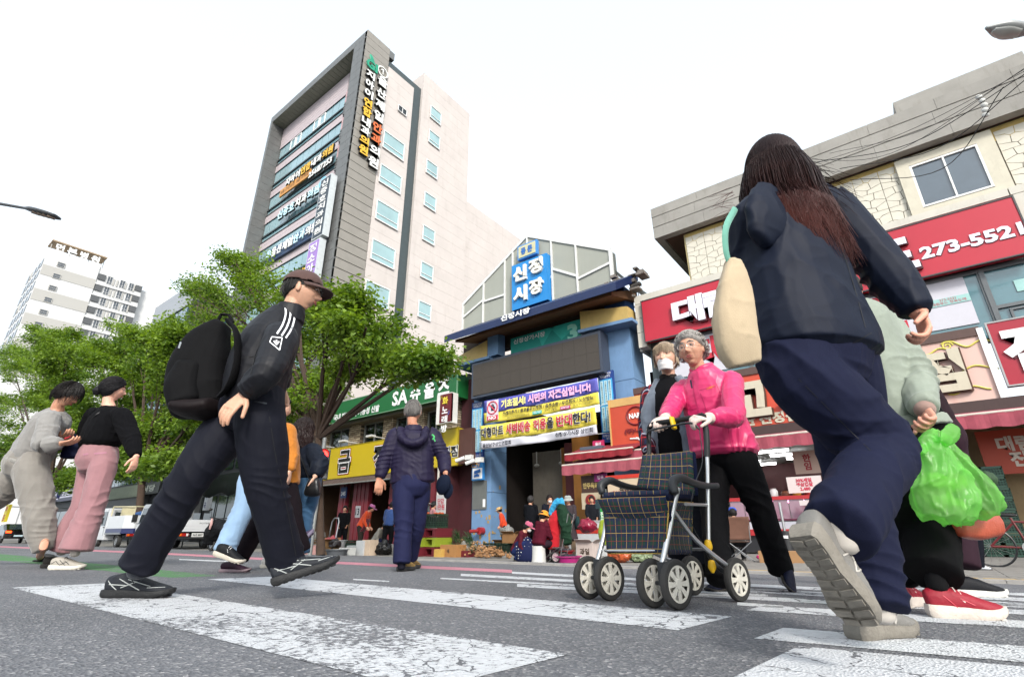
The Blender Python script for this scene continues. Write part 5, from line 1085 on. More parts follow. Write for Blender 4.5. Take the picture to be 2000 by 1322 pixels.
def paint(name,c,wear=.45,cracks=.012):
	"""road paint: worn through to the asphalt in grains, with crazing"""
	m=asphalt(); m.name=name; N=m.node_tree.nodes; L=m.node_tree.links; b=N['Principled BSDF']; old=b.inputs['Base Color'].links[0].from_socket
	tc=N.new('ShaderNodeTexCoord'); co=tc.outputs['Object']
	n=N.new('ShaderNodeTexNoise'); n.inputs['Scale'].default_value=42; n.inputs['Detail'].default_value=8; n.inputs['Roughness'].default_value=.75; L.new(co,n.inputs[0])
	n2=N.new('ShaderNodeTexNoise'); n2.inputs['Scale'].default_value=1.6; n2.inputs['Detail'].default_value=5; L.new(co,n2.inputs[0])
	uv=N.new('ShaderNodeUVMap'); sp=N.new('ShaderNodeSeparateXYZ'); L.new(uv.outputs[0],sp.inputs[0])
	# u = 0..1 across the stripe; edges wear more
	d=N.new('ShaderNodeMath'); d.operation='PINGPONG'; d.inputs[1].default_value=.5; L.new(sp.outputs[0],d.inputs[0])
	e=N.new('ShaderNodeMapRange'); e.inputs[1].default_value=0; e.inputs[2].default_value=.10; e.inputs[3].default_value=.06; e.inputs[4].default_value=0; L.new(d.outputs[0],e.inputs[0])
	s1=N.new('ShaderNodeMath'); s1.operation='MULTIPLY_ADD'; s1.inputs[1].default_value=.55; L.new(n2.outputs[0],s1.inputs[0]); L.new(n.outputs[0],s1.inputs[2])
	s2=N.new('ShaderNodeMath'); s2.operation='ADD'; L.new(s1.outputs[0],s2.inputs[0]); L.new(e.outputs[0],s2.inputs[1])
	s2b=N.new('ShaderNodeMath'); s2b.operation='MULTIPLY_ADD'; s2b.inputs[1].default_value=.06; L.new(sp.outputs[1],s2b.inputs[0]); L.new(s2.outputs[0],s2b.inputs[2])
	mk=N.new('ShaderNodeMapRange'); t=1.02-wear*.5; mk.inputs[1].default_value=t; mk.inputs[2].default_value=t+.035; L.new(s2b.outputs[0],mk.inputs[0])
	vc=N.new('ShaderNodeTexVoronoi'); vc.feature='DISTANCE_TO_EDGE'; vc.inputs['Scale'].default_value=7.5; vc.inputs['Randomness'].default_value=1
	nd=N.new('ShaderNodeTexNoise'); nd.inputs['Scale'].default_value=9; nd.inputs['Detail'].default_value=5; L.new(co,nd.inputs[0]); mv=N.new('ShaderNodeMix'); mv.data_type='RGBA'; mv.inputs[0].default_value=.12; L.new(co,mv.inputs[6]); L.new(nd.outputs[1],mv.inputs[7]); L.new(mv.outputs[2],vc.inputs[0])
	nz=N.new('ShaderNodeTexNoise'); nz.inputs['Scale'].default_value=3.1; L.new(co,nz.inputs[0]); th=N.new('ShaderNodeMapRange'); th.inputs[1].default_value=.38; th.inputs[2].default_value=.66; th.inputs[3].default_value=0; th.inputs[4].default_value=cracks; L.new(nz.outputs[0],th.inputs[0])
	ck=N.new('ShaderNodeMath'); ck.operation='LESS_THAN'; L.new(vc.outputs[0],ck.inputs[0]); L.new(th.outputs[0],ck.inputs[1])
	mxm=N.new('ShaderNodeMath'); mxm.operation='MAXIMUM'; L.new(mk.outputs[0],mxm.inputs[0]); L.new(ck.outputs[0],mxm.inputs[1])
	pc=N.new('ShaderNodeMix'); pc.data_type='RGBA'; pc.blend_type='MULTIPLY'; pc.inputs[0].default_value=1; pc.inputs[6].default_value=col(c); mr=N.new('ShaderNodeMapRange'); mr.inputs[1].default_value=.3; mr.inputs[2].default_value=.75; mr.inputs[3].default_value=1.06; mr.inputs[4].default_value=.8; L.new(n.outputs[0],mr.inputs[0]); L.new(mr.outputs[0],pc.inputs[7])
	mx=N.new('ShaderNodeMix'); mx.data_type='RGBA'; L.new(mxm.outputs[0],mx.inputs[0]); L.new(pc.outputs[2],mx.inputs[6]); L.new(old,mx.inputs[7]); L.new(mx.outputs[2],b.inputs['Base Color'])
	return m
def stripe(name,poly,m,n=24,lift=.0015,widen=0):
	"""painted quad on the cambered road: corners a b c d, a-b one long edge, d-c the other"""
	a,b,c,d=[Vector((p[0],p[1],0)) for p in poly]; V=[];F_=[];UV=[]
	for i in range(n+1):
		for j in range(7):
			s=i/n; t=j/6; p=(a*(1-s)+b*s)*(1-t)+(d*(1-s)+c*s)*t; V.append((p.x,p.y,gz(p.y)+lift)); UV.append((t,s))
	for i in range(n):
		for j in range(6): k=i*7+j; F_.append((k,k+1,k+8,k+7))
	me=newmesh(name,V,F_,[m]); uv=me.uv_layers.new(name='UVMap')
	for l in me.loops: uv.data[l.index].uv=UV[l.vertex_index]
	bm=bmesh.new(); bm.from_mesh(me); bmesh.ops.recalc_face_normals(bm,faces=bm.faces)
	if sum(f.normal.z for f in bm.faces)<0: bmesh.ops.reverse_faces(bm,faces=bm.faces)
	bm.to_mesh(me); bm.free()
	return link(name,me,None,'structure')
def ground():
	A=asphalt(); ys=[-80,-30,-10,-6]+[x*.5 for x in range(-10,21)]+[10.01]
	V=[];F_=[]
	xs=[-900,-200,-60,-20,0,20,60,300]
	for y in ys:
		for x in xs: V.append((x,y,gz(y)))
	n=len(xs)
	for i in range(len(ys)-1):
		for j in range(n-1): k=i*n+j; F_.append((k,k+1,k+n+1,k+n))
	link('road',newmesh('road',V,F_,[A]),None,'structure')
	pv=mat('pavement','#77746f',.9,var=.2,vs=2.0,bump=.3,bs=60,dirt=.3)
	b=MB(); b.quad((-900,10.01,-.35),(300,10.01,-.35),(300,900,-.35),(-900,900,-.35)); b.build('ground',pv,kind='structure')
	# pavement slabs laid in front of the shops on the right, with a row of ridged guide slabs
	W=paint('road_paint_white','#bfc1c4',.19,.038); P_=paint('road_paint_pink','#b97c88',.14,.004); G_=paint('road_paint_green','#4f7a4e',.34,.0)
	g=lambda u,v: (GR(u,v).x,GR(u,v).y)
	W2=paint('road_paint_near','#bfc1c4',.31,.045)
	W1=paint('road_paint_worn','#c3c5c7',.34,.020)
	# near stripes, measured corner by corner
	stripe('crosswalk_stripe',[g(12,1143),g(1112,1279),g(880,1345),g(-60,1152)][0:4],W1) if False else None
	a,b,c,d=g(10,1144),g(1125,1280),g(700,1345),g(15,1150)
	def par(tip,right,wd,m,name='crosswalk_stripe'):
		"""stripe running from tip (left end) to right end, width vector wd"""
		t=Vector(tip); r=Vector(right); w_=Vector(wd); return stripe(name,[t,r,r+w_,t+w_],m,n=30)
	# stripe geometry: all run the same way and are equally wide
	L1=Vector(g(405,1131)); R1=Vector(g(1430,1204)); B1=Vector(g(1325,1231)); wv=B1-R1; dirv=(R1-L1).normalized()
	gap=wv*1.0
	stripe('crosswalk_stripe',[L1-wv,R1,B1,L1],W,n=40)
	T2=Vector(g(20,1147)); R2=Vector(g(1112,1278)); stripe('crosswalk_stripe',[T2-wv,R2,R2+wv,T2],W2,n=40)
	T3=Vector(g(1560,1262)); stripe('crosswalk_stripe',[T3,T3+dirv*4.0,T3+dirv*4.0+wv*1.1,T3+wv*1.1],W,n=30)
	# far stripes on the right half, receding to the kerb
	for (u,v,L_,k) in ((1530,1226,3.6,.62),(1495,1182,4.0,.55),(1010,1150,5.5,.34),(1010,1140,6,.25),(1010,1128,7,.30),(1010,1116,9,.26)):
		s=Vector(g(u,v)); 
		if u>1200: stripe('crosswalk_stripe',[s,s+dirv*L_,s+dirv*L_+wv*k,s+wv*k],W if v<1200 else W1,n=24)
	for (u0,v0,u1,v1,h) in ((1000,1116,2010,1168,5),(900,1120,2010,1180,5.5),(1010,1140,2010,1192,7),(1450,1148,2010,1178,6),(1600,1139,2010,1158,4),(860,1128,1500,1160,3)):
		stripe('crosswalk_stripe',[g(u0,v0),g(u1,v1),g(u1,v1+h+2),g(u0,v0+h*.8)],W if h>4 else W1,n=30)
	for (u0,v0,u1,v1,h) in ((350,1091,470,1096,2.2),(690,1130,760,1134,2.5),(1440,1176,1530,1182,6),(60,1072,120,1074,1.3)):
		stripe('lane_mark',[g(u0,v0),g(u1,v1),g(u1,v1+h),g(u0,v0+h)],W1,n=10)
	# pink line and green lane
	pts=[(-60,1062.5),(0,1066),(320,1079),(650,1096),(1000,1112.5)]
	for i in range(len(pts)-1):
		(u0,v0),(u1,v1)=pts[i],pts[i+1]; h0=2.4+u0*.0035; h1=2.4+u1*.0035
		if i: stripe('edge_line',[g(u0,v0),g(u1,v1),g(u1,v1+h1),g(u0,v0+h0)],P_,n=20)
	stripe('green_lane',[g(-30,1078),g(430,1124),g(330,1128),g(-30,1091)],G_,n=20,lift=.001)
	kb=mat('kerb_stone','#8d8a86',.85,var=.2,vs=6,bump=.3); gp=mat('guide_slab','#a08a62',.8,var=.15,vs=8)
	slab=None
	y0=GR(1990,1141).y; zt=gz(y0)
	proto=None
	for i in range(46):
		x=-8+i*.5
		b=MB(); b.box((x,y0,gz(y0)-.02),(x+.495,y0+.16,gz(y0)+.03)); o=b.build('kerb',kb,None,'structure')
	tp=thing('guide_paving','ochre tactile guide slabs along the kerb at the right end of the crossing','paving',(0,y0+.5,gz(y0)))
	b=MB(); b.box((-.149,-.149,0),(.149,.149,.02))
	for k in range(4): b.box((-.13,-.12+k*.07,.02),(.13,-.09+k*.07,.028))
	me=newmesh('slab',b.V,b.F,[gp])
	for i in range(34):
		for j in range(2):
			o=bpy.data.objects.new('slab',me); C.objects.link(o); o.parent=tp; y=y0+.32+j*.3; o.location=(-2.2+i*.3,y-(y0+.5),gz(y)-gz(y0)+.002)
	ps=thing('paving','grey pavement slabs between the kerb and the shops on the right','paving',(0,y0+1,gz(y0)))
	b=MB(); b.box((-.245,-.245,-.01),(.245,.245,.012)); me=newmesh('slab',b.V,b.F,[mat('paver_grey','#7b7873',.85,var=.22,vs=3,bump=.3)])
	for i in range(20):
		for j in range(10):
			y=y0+.95+j*.5; o=bpy.data.objects.new('slab',me); C.objects.link(o); o.parent=ps; o.location=(-2.0+i*.5,y-(y0+1),gz(y)-gz(y0)+.0); o.rotation_euler=(math.atan2(gz(y+.2)-gz(y-.2),.4),0,0)
# ================================================================= the clinic tower
def win(parent,x0,x1,z0,z1,y,glass,frame,fw=.06,dep=.12,cols=1,face='Y',rows=(),name='window'):
	"""a window (frame) with one pane per column; face 'Y' looks to -Y, face 'X' looks to +X (x0,x1 are then y)"""
	def pt(a,b,c): return (a,b,c) if face=='Y' else (y-(b-y),a,c)
	b=MB()
	def bx(a0,a1,c0,c1,d0,d1): b.box(pt(a0,y+d0,c0),pt(a1,y+d1,c1))
	bx(x0,x1,z0,z0+fw,-.03,dep); bx(x0,x1,z1-fw,z1,-.03,dep); bx(x0,x0+fw,z0+fw,z1-fw,-.028,dep); bx(x1-fw,x1,z0+fw,z1-fw,-.028,dep)
	w_=(x1-x0)/cols
	for i in range(1,cols): bx(x0+w_*i-fw*.4,x0+w_*i+fw*.4,z0+fw,z1-fw,-.026,dep*.9)
	for r in rows: zz=z0+(z1-z0)*r; bx(x0+fw,x1-fw,zz-fw*.4,zz+fw*.4,-.024,dep*.8)
	o=b.build(name,frame,parent)
	for i in range(cols):
		p=MB(); q0=pt(x0+w_*i+fw*.3,y+.03,z0+fw*.5); q1=pt(x0+w_*(i+1)-fw*.3,y+.045,z1-fw*.5); p.box(q0,q1); p.build('pane',glass,o)
	return o
def glassm(n,c,rough=.06,spec=.9,var=.18,vs=.5):
	return mat(n,c,rough,var=var,vs=vs,spec=spec,coat=.6)
def tower():
	XL,XR,YW=-50.4,-32.26,20.4; ZT=45.3
	t=thing('clinic_tower','ten-storey clinic tower with metal portal frame, glass bands and stacked clinic signs','building',((XL+XR)/2,25,-.35))
	pk=mat('tile_pink','#b0a4a6',.55,var=.08,vs=2,bump=.1); gm=glassm('tower_glass','#74979f'); dk=mat('dark_frame','#2f3638',.5); dm=mat('dark_metal','#686968',.45,metal=.3,var=.1,vs=2); lm=mat('light_metal','#8a857d',.5,metal=.15,var=.08,vs=1.5,dirt=.12)
	white=mat('white_render','#b9b1ac',.85,var=.07,vs=.5,bump=.1,dirt=.2)
	b=MB(); b.box((XL+.5,YW+.25,-.35),(XR-.3,34,ZT-.2)); b.build('core',mat('core_dark','#3a4446',.5),t)
	rows=[42.2-3.46*i for i in range(12)]
	# spandrel tile bands between the glass rows, laid as courses
	crs=None
	tops=[ZT-.15]+[r-2.5 for r in rows]; bots=rows
	for i in range(12):
		z1=tops[i]; z0=bots[i]
		if i>10: break
		n=max(1,round((z1-z0)/.42)); h=(z1-z0)/n
		for k in range(n):
			b=MB(); b.box((XL+.5,YW,z0+k*h+.012),(-36.9,YW+.2,z0+(k+1)*h-.012)); b.build('tile_course',pk,t)
	for i,r in enumerate(rows[:11]):
		n=11; x0,x1=XL+.55,-37.0; w_=(x1-x0)/n
		for k in range(n):
			a=x0+k*w_; b=MB(); b.box((a+.03,YW+.10,r-1.62),(a+w_-.03,YW+.14,r-.04)); b.build('pane',gm,t)
			if i==0 and k in (2,3,6,7): 
				win(t,a+.1,a+w_-.1,r-1.5,r-.1,YW+.04,gm,mat('white_frame','#d8d8d6',.5),.09)
			b=MB(); b.box((a+.03,YW+.10,r-2.38),(a+w_-.03,YW+.14,r-1.82)); b.build('pane',gm,t)
		b=MB(); b.box((x0,YW-.04,r-1.8),(x1,YW+.16,r-1.64)); b.box((x0,YW-.06,r-2.5),(x1,YW+.16,r-2.4)); b.box((x0,YW+.02,r-.04),(x1,YW+.12,r)); b.build('mullion_rail',dk,t)
	# pink column with louvres
	for i,r in enumerate(rows[:11]):
		for k in range(2):
			for j in range(3):
				b=MB(); b.box((-36.85+j*.72,YW-.1,r-1.0+k*.75-.35),(-36.85+j*.72+.69,YW+.1,r-1.0+k*.75+.37)); b.build('tile',mat('tile_rose','#b08f90',.5,var=.1),t)
		for k in range(5):
			b=MB(); b.box((-36.85,YW-.14,r-2.95+k*.32),(-34.7,YW+.1,r-2.72+k*.32)); b.build('louvre',dm,t)
	# portal frame: top, left fin, right pylon
	n=30
	for k in range(n):
		a=XL+k*(XR-XL)/n; b=MB(); b.box((a+.01,19,ZT),(a+(XR-XL)/n-.01,YW+2,ZT+.9)); b.build('portal_panel',dm,t)
		b=MB(); b.box((a+.015,19.02,ZT-.03),(a+(XR-XL)/n-.015,YW+.3,ZT)); b.build('soffit_panel',mat('soffit','#7e7f70',.5,var=.1,metal=.2),t)
	n=46
	for k in range(n):
		z=2.0+k*(ZT-2.0)/n; h=(ZT-2.0)/n
		b=MB(); b.box((XL,19,z+.01),(XL+.45,YW+.4,z+h-.01)); b.build('fin_panel',dm,t)
		for (xa,xb) in ((-34.25,-33.3),(-33.28,XR-.02)):
			b=MB(); b.box((xa,19,z+.012+ (.2 if xa>-34 else 0)*0),(xb,19.3,z+h-.012)); b.build('pylon_panel',dm,t)
	n=52
	for k in range(n):
		z=.5+k*(ZT+.9-.5)/n; h=(ZT+.4)/n; b=MB(); b.hexa([(XR-.3,19.0,z+.09),(XR+.02,19.0,z+.09),(XR+.02,21.75,z+.09),(XR-.3,21.75,z+.09)],[(XR-.3,19.0,z+h-.01),(XR+.07,19.0,z+h-.01),(XR+.07,21.75,z+h-.01),(XR-.3,21.75,z+h-.01)]); b.build('side_panel',lm,t)
	b=MB(); b.box((-34.2,19.3,0),(XR-.3,21.6,ZT)); b.build('pylon_core',dk,t)
	# rendered side wall in courses with windows
	def course(y0,y1,z0,z1,nm='wall_course',x=XR,hh=1.18):
		n=max(1,round((z1-z0)/hh)); h=(z1-z0)/n
		for k in range(n): b=MB(); b.box((x-3,y0,z0+k*h+.006),(x,y1,z0+(k+1)*h-.006)); b.build(nm,white,t)
	course(21.82,25.2,0,44.0); course(25.2,26.35,0,38.5,x=XR-1.2); course(26.4,33.8,-.3,47.3); course(33.8,46,-.3,35.0,x=XR-.25); 
	b=MB(); b.box((XR-14,22,0),(XR-3,33.8,43.5)); b.box((XR-14,33.8,0),(XR-3.3,46,34.9)); b.build('rear_block',white,t)
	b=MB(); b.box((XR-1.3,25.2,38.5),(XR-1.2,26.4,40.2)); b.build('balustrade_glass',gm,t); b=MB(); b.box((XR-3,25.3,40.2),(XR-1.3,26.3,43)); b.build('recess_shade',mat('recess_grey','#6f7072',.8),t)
	wf=mat('white_frame','#d8d8d6',.5); gs=glassm('side_glass','#8aa8aa',.1)
	for (u,v) in ((749,255),(742,320),(735,390),(726,466),(713,546),(702,640)):
		p=PX(u,v,XR); 
		for _ in (0,): win(t,p.y,p.y+2.55,p.z-2.0,p.z,XR+.12,gs,wf,.08,.06,1,'X',rows=(.3,))
	for (u,v) in ((850,210),(847,257),(842,315),(838,378),(835,443),(831,514),(826,590),(822,668)):
		p=PX(u-10,v-2,XR); win(t,p.y,p.y+1.6,p.z-1.55,p.z+.1,XR+.12,gs,wf,.07,.06,1,'X',rows=(.28,))
	p=PX(777,205,XR); win(t,p.y,p.y+1.1,p.z-.75,p.z,XR+.12,mat('dark_glass','#20282c',.1,var=0),wf,.06,.06,2,'X')
	# raised letters running down the pylon
	wl=mat('letter_white','#dcdcd8',.4,var=.03); yl=mat('letter_yellow','#d8a92c',.4,var=.03); ol=mat('letter_orange','#c9622c',.4,var=.03); dkc=mat('letter_box','#1c1c1e',.5); gr=mat('letter_green','#0f8a6a',.4)
	sgn=thing('column_sign','white and yellow raised letters running down the tower\'s metal corner, left column','sign',(XR,19.9,31)); 
	def col_(chars,u0,v0,u1,v1,par,cm,sz):
		n=len(chars)
		for i,ch in enumerate(chars):
			k=(i+.5)/n; p=PX(u0+(u1-u0)*k,v0+(v1-v0)*k,XR+.1)
			text(ch,par,dkc,p,FY,FZ,height=sz*1.0,width=sz*.98,depth=.22,fat=.045,name='letter_edge')
			text(ch,par,cm[i],p+FX*.23,FY,FZ,height=sz*.97,width=sz*.95,depth=.03,fat=.035,name='letter')
	col_('지아이연합내과의원',722,140,706,304,sgn,[wl]*3+[yl]*2+[wl]*2+[yl]*2,.98)
	p=PX(725,130,XR+.1); text('GI',sgn,gr,p+FX*.1,FY,FZ,height=1.1,width=1.3,depth=.1,fat=.04,name='letter'); b=MB(); b.ell(p+FZ*.95,(.06,.25,.5),Matrix.Rotation(.5,3,'X')); b.build('leaf',gr,sgn,smooth=True)
	sg2=thing('column_sign','white and orange raised letters running down the tower\'s metal corner, right column','sign',(XR,21,31))
	col_('울산제일안과의원',746,152,725,330,sg2,[wl]*4+[ol]*2+[wl]*2,1.12)
	p=PX(747,142,XR+.12); text('①',sg2,wl,p,FY,FZ,height=1.25,depth=.1,fat=.01,name='letter')
	# letters on the glass front
	def row(label,txt,u0,v0,u1,v1,hh,cm,board=None,y=20.1,first=None):
		a=PY(u0,v0,y); c=PY(u1,v1,y); s=thing('fascia_sign',label,'sign',(a+c)/2); L_=(c-a); z=(a.z+c.z)/2
		if board: b=MB(); b.box((a.x-.3,y+.02,z-hh*.75),(c.x+.3,y+.25,z+hh*.75)); b.build('board',board,s)
		n=len(txt)
		for i,ch in enumerate(txt):
			q=Vector((a.x+(c.x-a.x)*(i+.5)/n,y,z)); mm=cm[i] if isinstance(cm,list) else cm
			if not board: text(ch,s,dkc,q,FX,FZ,height=hh*1.05,width=(c.x-a.x)/n*.93,depth=.18,fat=.05,name='letter_edge')
			text(ch,s,mm,q-FY*.16,FX,FZ,height=hh,width=(c.x-a.x)/n*.86,depth=.05,fat=.035,name='letter')
		return s
	ic=mat('letter_ice','#bfe0ea',.4,var=.03)
	row('raised white and gold clinic name, highest of the signs across the glass','지아이연합내과의원',560,363,655,287,1.0,[wl]*3+[yl]*2+[wl]*2+[yl]*2)
	s=row('white phone number with orange plates under the highest clinic name','256-7253',606,345,652,313,.7,wl)
	a=PY(548,380,20.1); c=PY(606,345,20.1); b=MB(); b.box((a.x,20.0,a.z-.45),(c.x,20.15,a.z+.45)); b.build('orange_plate',mat('plate_orange','#b9823c',.5),s); text('5층 건강검진  8층 수액실',s,mat('ink_dark','#3a1c10',.6,var=0),((a.x+c.x)/2,19.99,a.z),FX,FZ,width=(c.x-a.x)*.9,height=.45)
	row('raised pale blue dental clinic name across the middle of the glass','신중호치과의원',545,424,628,368,1.05,[ic]*3+[wl]*2+[ic]*2)
	p=PY(634,358,20.0); s=thing('round_sign','small blue disc reading 7F beside the dental clinic name','sign',p); b=MB(); b.cyl(p,p-FY*.2,.62,20); b.build('disc',mat('disc_blue','#6fb4d0',.4),s); text('7F',s,wl,p-FY*.22,FX,FZ,height=.55,fat=.03)
	row('long slate blue board with white eye clinic name across the lower glass','①울산제일안과의원',524,497,622,447,1.05,[ic]+[wl]*4+[ic]*2+[wl]*2,board=mat('board_slate','#2f4463',.5))
	row('gold clinic letters low on the glass behind the tree','소아청소년과의원',560,560,618,512,.9,yl)
	# projecting vertical signs
	def blade(label,txt,u,v0,v1,colr,lc,wd=1.6,y0=18.0):
		p0=PY(u,v0,19.0); p1=PY(u,v1,19.0); s=thing('blade_sign',label,'sign',(p0.x,18.6,p1.z)); zt,zb=p0.z,p1.z
		b=MB(); b.box((p0.x-.02,18.2,zb),(p0.x+1.62,18.75,zt)); b.build('box',mat('sign_rim','#b8bec0',.4),s); b=MB(); b.box((p0.x+.12,18.16,zb+.12),(p0.x+1.5,18.3,zt-.12)); b.build('face',mat('face'+colr,colr,.4,var=.05),s)
		n=len(txt); 
		for i,ch in enumerate(txt): text(ch,s,lc,(p0.x+.8,18.14,zt-.25-(zt-zb-.5)*(i+.5)/n),FX,FZ,height=(zt-zb-.5)/n*.8,width=1.05,fat=.03)
		b=MB(); 
		for zz in (zb+1,zt-1): b.box((p0.x+.7,18.75,zz),(p0.x+.8,20.4,zz+.1))
		b.build('bracket',dk,s)
	blade('tall navy blade sign with white dental clinic letters on the tower front','신중호치과의원',643,362,468,'#26333f',wl)
	blade('lilac blade sign with white letters below the navy one on the tower front','정소아과',621,484,566,'#8c6bb0',wl)
# ================================================================= distant buildings
def hotel():
	X=-200.8; t=thing('apartment_block','tall white apartment block with grey bands at the far left','building',(X-15,30,-.35)); w_=mat('hotel_white','#c2c2c1',.8,var=.04,vs=.05); g=mat('hotel_grey','#a3a19c',.8,var=.04,vs=.05); gl=glassm('far_glass','#2c343c',.25); dk=mat('far_dark','#4a4c4e',.6)
	b=MB(); b.box((X-27,19.4,-.3),(X,33,85)); b.box((X-20,33,-.3),(X-.4,46,84.6)); b.box((X-24,46,-.3),(X-2.5,57,82)); b.build('wall',w_,t)
	for (u0,v0,v1) in ((83.5,515,534),(65,561,583),(47,609,631),(28,659,681),(9,705,730)):
		a=PX(u0,v0,X); c=PX(u0-7,v1,X); b=MB(); b.box((X-.1,19.45,c.z),(X+.12,33.05,a.z)); b.build('grey_band',g,t)
	for (u,v) in ((117,514),(108,536),(100,559),(91,582),(82,606),(72,630),(63,655)):
		p=PX(u-4,v-3,X); win(t,p.y,p.y+2.0,p.z-1.6,p.z,X+.25,gl,g,.15,.2,1,'X',rows=(.5,))
	for i in range(7):
		z=82.3-i*4.02
		for y in (33.3,43.9):
			b=MB(); b.box((X-.5,y,z-2.0),(X+.06,y+2.0,z)); b.build('recess',dk,t)
		b=MB(); b.box((X-.4,33.02,z-3.95),(X+.1,46,z-3.5)) if i<6 else b.box((X-.4,33.02,z-3.8),(X+.1,46,z-3.5)); b.build('floor_slab',w_,t)
		for y in (35.8,39.4,42.0): win(t,y,y+1.5,z-2.7,z+.2,X-.25,gl,w_,.1,.2,2,'X',rows=(.28,))
		for y in (37.7,38.7,41.2,43.6): b=MB(); b.box((X-.38,y-.18,z-2.7),(X-.1,y+.2,z-.3)); b.build('pilaster',g,t)
	for i in range(12):
		z=82-i*4
		for k in range(5):
			b=MB(); b.box((X-4-k*4.6,19.25,z-2.6),(X-1.2-k*4.6,19.42,z)); b.build('pane',gl if k!=3 or i%3 else g,t)
	b=MB(); b.box((X-30,22,-.3),(X-27,30,74)); b.build('side_bay',g,t)
	s=thing('roof_sign','white rooftop sign letters under a tan canopy on the far white block','sign',(X-2,25,85)); b=MB(); b.box((X-7,19.6,88.6),(X-.5,34.2,89.0)); b.build('canopy',mat('tan_roof','#9a8468',.7),s)
	for i,ch in enumerate('먼본병원'): text(ch,s,mat('roof_letter','#d2d2d0',.6),(X-1,22+i*3.1,87),FY,FZ,height=2.6,depth=.3,fat=.04,name='letter')
	b=MB(); 
	for y in (20,25,30,34): b.box((X-3,y-.1,84.9),(X-2.8,y+.1,88.6))
	b.build('post',g,s)
	# dark glass building
	t=thing('glass_building','dark glass office building with a flat sign band behind the left trees','building',(-66,25,-.35)); gl2=glassm('office_glass','#3c5568',.08); dk=mat('office_frame','#3a3d40',.5); gy=mat('office_grey','#8e9298',.6,var=.05)
	x0=F(292,640)[0]; x1=F(368,585)[0]; zt=F(292,622)[1]
	b=MB(); b.box((x0,19.3,-.3),(x1,34,zt+1.2)); b.build('wall',dk,t); b=MB(); b.box((x0-.1,19.1,zt-1.6),(x1+.1,19.4,zt+1.3)); b.build('parapet',gy,t)
	for i in range(6):
		z=zt-1.9-i*3.6
		for k in range(9): a=x0+k*(x1-x0)/9; b=MB(); b.box((a+.06,19.15,z-1.9),(a+(x1-x0)/9-.06,19.32,z)); b.build('pane',gl2,t)
		b=MB(); b.box((x0,19.12,z-3.3),(x1,19.3,z-2.1)); b.build('spandrel',gy if i==0 else mat('spandrel_green','#67705f',.6),t)
	for i in range(6):
		z=zt-1-i*3.6
		for k in range(4): b=MB(); b.box((x1-.02,20+k*3.3,z-2.6),(x1+.08,22.8+k*3.3,z)); b.build('pane',gl2 if k%2 else mat('brown_louvre','#5a4c42',.7),t)
	b=MB()
	for k in range(7):
		y=19.6+k*.5; b.tube([(x1+.2,y,zt+.5),(x1+.3,y+.3,zt*.6),(x1+.2,y-.2,3)],.05,5)
	b.build('cable',mat('cable_black','#1a1a1a',.6),t)
	text('대한내과의원',t,mat('sign_cream','#a5a88c',.5),((x0+x1)/2,19.08,zt-4.7),FX,FZ,width=(x1-x0)*.7,height=1.0,fat=.03)
	b=MB(); 
# ================================================================= green and yellow shop building
def board(name,label,x0,x1,z0,z1,y,c,parent=None,dep=.35,rim=None,group=None):
	s=thing(name,label,'sign',((x0+x1)/2,y+dep/2,z0),group) if parent is None else parent
	b=MB(); b.box((x0,y,z0),(x1,y+dep,z1)); b.build('sign_box',mat('box'+c,c,.45,var=.05,vs=.8),s)
	if rim:
		b=MB(); r=.04; b.box((x0-r,y-.02,z0-r),(x1+r,y+.05,z0)); b.box((x0-r,y-.02,z1),(x1+r,y+.05,z1+r)); b.box((x0-r,y-.02,z0),(x0,y+.05,z1)); b.box((x1,y-.02,z0),(x1+r,y+.05,z1)); b.build('rim',mat('rim'+rim,rim,.4),s)
	return s
def pix_text(s,txt,u0,v0,u1,v1,y,par,m,h,depth=0,fat=.03,name='lettering',layers=(),wf=1.0):
	a=PY(u0,v0,y); c=PY(u1,v1,y); z=(a.z+c.z)/2; o=Vector(((a.x+c.x)/2,y,z)); k=0
	for (mm,ft) in layers:
		text(txt,par,mm,o-FY*k,FX,FZ,height=h*(1+ft*.9),width=(c.x-a.x)*(1+ft*.55),fat=ft,name=name,depth=depth); k+=.006 if not depth else depth+.004
	text(txt,par,m,o-FY*k,FX,FZ,height=h,width=(c.x-a.x)*wf,fat=fat,name=name,depth=depth)
WT=lambda: mat('print_white','#dedede',.45,var=.03)
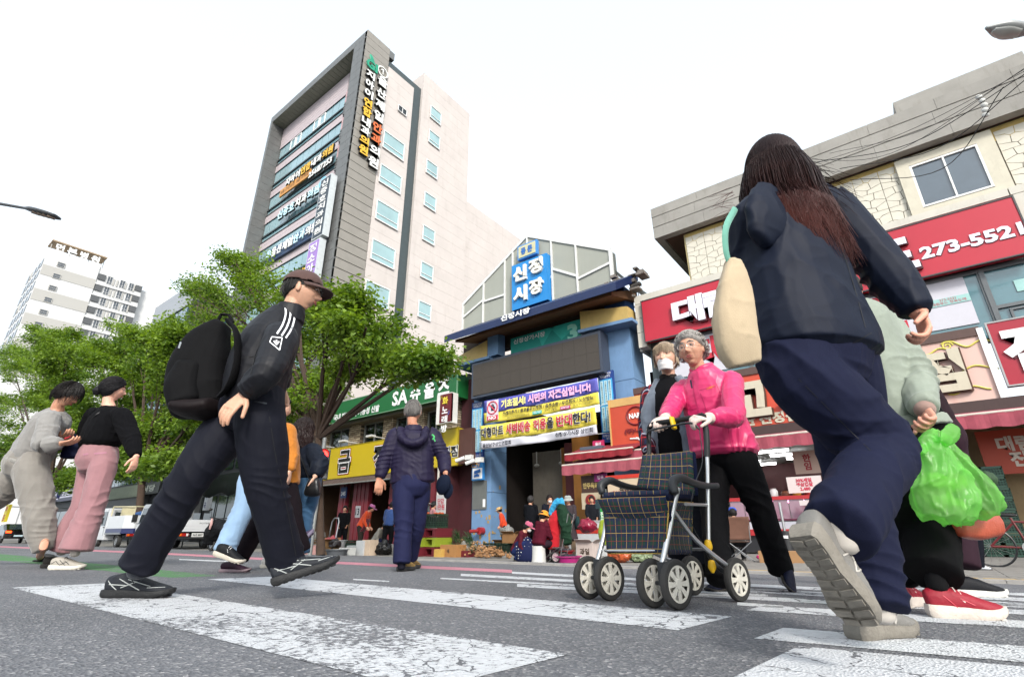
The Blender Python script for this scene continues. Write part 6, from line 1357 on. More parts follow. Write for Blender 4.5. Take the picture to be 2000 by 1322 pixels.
def shops():
	t=thing('shop_building','two-storey shop building with brick piers under a green sign and over a yellow one','building',(-25,25,-.35))
	x0,x1=-31.6,-18.1; dk=mat('shop_dark','#3a332e',.8,var=.15); br=brick()
	b=MB(); b.box((x0,24.5,-.3),(x1,26,8.2)); b.box((x0,19.6,8.2),(x1,26,8.5)); b.box((x0,19.3,3.2),(x1,24.5,3.5)); b.build('wall',dk,t)
	b=MB(); b.box((x0-.2,18.7,6.75),(x1-.2,20.4,7.1)); b.build('sign_ledge',mat('ledge','#6d675f',.8,dirt=.4),t)
	# brick piers between upper windows
	for xa,xb in ((-31.4,-30.6),(-28.1,-26.9),(-24.7,-23.8),(-21.9,-21.1),(-19.6,-18.4)): b=MB(); b.box((xa,19.2,5.3),(xb,19.8,6.8)); b.build('brick_pier',br,t)
	gl=glassm('shop_glass','#10191a',.04); al=mat('alu_frame','#8d8f8c',.4,metal=.5)
	for xa,xb in ((-30.55,-28.15),(-26.85,-24.75),(-23.75,-21.95),(-21.05,-19.65)): win(t,xa,xb,5.35,6.75,19.45,gl,al,.07,.15,2)
	for x in (-29.8,-27.2,-24.5): b=MB(); b.box((x,18.3,5.55),(x+.05,19.3,5.6)); b.box((x-.25,18.05,5.5),(x+.3,18.35,5.62)); b.build('sign_lamp',mat('lamp_grey','#b8b8b4',.4),t)
	s=board('shop_sign','long green shoe shop sign with white SA letters above the brick piers',-31.0,-17.75,6.9,8.15,18.3,'#14592c',dep=1.5,rim='#6b8f74')
	pix_text(s,'SA',765,795,795,765,18.27,s,WT(),.95,fat=.03) if False else text('SA',s,WT(),(PY(781,779,18.27).x,18.27,7.53),FX,FZ,height=.85,width=1.35,fat=.03)
	for ch,u in (('슈',811),('올',838),('즈',866)): text(ch,s,WT(),(PY(u,770,18.27).x,18.27,7.55),FX,FZ,height=.9,width=.85,fat=.035)
	text('국내 발명특허 기능성 신발',s,WT(),(PY(694,810,18.27).x,18.27,7.2),FX,FZ,height=.42,width=4.6,fat=.03); text('모든분',s,mat('print_yellow','#d8c33a',.45),(PY(635,828,18.27).x,18.27,7.17),FX,FZ,height=.42,width=1.1,fat=.03)
	s=board('shop_sign','big yellow shop sign with thick black outlined characters over the stall front',-30.0,-17.45,3.38,5.2,18.2,'#b09a16',dep=.4,rim='#8d7c18')
	rd=mat('print_red','#8e1420',.5,var=.03); bk=mat('print_black','#1b1a18',.5,var=.05)
	for ch,u in (('(',628),('금',672),('정',741),('슈',805)):
		o=Vector((PY(u,905,18.17).x,18.17,4.3)); h=1.35
		text(ch,s,rd,o,FX,FZ,height=h*1.13,width=1.36*(.5 if ch=='(' else 1),fat=.09); text(ch,s,WT(),o-FY*.008,FX,FZ,height=h*1.07,width=1.28*(.45 if ch=='(' else 1),fat=.065); text(ch,s,bk,o-FY*.016,FX,FZ,height=h,width=1.18*(.4 if ch=='(' else 1),fat=.035)
	o=Vector((PY(872,885,18.17).x,18.17,4.05)); text('신정점',s,WT(),o,FX,FZ,height=.6,width=1.6,fat=.06); text('신정점',s,bk,o-FY*.008,FX,FZ,height=.55,width=1.55,fat=.03)
	# karaoke blade sign
	xk=PY(878,800,17.6).x; zt=PY(878,776,17.6).z; zb=PY(878,828,17.6).z
	s=thing('karaoke_sign','dark red vertical karaoke sign with white and yellow characters beside the green sign','sign',(xk,17.8,zb)); b=MB(); b.box((xk-.62,17.3,zb),(xk+.42,17.75,zt+.15)); b.build('box',mat('sign_rim2','#c9c7c2',.4),s); b=MB(); b.box((xk-.36,17.27,zb+.05),(xk+.42,17.4,zt+.1)); b.build('face',mat('face_maroon','#5a0e16',.4,var=.15,vs=6),s)
	for i,ch in enumerate('화노래방'): text(ch,s,mat('print_yellow','#d8c33a',.45) if i==0 else WT(),(xk+.02,17.25,zt-.25-i*.46),FX,FZ,height=.36 if i else .42,width=.40,fat=.03)
	text('♪',s,mat('print_blue','#2a63b8',.5),(xk+.3,17.25,zb+.5),FX,FZ,height=.22); text('♫',s,mat('print_yellow','#d8c33a',.45),(xk-.27,17.25,zb+1.3),FX,FZ,height=.18)
	# awning below the yellow sign
	am=mat('awning_brown','#4a3c36',.9,var=.2,vs=6,stretch=(6,1,1)); a=thing('awning','folded brown striped awning hanging under the yellow sign','awning',(-25,18.5,3.1)); b=MB()
	n=60
	for i in range(n):
		xa=-30.4+i*(8.9/n); b.hexa([(xa,17.9,2.95+.04*(i%2)),(xa+8.9/n,17.9,2.95+.04*((i+1)%2)),(xa+8.9/n,18.0,2.95),(xa,18.0,2.95)],[(xa,18.3,3.42),(xa+8.9/n,18.3,3.42),(xa+8.9/n,18.4,3.42),(xa,18.4,3.42)])
	b.build('fabric',am,a); b=MB(); b.cyl((-30.4,17.9,2.97),(-21.5,17.9,2.97),.04,8); b.build('bar',al,a)
	# ground floor: red columns, rooms behind
	rm=mat('red_metal','#6a232c',.45,var=.12,vs=2,stretch=(8,8,.4),dirt=.25)
	for xa,xb in ((-27.9,-27.2),(-26.5,-25.0),(-23.2,-21.7),(-19.9,-18.4)):
		n=max(2,int((xb-xa)/.18)); w_=(xb-xa)/n
		for k in range(n): b=MB(); b.box((xa+k*w_+.01,18.85-(k%2)*.03,-.35),(xa+(k+1)*w_-.01,19.1,3.45)); b.build('cladding_panel',rm,t)
	b=MB(); b.box((-18.35,18.2,-.35),(-18.2,24,3.5)); b.box((-18.2,19.2,-.35),(-17.2,19.5,8)); b.build('side_wall',mat('maroon_wall','#3c141a',.7,var=.15),t)
	b=MB(); b.box((-17.42,18.25,3.4),(-16.5,18.6,5.1)); b.build('brown_board',mat('brown_board','#4b2f28',.6,var=.08,dirt=.25),t)
	wood=mat('room_wood','#5a4230',.8,var=.15)
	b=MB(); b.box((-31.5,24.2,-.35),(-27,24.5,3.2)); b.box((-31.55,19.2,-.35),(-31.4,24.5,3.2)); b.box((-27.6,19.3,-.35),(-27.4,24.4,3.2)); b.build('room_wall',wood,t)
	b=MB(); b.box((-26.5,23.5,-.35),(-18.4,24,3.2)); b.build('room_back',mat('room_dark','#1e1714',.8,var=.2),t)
	b=MB(); b.box((-21.6,19.1,.6),(-20.0,19.15,3.3)); b.build('pane',glassm('film_glass','#27332e',.1),t)
	b=MB(); b.box((-21.6,19.08,-.3),(-20.0,19.2,.6)); b.build('sill_panel',rm,t)
	b=MB(); b.tube([(-18.6,18.1,5.3),(-18.6,18.1,3.4),(-18.62,18.15,1),(-18.6,18.1,-.3)],.055,8); b.build('downpipe',mat('pipe_white','#b4b0a8',.5,dirt=.3),t,smooth=True)
	b=MB(); b.tube([(-20.2,18.2,1.6),(-19.6,18.15,.9),(-18.9,18.1,-.1),(-18.6,18.0,-.25)],.035,6); b.tube([(-20.0,18.2,1.9),(-19.5,18.15,.9),(-18.8,18.1,-.1)],.02,6); b.build('cable',mat('cable_black','#1a1a1a',.6),t)
	p=PY(672,962,18.7); s=thing('number_plate_sign','small blue house number plate on the red column','sign',p); b=MB(); b.box((p.x-.28,18.66,p.z-.3),(p.x+.28,18.72,p.z+.32)); b.build('plate',mat('plate_blue','#17356e',.4),s); text('345',s,WT(),(p.x,18.65,p.z-.05),FX,FZ,height=.24,width=.42,fat=.03)
	for u,v,lab in ((948,898,'white security camera on the brown board'),(968,903,'white security camera on the gate pillar')):
		p=PY(u-35,v,18.0); s=thing('camera_box',lab,'camera',p); b=MB(); b.box(p+Vector((-.08,-.1,0)),p+Vector((.3,.1,.22))); b.cyl(p+Vector((-.1,-.1,.1)),p+Vector((-.45,-.35,-.05)),.09,10); b.build('camera_body',mat('cam_white','#c9c9c6',.4),s)
	# white fridge, coats
	p=GR(690,1046); 
	f=thing('fridge','white double door fridge standing inside the left shop room','fridge',(-29.3,21,-.35)); b=MB(); b.box((-30.1,20.7,-.3),(-28.8,21.6,1.95)); b.build('cabinet',mat('fridge_white','#a8a59e',.4,var=.08),f,bevel=.02); b=MB(); b.box((-29.46,20.66,-.2),(-29.43,20.72,1.9)); b.box((-29.6,20.62,.8),(-29.55,20.7,1.4)); b.build('handle',mat('fridge_trim','#5c5c5a',.4),f)
def brick():
	if 'brick' in MC: return MC['brick']
	m=bpy.data.materials.new('brick'); m.use_nodes=True; N=m.node_tree.nodes; L=m.node_tree.links; b=N['Principled BSDF']
	tc=N.new('ShaderNodeTexCoord'); mp=N.new('ShaderNodeMapping'); mp.inputs['Rotation'].default_value=(math.pi/2,0,0); L.new(tc.outputs['Object'],mp.inputs[0])
	t=N.new('ShaderNodeTexBrick'); t.inputs['Color1'].default_value=col('#a89a82'); t.inputs['Color2'].default_value=col('#6f5f4c'); t.inputs['Mortar'].default_value=col('#4c443a'); t.inputs['Scale'].default_value=1; t.inputs['Brick Width'].default_value=.42; t.inputs['Row Height'].default_value=.13; t.inputs['Mortar Size'].default_value=.02
	L.new(mp.outputs[0],t.inputs[0]); L.new(t.outputs[0],b.inputs['Base Color']); b.inputs['Roughness'].default_value=.9
	bn=N.new('ShaderNodeBump'); bn.inputs['Strength'].default_value=.7; bn.inputs['Distance'].default_value=.03; L.new(t.outputs['Fac'],bn.inputs['Height']); bn.invert=True; L.new(bn.outputs[0],b.inputs['Normal'])
	MC['brick']=m; return m
# ================================================================= market gate
def gate():
	t=thing('market_gate','blue pillared market gate with grey gable, dark blue eave and blue name board','gate',(-13.2,19.5,-.35))
	bl=mat('pillar_blue','#6484a8',.5,var=.12,vs=1.5,dirt=.28,bump=.05); nv=mat('eave_blue','#0f2148',.45,var=.08,dirt=.15); cr_m=mat('wedge_cream','#b49a5c',.6,var=.1,dirt=.25); gp=mat('gable_grey','#8f9188',.7,var=.05,vs=.6,dirt=.1); wf=mat('gable_frame','#c9c9c6',.5)
	for (xa,xb) in ((-17.05,-15.85),(-9.4,-8.15)):
		zs=[-.35,2.05,4.0,6.2,9.05]
		for i in range(4):
			b=MB(); b.box((xa+.01,18.9,zs[i]+.008),(xb-.01,20.1,zs[i+1]-.008)); b.build('pillar_panel',bl,t,bevel=.015)
	b=MB(); b.box((-16.9,19.0,-.35),(-16.0,20.0,10.6)); b.box((-9.3,19.0,-.35),(-8.3,20,10.6)); b.build('pillar_core',mat('core_blue','#274a80',.6),t)
	# chipped cream skirting at the left pillar foot
	b=MB(); rg=random.Random(2)
	for k in range(26):
		x=-17.05+rg.random()*1.2; z=-.3+rg.random()**2*1.8; w_=rg.uniform(.04,.16); b.box((x,18.885,z),(min(x+w_,-15.85),18.897,z+w_*rg.uniform(.6,1.6)))
	for k in range(16):
		y=18.95+rg.random()*1.1; z=-.3+rg.random()**2*2.6; w_=rg.uniform(.03,.12); b.box((-15.845,y,z),(-15.835,y+w_,z+w_*rg.uniform(.6,1.6)))
	b.build('paint_chips',mat('chip_tan','#9a8256',.8),t)
	# wedge arms beside and in front of the pillars
	for sg,(xo,xi) in ((-1,(-19.0,-16.3)),(1,(-7.4,-11.2))):
		zt=9.9; b=MB()
		if sg<0: poly=[(-17.8,18.3,8.62),(-15.7,18.3,8.62),(-15.7,18.3,9.52),(-17.8,18.3,9.04)]
		else: poly=[(-10.2,18.3,8.7),(-7.9,18.3,8.62),(-7.9,18.3,9.2),(-10.2,18.3,9.58)]
		b.prism(poly,(0,.8,0)); b.build('wedge',cr_m,t)
		b=MB(); x0_,x1_=poly[0][0],poly[1][0]; b.prism([(x0_-.1,18.2,poly[0][2]-.16),(x1_+.2,18.2,poly[1][2]-.16),(x1_+.2,18.2,poly[1][2]-.02),(x0_-.1,18.2,poly[0][2]-.02)],(0,1.6,0)); b.build('wedge_tray',bl,t)
	b=MB(); b.box((-15.68,18.32,8.6),(-15.0,18.9,9.75)); b.build('wedge_block',bl,t)
	# eave: big dark blue beam with a small slope and a brown underside
	b=MB(); b.prism([(-17.4,16.9,9.36),(-17.4,16.9,9.72),(-17.4,19.3,11.15),(-17.4,19.3,10.75)],(9.7,0,0)); b.build('eave',nv,t)
	b=MB(); b.prism([(-17.0,17.3,9.4),(-17.0,17.3,9.55),(-17.0,20,10.7),(-17.0,20,10.1)],(8.9,0,0)); b.build('eave_underside',mat('eave_brown','#6b4a30',.8,var=.2,dirt=.3),t)
	b=MB(); b.box((-18.2,19.2,9.2),(-8.4,19.6,10.5)); b.build('lintel',mat('lintel_brown','#3a2c22',.8,var=.2),t)
	rg=random.Random(6); b=MB()
	for k in range(14): x=-9.9+rg.random()*2.2; z=10.2+rg.random()*1.5; b.box((x+.6,18.2+rg.random()*.5,z-.5),(x+.6+rg.uniform(.1,.5),18.9,z-.5+rg.uniform(.05,.2)))
	b.build('rusty_bracket',mat('rust','#77706a',.9,var=.4,metal=.2),t)
	# gable: grey panels between white bars
	y=19.35; P_=lambda u,v:(F(u,v,y)[0],y,F(u,v,y)[1])
	out=[P_(904,650),P_(904,595),P_(1030,461),P_(1192,488),P_(1198,560)]
	zb=10.6; L0=out[0][0]; R0=out[4][0]; AX=out[2][0]; zl=out[1][2]; zr=out[3][2]; za=out[2][2]
	def top(x): return zl+(za-zl)*(x-L0)/(AX-L0) if x<AX else za+(zr-za)*(x-AX)/(R0-AX)
	xs=[L0,L0+1.55,L0+3.1,AX-1.0,AX,AX+1.55,AX+3.0,R0-.05]
	for i in range(len(xs)-1):
		a,c=xs[i],xs[i+1]; b=MB(); zsp=[(zb,zb),(top(a),top(c))]
		if i in (1,4,5): mid=((zb+top(a))/2+.3,(zb+top(c))/2-.2); segs=[((zb,zb),mid),(mid,(top(a),top(c)))]
		elif i in (0,6): mid=((zb+zl)/2+.2,(zb+top(c))/2+.4); segs=[((zb,zb),mid),(mid,(top(a),top(c)))]
		else: segs=[((zb,zb),(top(a),top(c)))]
		for (lo,hi) in segs:
			b=MB(); b.prism([(a+.05,y,lo[0]+.05),(c-.05,y,lo[1]+.05),(c-.05,y,hi[1]-.05),(a+.05,y,hi[0]-.05)],(0,.2,0)); b.build('gable_panel',gp,t)
			b=MB(); b.bar((a,y-.03,lo[0]),(c,y-.03,lo[1]),.09,.12,(0,0,1)); b.build('gable_bar',wf,t)
		b=MB(); b.bar((a,y-.02,zb),(a,y-.02,top(a)),.09,.12,(0,1,0)); b.build('gable_bar',wf,t)
	b=MB(); b.bar((L0,y,zl),(AX,y,za),.14,.16); b.bar((AX,y,za),(R0,y,zr),.14,.16); b.bar((R0,y,zb),(R0,y,zr),.14,.16,(0,1,0)); b.build('gable_rim',wf,t)
	b=MB(); b.prism([(L0,y+.25,zb-.4),(L0,y+.25,zl),(AX,y+.25,za),(R0,y+.25,zr),(R0,y+.25,zb-.4)],(0,.3,0)); b.build('gable_back',mat('gable_back','#5b5f5a',.8),t)
	# roof trusses seen at the right of the gable
	b=MB()
	for k in range(4): b.bar((R0-.3,19.8+k*1.6,12.2),(R0+1.9,19.8+k*1.6,9.4),.12); b.bar((R0-.3,19.8+k*1.6,10.8),(R0+1.9,19.8+k*1.6,9.4),.08)
	b.box((R0+1.8,19.5,9.3),(R0+1.95,40,9.5)); b.build('truss',mat('truss_grey','#4a4c4a',.6,metal=.3),t)
	b=MB(); b.prism([(R0-.4,19.8,12.3),(R0+2.0,19.8,9.6),(R0+2.0,19.8,9.5),(R0-.4,19.8,12.2)],(0,20,0)); b.build('arcade_roof',mat('arcade_sheet','#585c5a',.4),t)
	# alley behind
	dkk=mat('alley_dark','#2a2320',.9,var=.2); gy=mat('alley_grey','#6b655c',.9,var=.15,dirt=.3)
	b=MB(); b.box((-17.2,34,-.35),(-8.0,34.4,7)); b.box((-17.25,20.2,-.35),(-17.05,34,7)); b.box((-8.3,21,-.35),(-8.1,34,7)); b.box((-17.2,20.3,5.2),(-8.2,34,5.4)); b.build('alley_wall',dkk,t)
	b=MB(); b.box((-15.6,22.0,-.35),(-12.9,22.15,4.2)); b.build('back_wall',gy,t)
	b=MB(); b.box((-11.9,19.9,-.35),(-11.0,20.8,5.2)); b.build('ochre_column',mat('ochre','#8a5a20',.7,var=.12,dirt=.3),t)
	b=MB(); b.box((-13.5,21.5,-.35),(-12.9,22,4.2)); b.build('ochre_column',mat('ochre','#8a5a20',.7,var=.12,dirt=.3),t)
	b=MB(); b.box((-13.0,21.0,-.35),(-12.2,21.9,4.3)); b.build('red_column',mat('red_metal2','#5a1a20',.6),t)
	b=MB()
	for k in range(3): b.cyl((-15.2+k*1.5,21.8,3.6),(-15.2+k*1.5,21.8,4.2),.03,6); b.ell((-15.2+k*1.5,21.8,3.5),(.14,.14,.09))
	b.build('ceiling_fan',mat('lamp_grey','#b8b8b4',.4),t)
	# name board and letters
	yb=18.95; a=P_(999,521); 
	x0,z1=F(999.5,520,yb); x1,_=F(1067,494,yb); _,z0=F(1000.5,607,yb)
	s=thing('name_board','square sky-blue board with white raised market name on the gable','sign',((x0+x1)/2,yb,z0)); b=MB(); b.box((x0,yb,z0),(x1,yb+.35,z1)); b.build('board',mat('board_blue','#1577b8',.5,var=.04),s)
	wl=mat('letter_cream','#d6d2c8',.4,var=.03)
	for ch,fx,fz in (('신',.27,.74),('정',.72,.78),('시',.27,.29),('장',.72,.33)):
		o=Vector((x0+(x1-x0)*fx,yb-.0,z0+(z1-z0)*fz)); text(ch,s,wl,o-FY*.0,FX,FZ,height=(z1-z0)*.33,width=(x1-x0)*.38,depth=.14,fat=.045,name='letter')
	xa,za_=F(1013,487,19.1); xb,_=F(1050,476,19.1); s=thing('name_plate','small cream plate with blue letters and blue rim above the blue market board','sign',((xa+xb)/2,19,za_)); b=MB(); b.box((xa,19.0,za_-.75),(xb,19.2,za_+.1)); b.build('plate',mat('rim_blue','#3d7fc0',.5),s); b=MB(); b.box((xa+.08,18.97,za_-.67),(xb-.08,19.05,za_+.02)); b.build('face',mat('face_cream','#b9b592',.5),s); text('동 문',s,mat('print_blue2','#1f5fa8',.5),((xa+xb)/2,18.95,za_-.33),FX,FZ,height=.42,width=(xb-xa)*.6,fat=.04)
	text('신정시장',t,mat('print_white','#dedede',.45,var=.03),(F(1006,613,16.85)[0],16.84,F(1006,614,16.84)[1]),FX,FZ,height=.3,width=1.7,fat=.04,name='eave_lettering')
	# teal banner with numeral
	x0,z1=F(998,662,18.7); x1,_=F(1133,622,18.7); z0=8.55
	s=thing('banner','teal market banner with white name and a large numeral 3 above the screen','banner',((x0+x1)/2,18.7,z0)); b=MB(); b.box((x0,18.68,z0),(x1,18.72,z1)); b.build('cloth',mat('teal','#14857a',.6,var=.12,vs=.7),s)
	b=MB(); b.add([(x0+1.6,18.675,z1),(x0+2.6,18.675,z1-.0),(x0+1.9,18.675,z0)],[(0,1,2)]); b.add([(x0+3.0,18.675,z0+.1),(x0+4.4,18.675,z1),(x0+2.4,18.675,z1)],[(0,1,2)]); b.build('facet',mat('teal_light','#2aa394',.6),s)
	text('신정상가시장',s,WT(),(x0+1.15,18.66,z0+.62),FX,FZ,height=.26,width=1.9,fat=.02); text('3',s,mat('mint_numeral','#8fd0bd',.6),(x1-.42,18.66,z1-.55),FX,FZ,height=.85,width=.55,fat=.05)
	# screen
	s=thing('screen','wide dark LED screen with grey-blue frame across the gate','screen',(-13.4,18.5,6.8)); x0,z1=F(922,711,18.1); x1,_=F(1172,646,18.1); _,z0=F(922,779,18.1)
	b=MB(); b.box((x0,18.1,z0),(x1,18.8,z1)); b.build('cabinet',mat('screen_frame','#3b4250',.45,metal=.2,var=.05),s)
	n=12
	for i in range(n):
		for j in range(2): a=x0+.12+i*(x1-x0-.24)/n; zz=z0+.12+j*(z1-z0-.24)/2; b=MB(); b.box((a+.003,18.07,zz+.003),(a+(x1-x0-.24)/n-.003,18.12,zz+(z1-z0-.24)/2-.003)); b.build('led_panel',mat('led_dark','#3c3630',.65,var=.12,vs=40,stretch=(.2,1,1)),s)
	# banners
	pur=mat('banner_purple','#4f4fa0',.7,var=.06); yel=mat('banner_yellow','#d3c24a',.7,var=.06); wht=mat('banner_white','#c3c3cc',.7,var=.05)
	yb=17.9; x0,z1=F(946,783,yb); x1,zr=F(1167,731,yb); _,z0=F(946,827,yb)
	def cloth_strip(par,x0,x1,z0,z1,y,m,name='cloth',wob=.03):
		V=[];F_=[]; n=40
		for i in range(n+1):
			x=x0+(x1-x0)*i/n
			for j in range(5): zz=z0+(z1-z0)*j/4; V.append((x,y+wob*math.sin(x*3.1+j*.6)+wob*.7*math.sin(x*7+2),zz-.05*math.sin(math.pi*i/n)))
		for i in range(n):
			for j in range(4): k=i*5+j; F_.append((k,k+5,k+6,k+1))
		o=link(name,newmesh(name,V,F_,[m],True),par); o.modifiers.new('s','SOLIDIFY').thickness=.006; return o
	s=thing('banner','purple and yellow public order banner with NO hand symbol strung under the screen','banner',((x0+x1)/2,yb,z0)); zm=z0+(z1-z0)*.45
	cloth_strip(s,x0,x1,z0,zm,yb,yel); cloth_strip(s,x0,x1,zm,z1,yb,pur)
	ty=yb-.09; W_=x1-x0; H_=z1-z0; lz=-.04
	text('기초질서!',s,mat('print_paleyellow','#e0d884',.5,var=0),(x0+W_*.295,ty,zm+H_*.27+lz),FX,FZ,height=H_*.36,width=W_*.23,fat=.05)
	text('시민의 자존심입니다!',s,mat('print_pink','#e0a8c8',.5,var=0),(x0+W_*.69,ty,zm+H_*.27+lz),FX,FZ,height=H_*.36,width=W_*.52,fat=.05)
	ink=mat('print_ink','#1d1c2a',.5,var=0); text('쓰레기투기 / 광고물무단부착 / 음주소란 / 무전취식 / 노상방뇨',s,ink,(x0+W_*.58,ty,z0+H_*.31+lz),FX,FZ,height=H_*.17,width=W_*.77,fat=.03)
	text('울산남부경찰서·신정지구대',s,ink,(x0+W_*.34,ty,z0+H_*.10+lz),FX,FZ,height=H_*.09,width=W_*.2); text('25.7.1 ~ 8.31',s,ink,(x0+W_*.62,ty,z0+H_*.10+lz),FX,FZ,height=H_*.08,width=W_*.11); text('25.9.1 ~ 12.31',s,ink,(x0+W_*.87,ty,z0+H_*.12+lz),FX,FZ,height=H_*.08,width=W_*.13)
	for fx,cc,tx in ((.51,'#2aa8a0','계도기간'),(.745,'#b0287a','단속기간')): b=MB(); b.box((x0+W_*(fx-.04),ty-.01,z0+H_*.045+lz),(x0+W_*(fx+.04),ty+.0,z0+H_*.17+lz)); b.build('tab',mat('tab'+cc,cc,.5),s); text(tx,s,WT(),(x0+W_*fx,ty-.015,z0+H_*.11+lz),FX,FZ,height=H_*.08,width=W_*.065,fat=.03)
	b=MB(); b.box((x0+W_*.04,ty-.01,z0+H_*.06),(x0+W_*.155,ty,z0+H_*.93)); b.build('panel',mat('panel_white','#c9c3cc',.5),s); b=MB(); b.box((x0+W_*.045,ty-.02,z0+H_*.07),(x0+W_*.15,ty-.01,z0+H_*.26)); b.build('red_bar',mat('no_red','#c03048',.5),s); text('NO',s,WT(),(x0+W_*.0975,ty-.03,z0+H_*.165),FX,FZ,height=H_*.15,width=W_*.075,fat=.04)
	c0=Vector((x0+W_*.0975,ty-.02,z0+H_*.6)); R=H_*.27; b=MB(); b.tube([c0+Vector((math.cos(a)*R,0,math.sin(a)*R)) for a in [2*math.pi*k/24 for k in range(25)]],R*.1,6); b.tube([c0+Vector((-R*.7,-.01,R*.7)),c0+Vector((R*.7,-.01,-R*.7))],R*.09,6); b.build('no_ring',mat('no_red','#c03048',.5),s)
	b=MB(); b.box(c0+Vector((-R*.3,.005,-R*.5)),c0+Vector((R*.3,.012,R*.1)))
	for k in range(4): b.box(c0+Vector((-R*.3+k*R*.16,.005,R*.1)),c0+Vector((-R*.3+k*R*.16+R*.12,.012,R*(.5+.12*(k in(1,2))))))
	b.box(c0+Vector((R*.3,.005,-R*.3)),c0+Vector((R*.5,.012,R*.15))); b.build('hand_symbol',ink,s)
	yb=17.75; x0,z1=F(939,832,yb); x1,_=F(1163,787,yb); _,z0=F(940,877,yb); W_=x1-x0; H_=z1-z0
	s=thing('banner','yellow and white protest banner with bold black and red slogan, lower of the two banners','banner',((x0+x1)/2,yb,z0)); zm=z0+H_*.34; cloth_strip(s,x0,x1,z0,zm,yb,wht); cloth_strip(s,x0,x1,zm,z1,yb,yel); ty=yb-.09
	redp=mat('print_red2','#b02038',.5,var=0)
	for tx,c_,f0,f1 in (('대형마트',ink,.02,.235),('새벽배송',redp,.26,.48),('허용',redp,.505,.615),('을',ink,.62,.675),('반대',redp,.70,.825),('한다!',ink,.83,.965)):
		text(tx,s,WT(),(x0+W_*(f0+f1)/2,ty,zm+H_*.33),FX,FZ,height=H_*.46,width=W_*(f1-f0)*1.02,fat=.055); text(tx,s,c_,(x0+W_*(f0+f1)/2,ty-.01,zm+H_*.33),FX,FZ,height=H_*.44,width=W_*(f1-f0),fat=.03)
	text('울산남구상인연합회',s,ink,(x0+W_*.17,ty,z0+H_*.12),FX,FZ,height=H_*.17,width=W_*.27,fat=.03); text('신정상가시장 상인회',s,ink,(x0+W_*.83,ty,z0+H_*.16),FX,FZ,height=H_*.18,width=W_*.29,fat=.03)
	b=MB()
	for (a,c_) in (((x0,yb,z1),(-16.6,18.9,z1+.5)),((x1,yb,z1),(-9.0,18.9,z1+.4)),((x0,yb,z0),(-16.6,18.9,z0-.2)),((x1,yb,z0),(-9.0,18.9,z0+.2))): b.tube([a,c_],.012,4)
	b.build('cord',mat('cord_white','#b5b5b0',.6),s)
	# vertical merchant lists on the pillars
	for lab,(ua,va,ub,vb),yy in (('blue vertical list of merchants on the left gate pillar',(922,787,945,901),18.5),('blue vertical list of merchants on the right gate pillar',(1167,728,1196,866),18.5)):
		x0,z1=F(ua,va,yy); x1,_=F(ub,va-8,yy); _,z0=F(ua,vb,yy); s=thing('merchant_list',lab,'sign',((x0+x1)/2,yy,z0)); b=MB(); b.box((x0,yy,z0),(x1,yy+.12,z1)); b.build('board',mat('list_navy','#17387a',.5),s)
		b=MB(); b.box((x0+.05,yy-.02,z0+(z1-z0)*.14),(x1-.05,yy,z1-(z1-z0)*.12)); b.build('panel',mat('list_cyan','#3a93c4',.5),s)
		for r in range(2):
			for k in range(3):
				w_=(x1-x0-.16)/3; xa=x0+.08+k*w_; zt=z1-(z1-z0)*(.14+.37*r); b=MB(); b.box((xa+.02,yy-.035,zt-(z1-z0)*.34),(xa+w_-.03,yy-.02,zt)); b.build('strip',mat('strip_pale','#a9c9d0',.5),s); text('\n'.join('농산물청과직영가게'[k:k+9]),s,ink,(xa+w_/2,yy-.04,zt-(z1-z0)*.17),FX,FZ,height=(z1-z0)*.31,width=w_*.4)
		text('신정상가시장\n자매결연처',s,WT(),((x0+x1)/2,yy-.03,z1-(z1-z0)*.06),FX,FZ,height=(z1-z0)*.08,width=(x1-x0)*.8); text('신정상가시장\n상인회',s,WT(),((x0+x1)/2,yy-.03,z0+(z1-z0)*.07),FX,FZ,height=(z1-z0)*.07,width=(x1-x0)*.8)
	x0,z1=F(922,903,18.6); x1,_=F(944,897,18.6); _,z0=F(922,938,18.6); s=thing('warning_sign','white and blue CCTV sign on the left gate pillar','sign',((x0+x1)/2,18.6,z0)); b=MB(); b.box((x0,18.6,z0),(x1,18.72,z1)); b.build('board',mat('cctv_blue','#2f7ec0',.5),s); b=MB(); b.box((x0+.06,18.58,z0+.06),(x1-.06,18.6,z1-.3)); b.build('panel',WT(),s); text('CCTV',s,mat('cctv_orange','#c9a060',.5),((x0+x1)/2-.1,18.57,z1-.16),FX,FZ,height=.2,width=.55,fat=.04); b=MB(); b.bar((x0+.2,18.56,z1-.5),(x1-.15,18.56,z1-.42),.04,.14); b.bar((x0+.2,18.56,z1-.68),(x1-.3,18.56,z1-.6),.04,.1); b.box((x0+.2,18.55,z0+.15),(x0+.5,18.57,z0+.25)); b.build('camera_symbol',mat('print_blue2','#1f5fa8',.5),s)
	b=MB(); b.box((-16.98,18.85,1.3),(-16.1,18.9,2.6)); b.build('meter_box',mat('meter_grey','#5f6260',.5,dirt=.3),t); b=MB(); b.box((-16.3,18.84,1.4),(-16.15,18.85,1.75)); b.build('sticker',WT(),t)
	b=MB(); b.cyl((-16.3,18.88,.35),(-16.3,18.6,.35),.16,12); b.cyl((-16.3,18.6,.35),(-16.75,18.5,.33),.08,10); b.build('fire_valve',mat('valve_red','#8a1d22',.4),t,smooth=True)
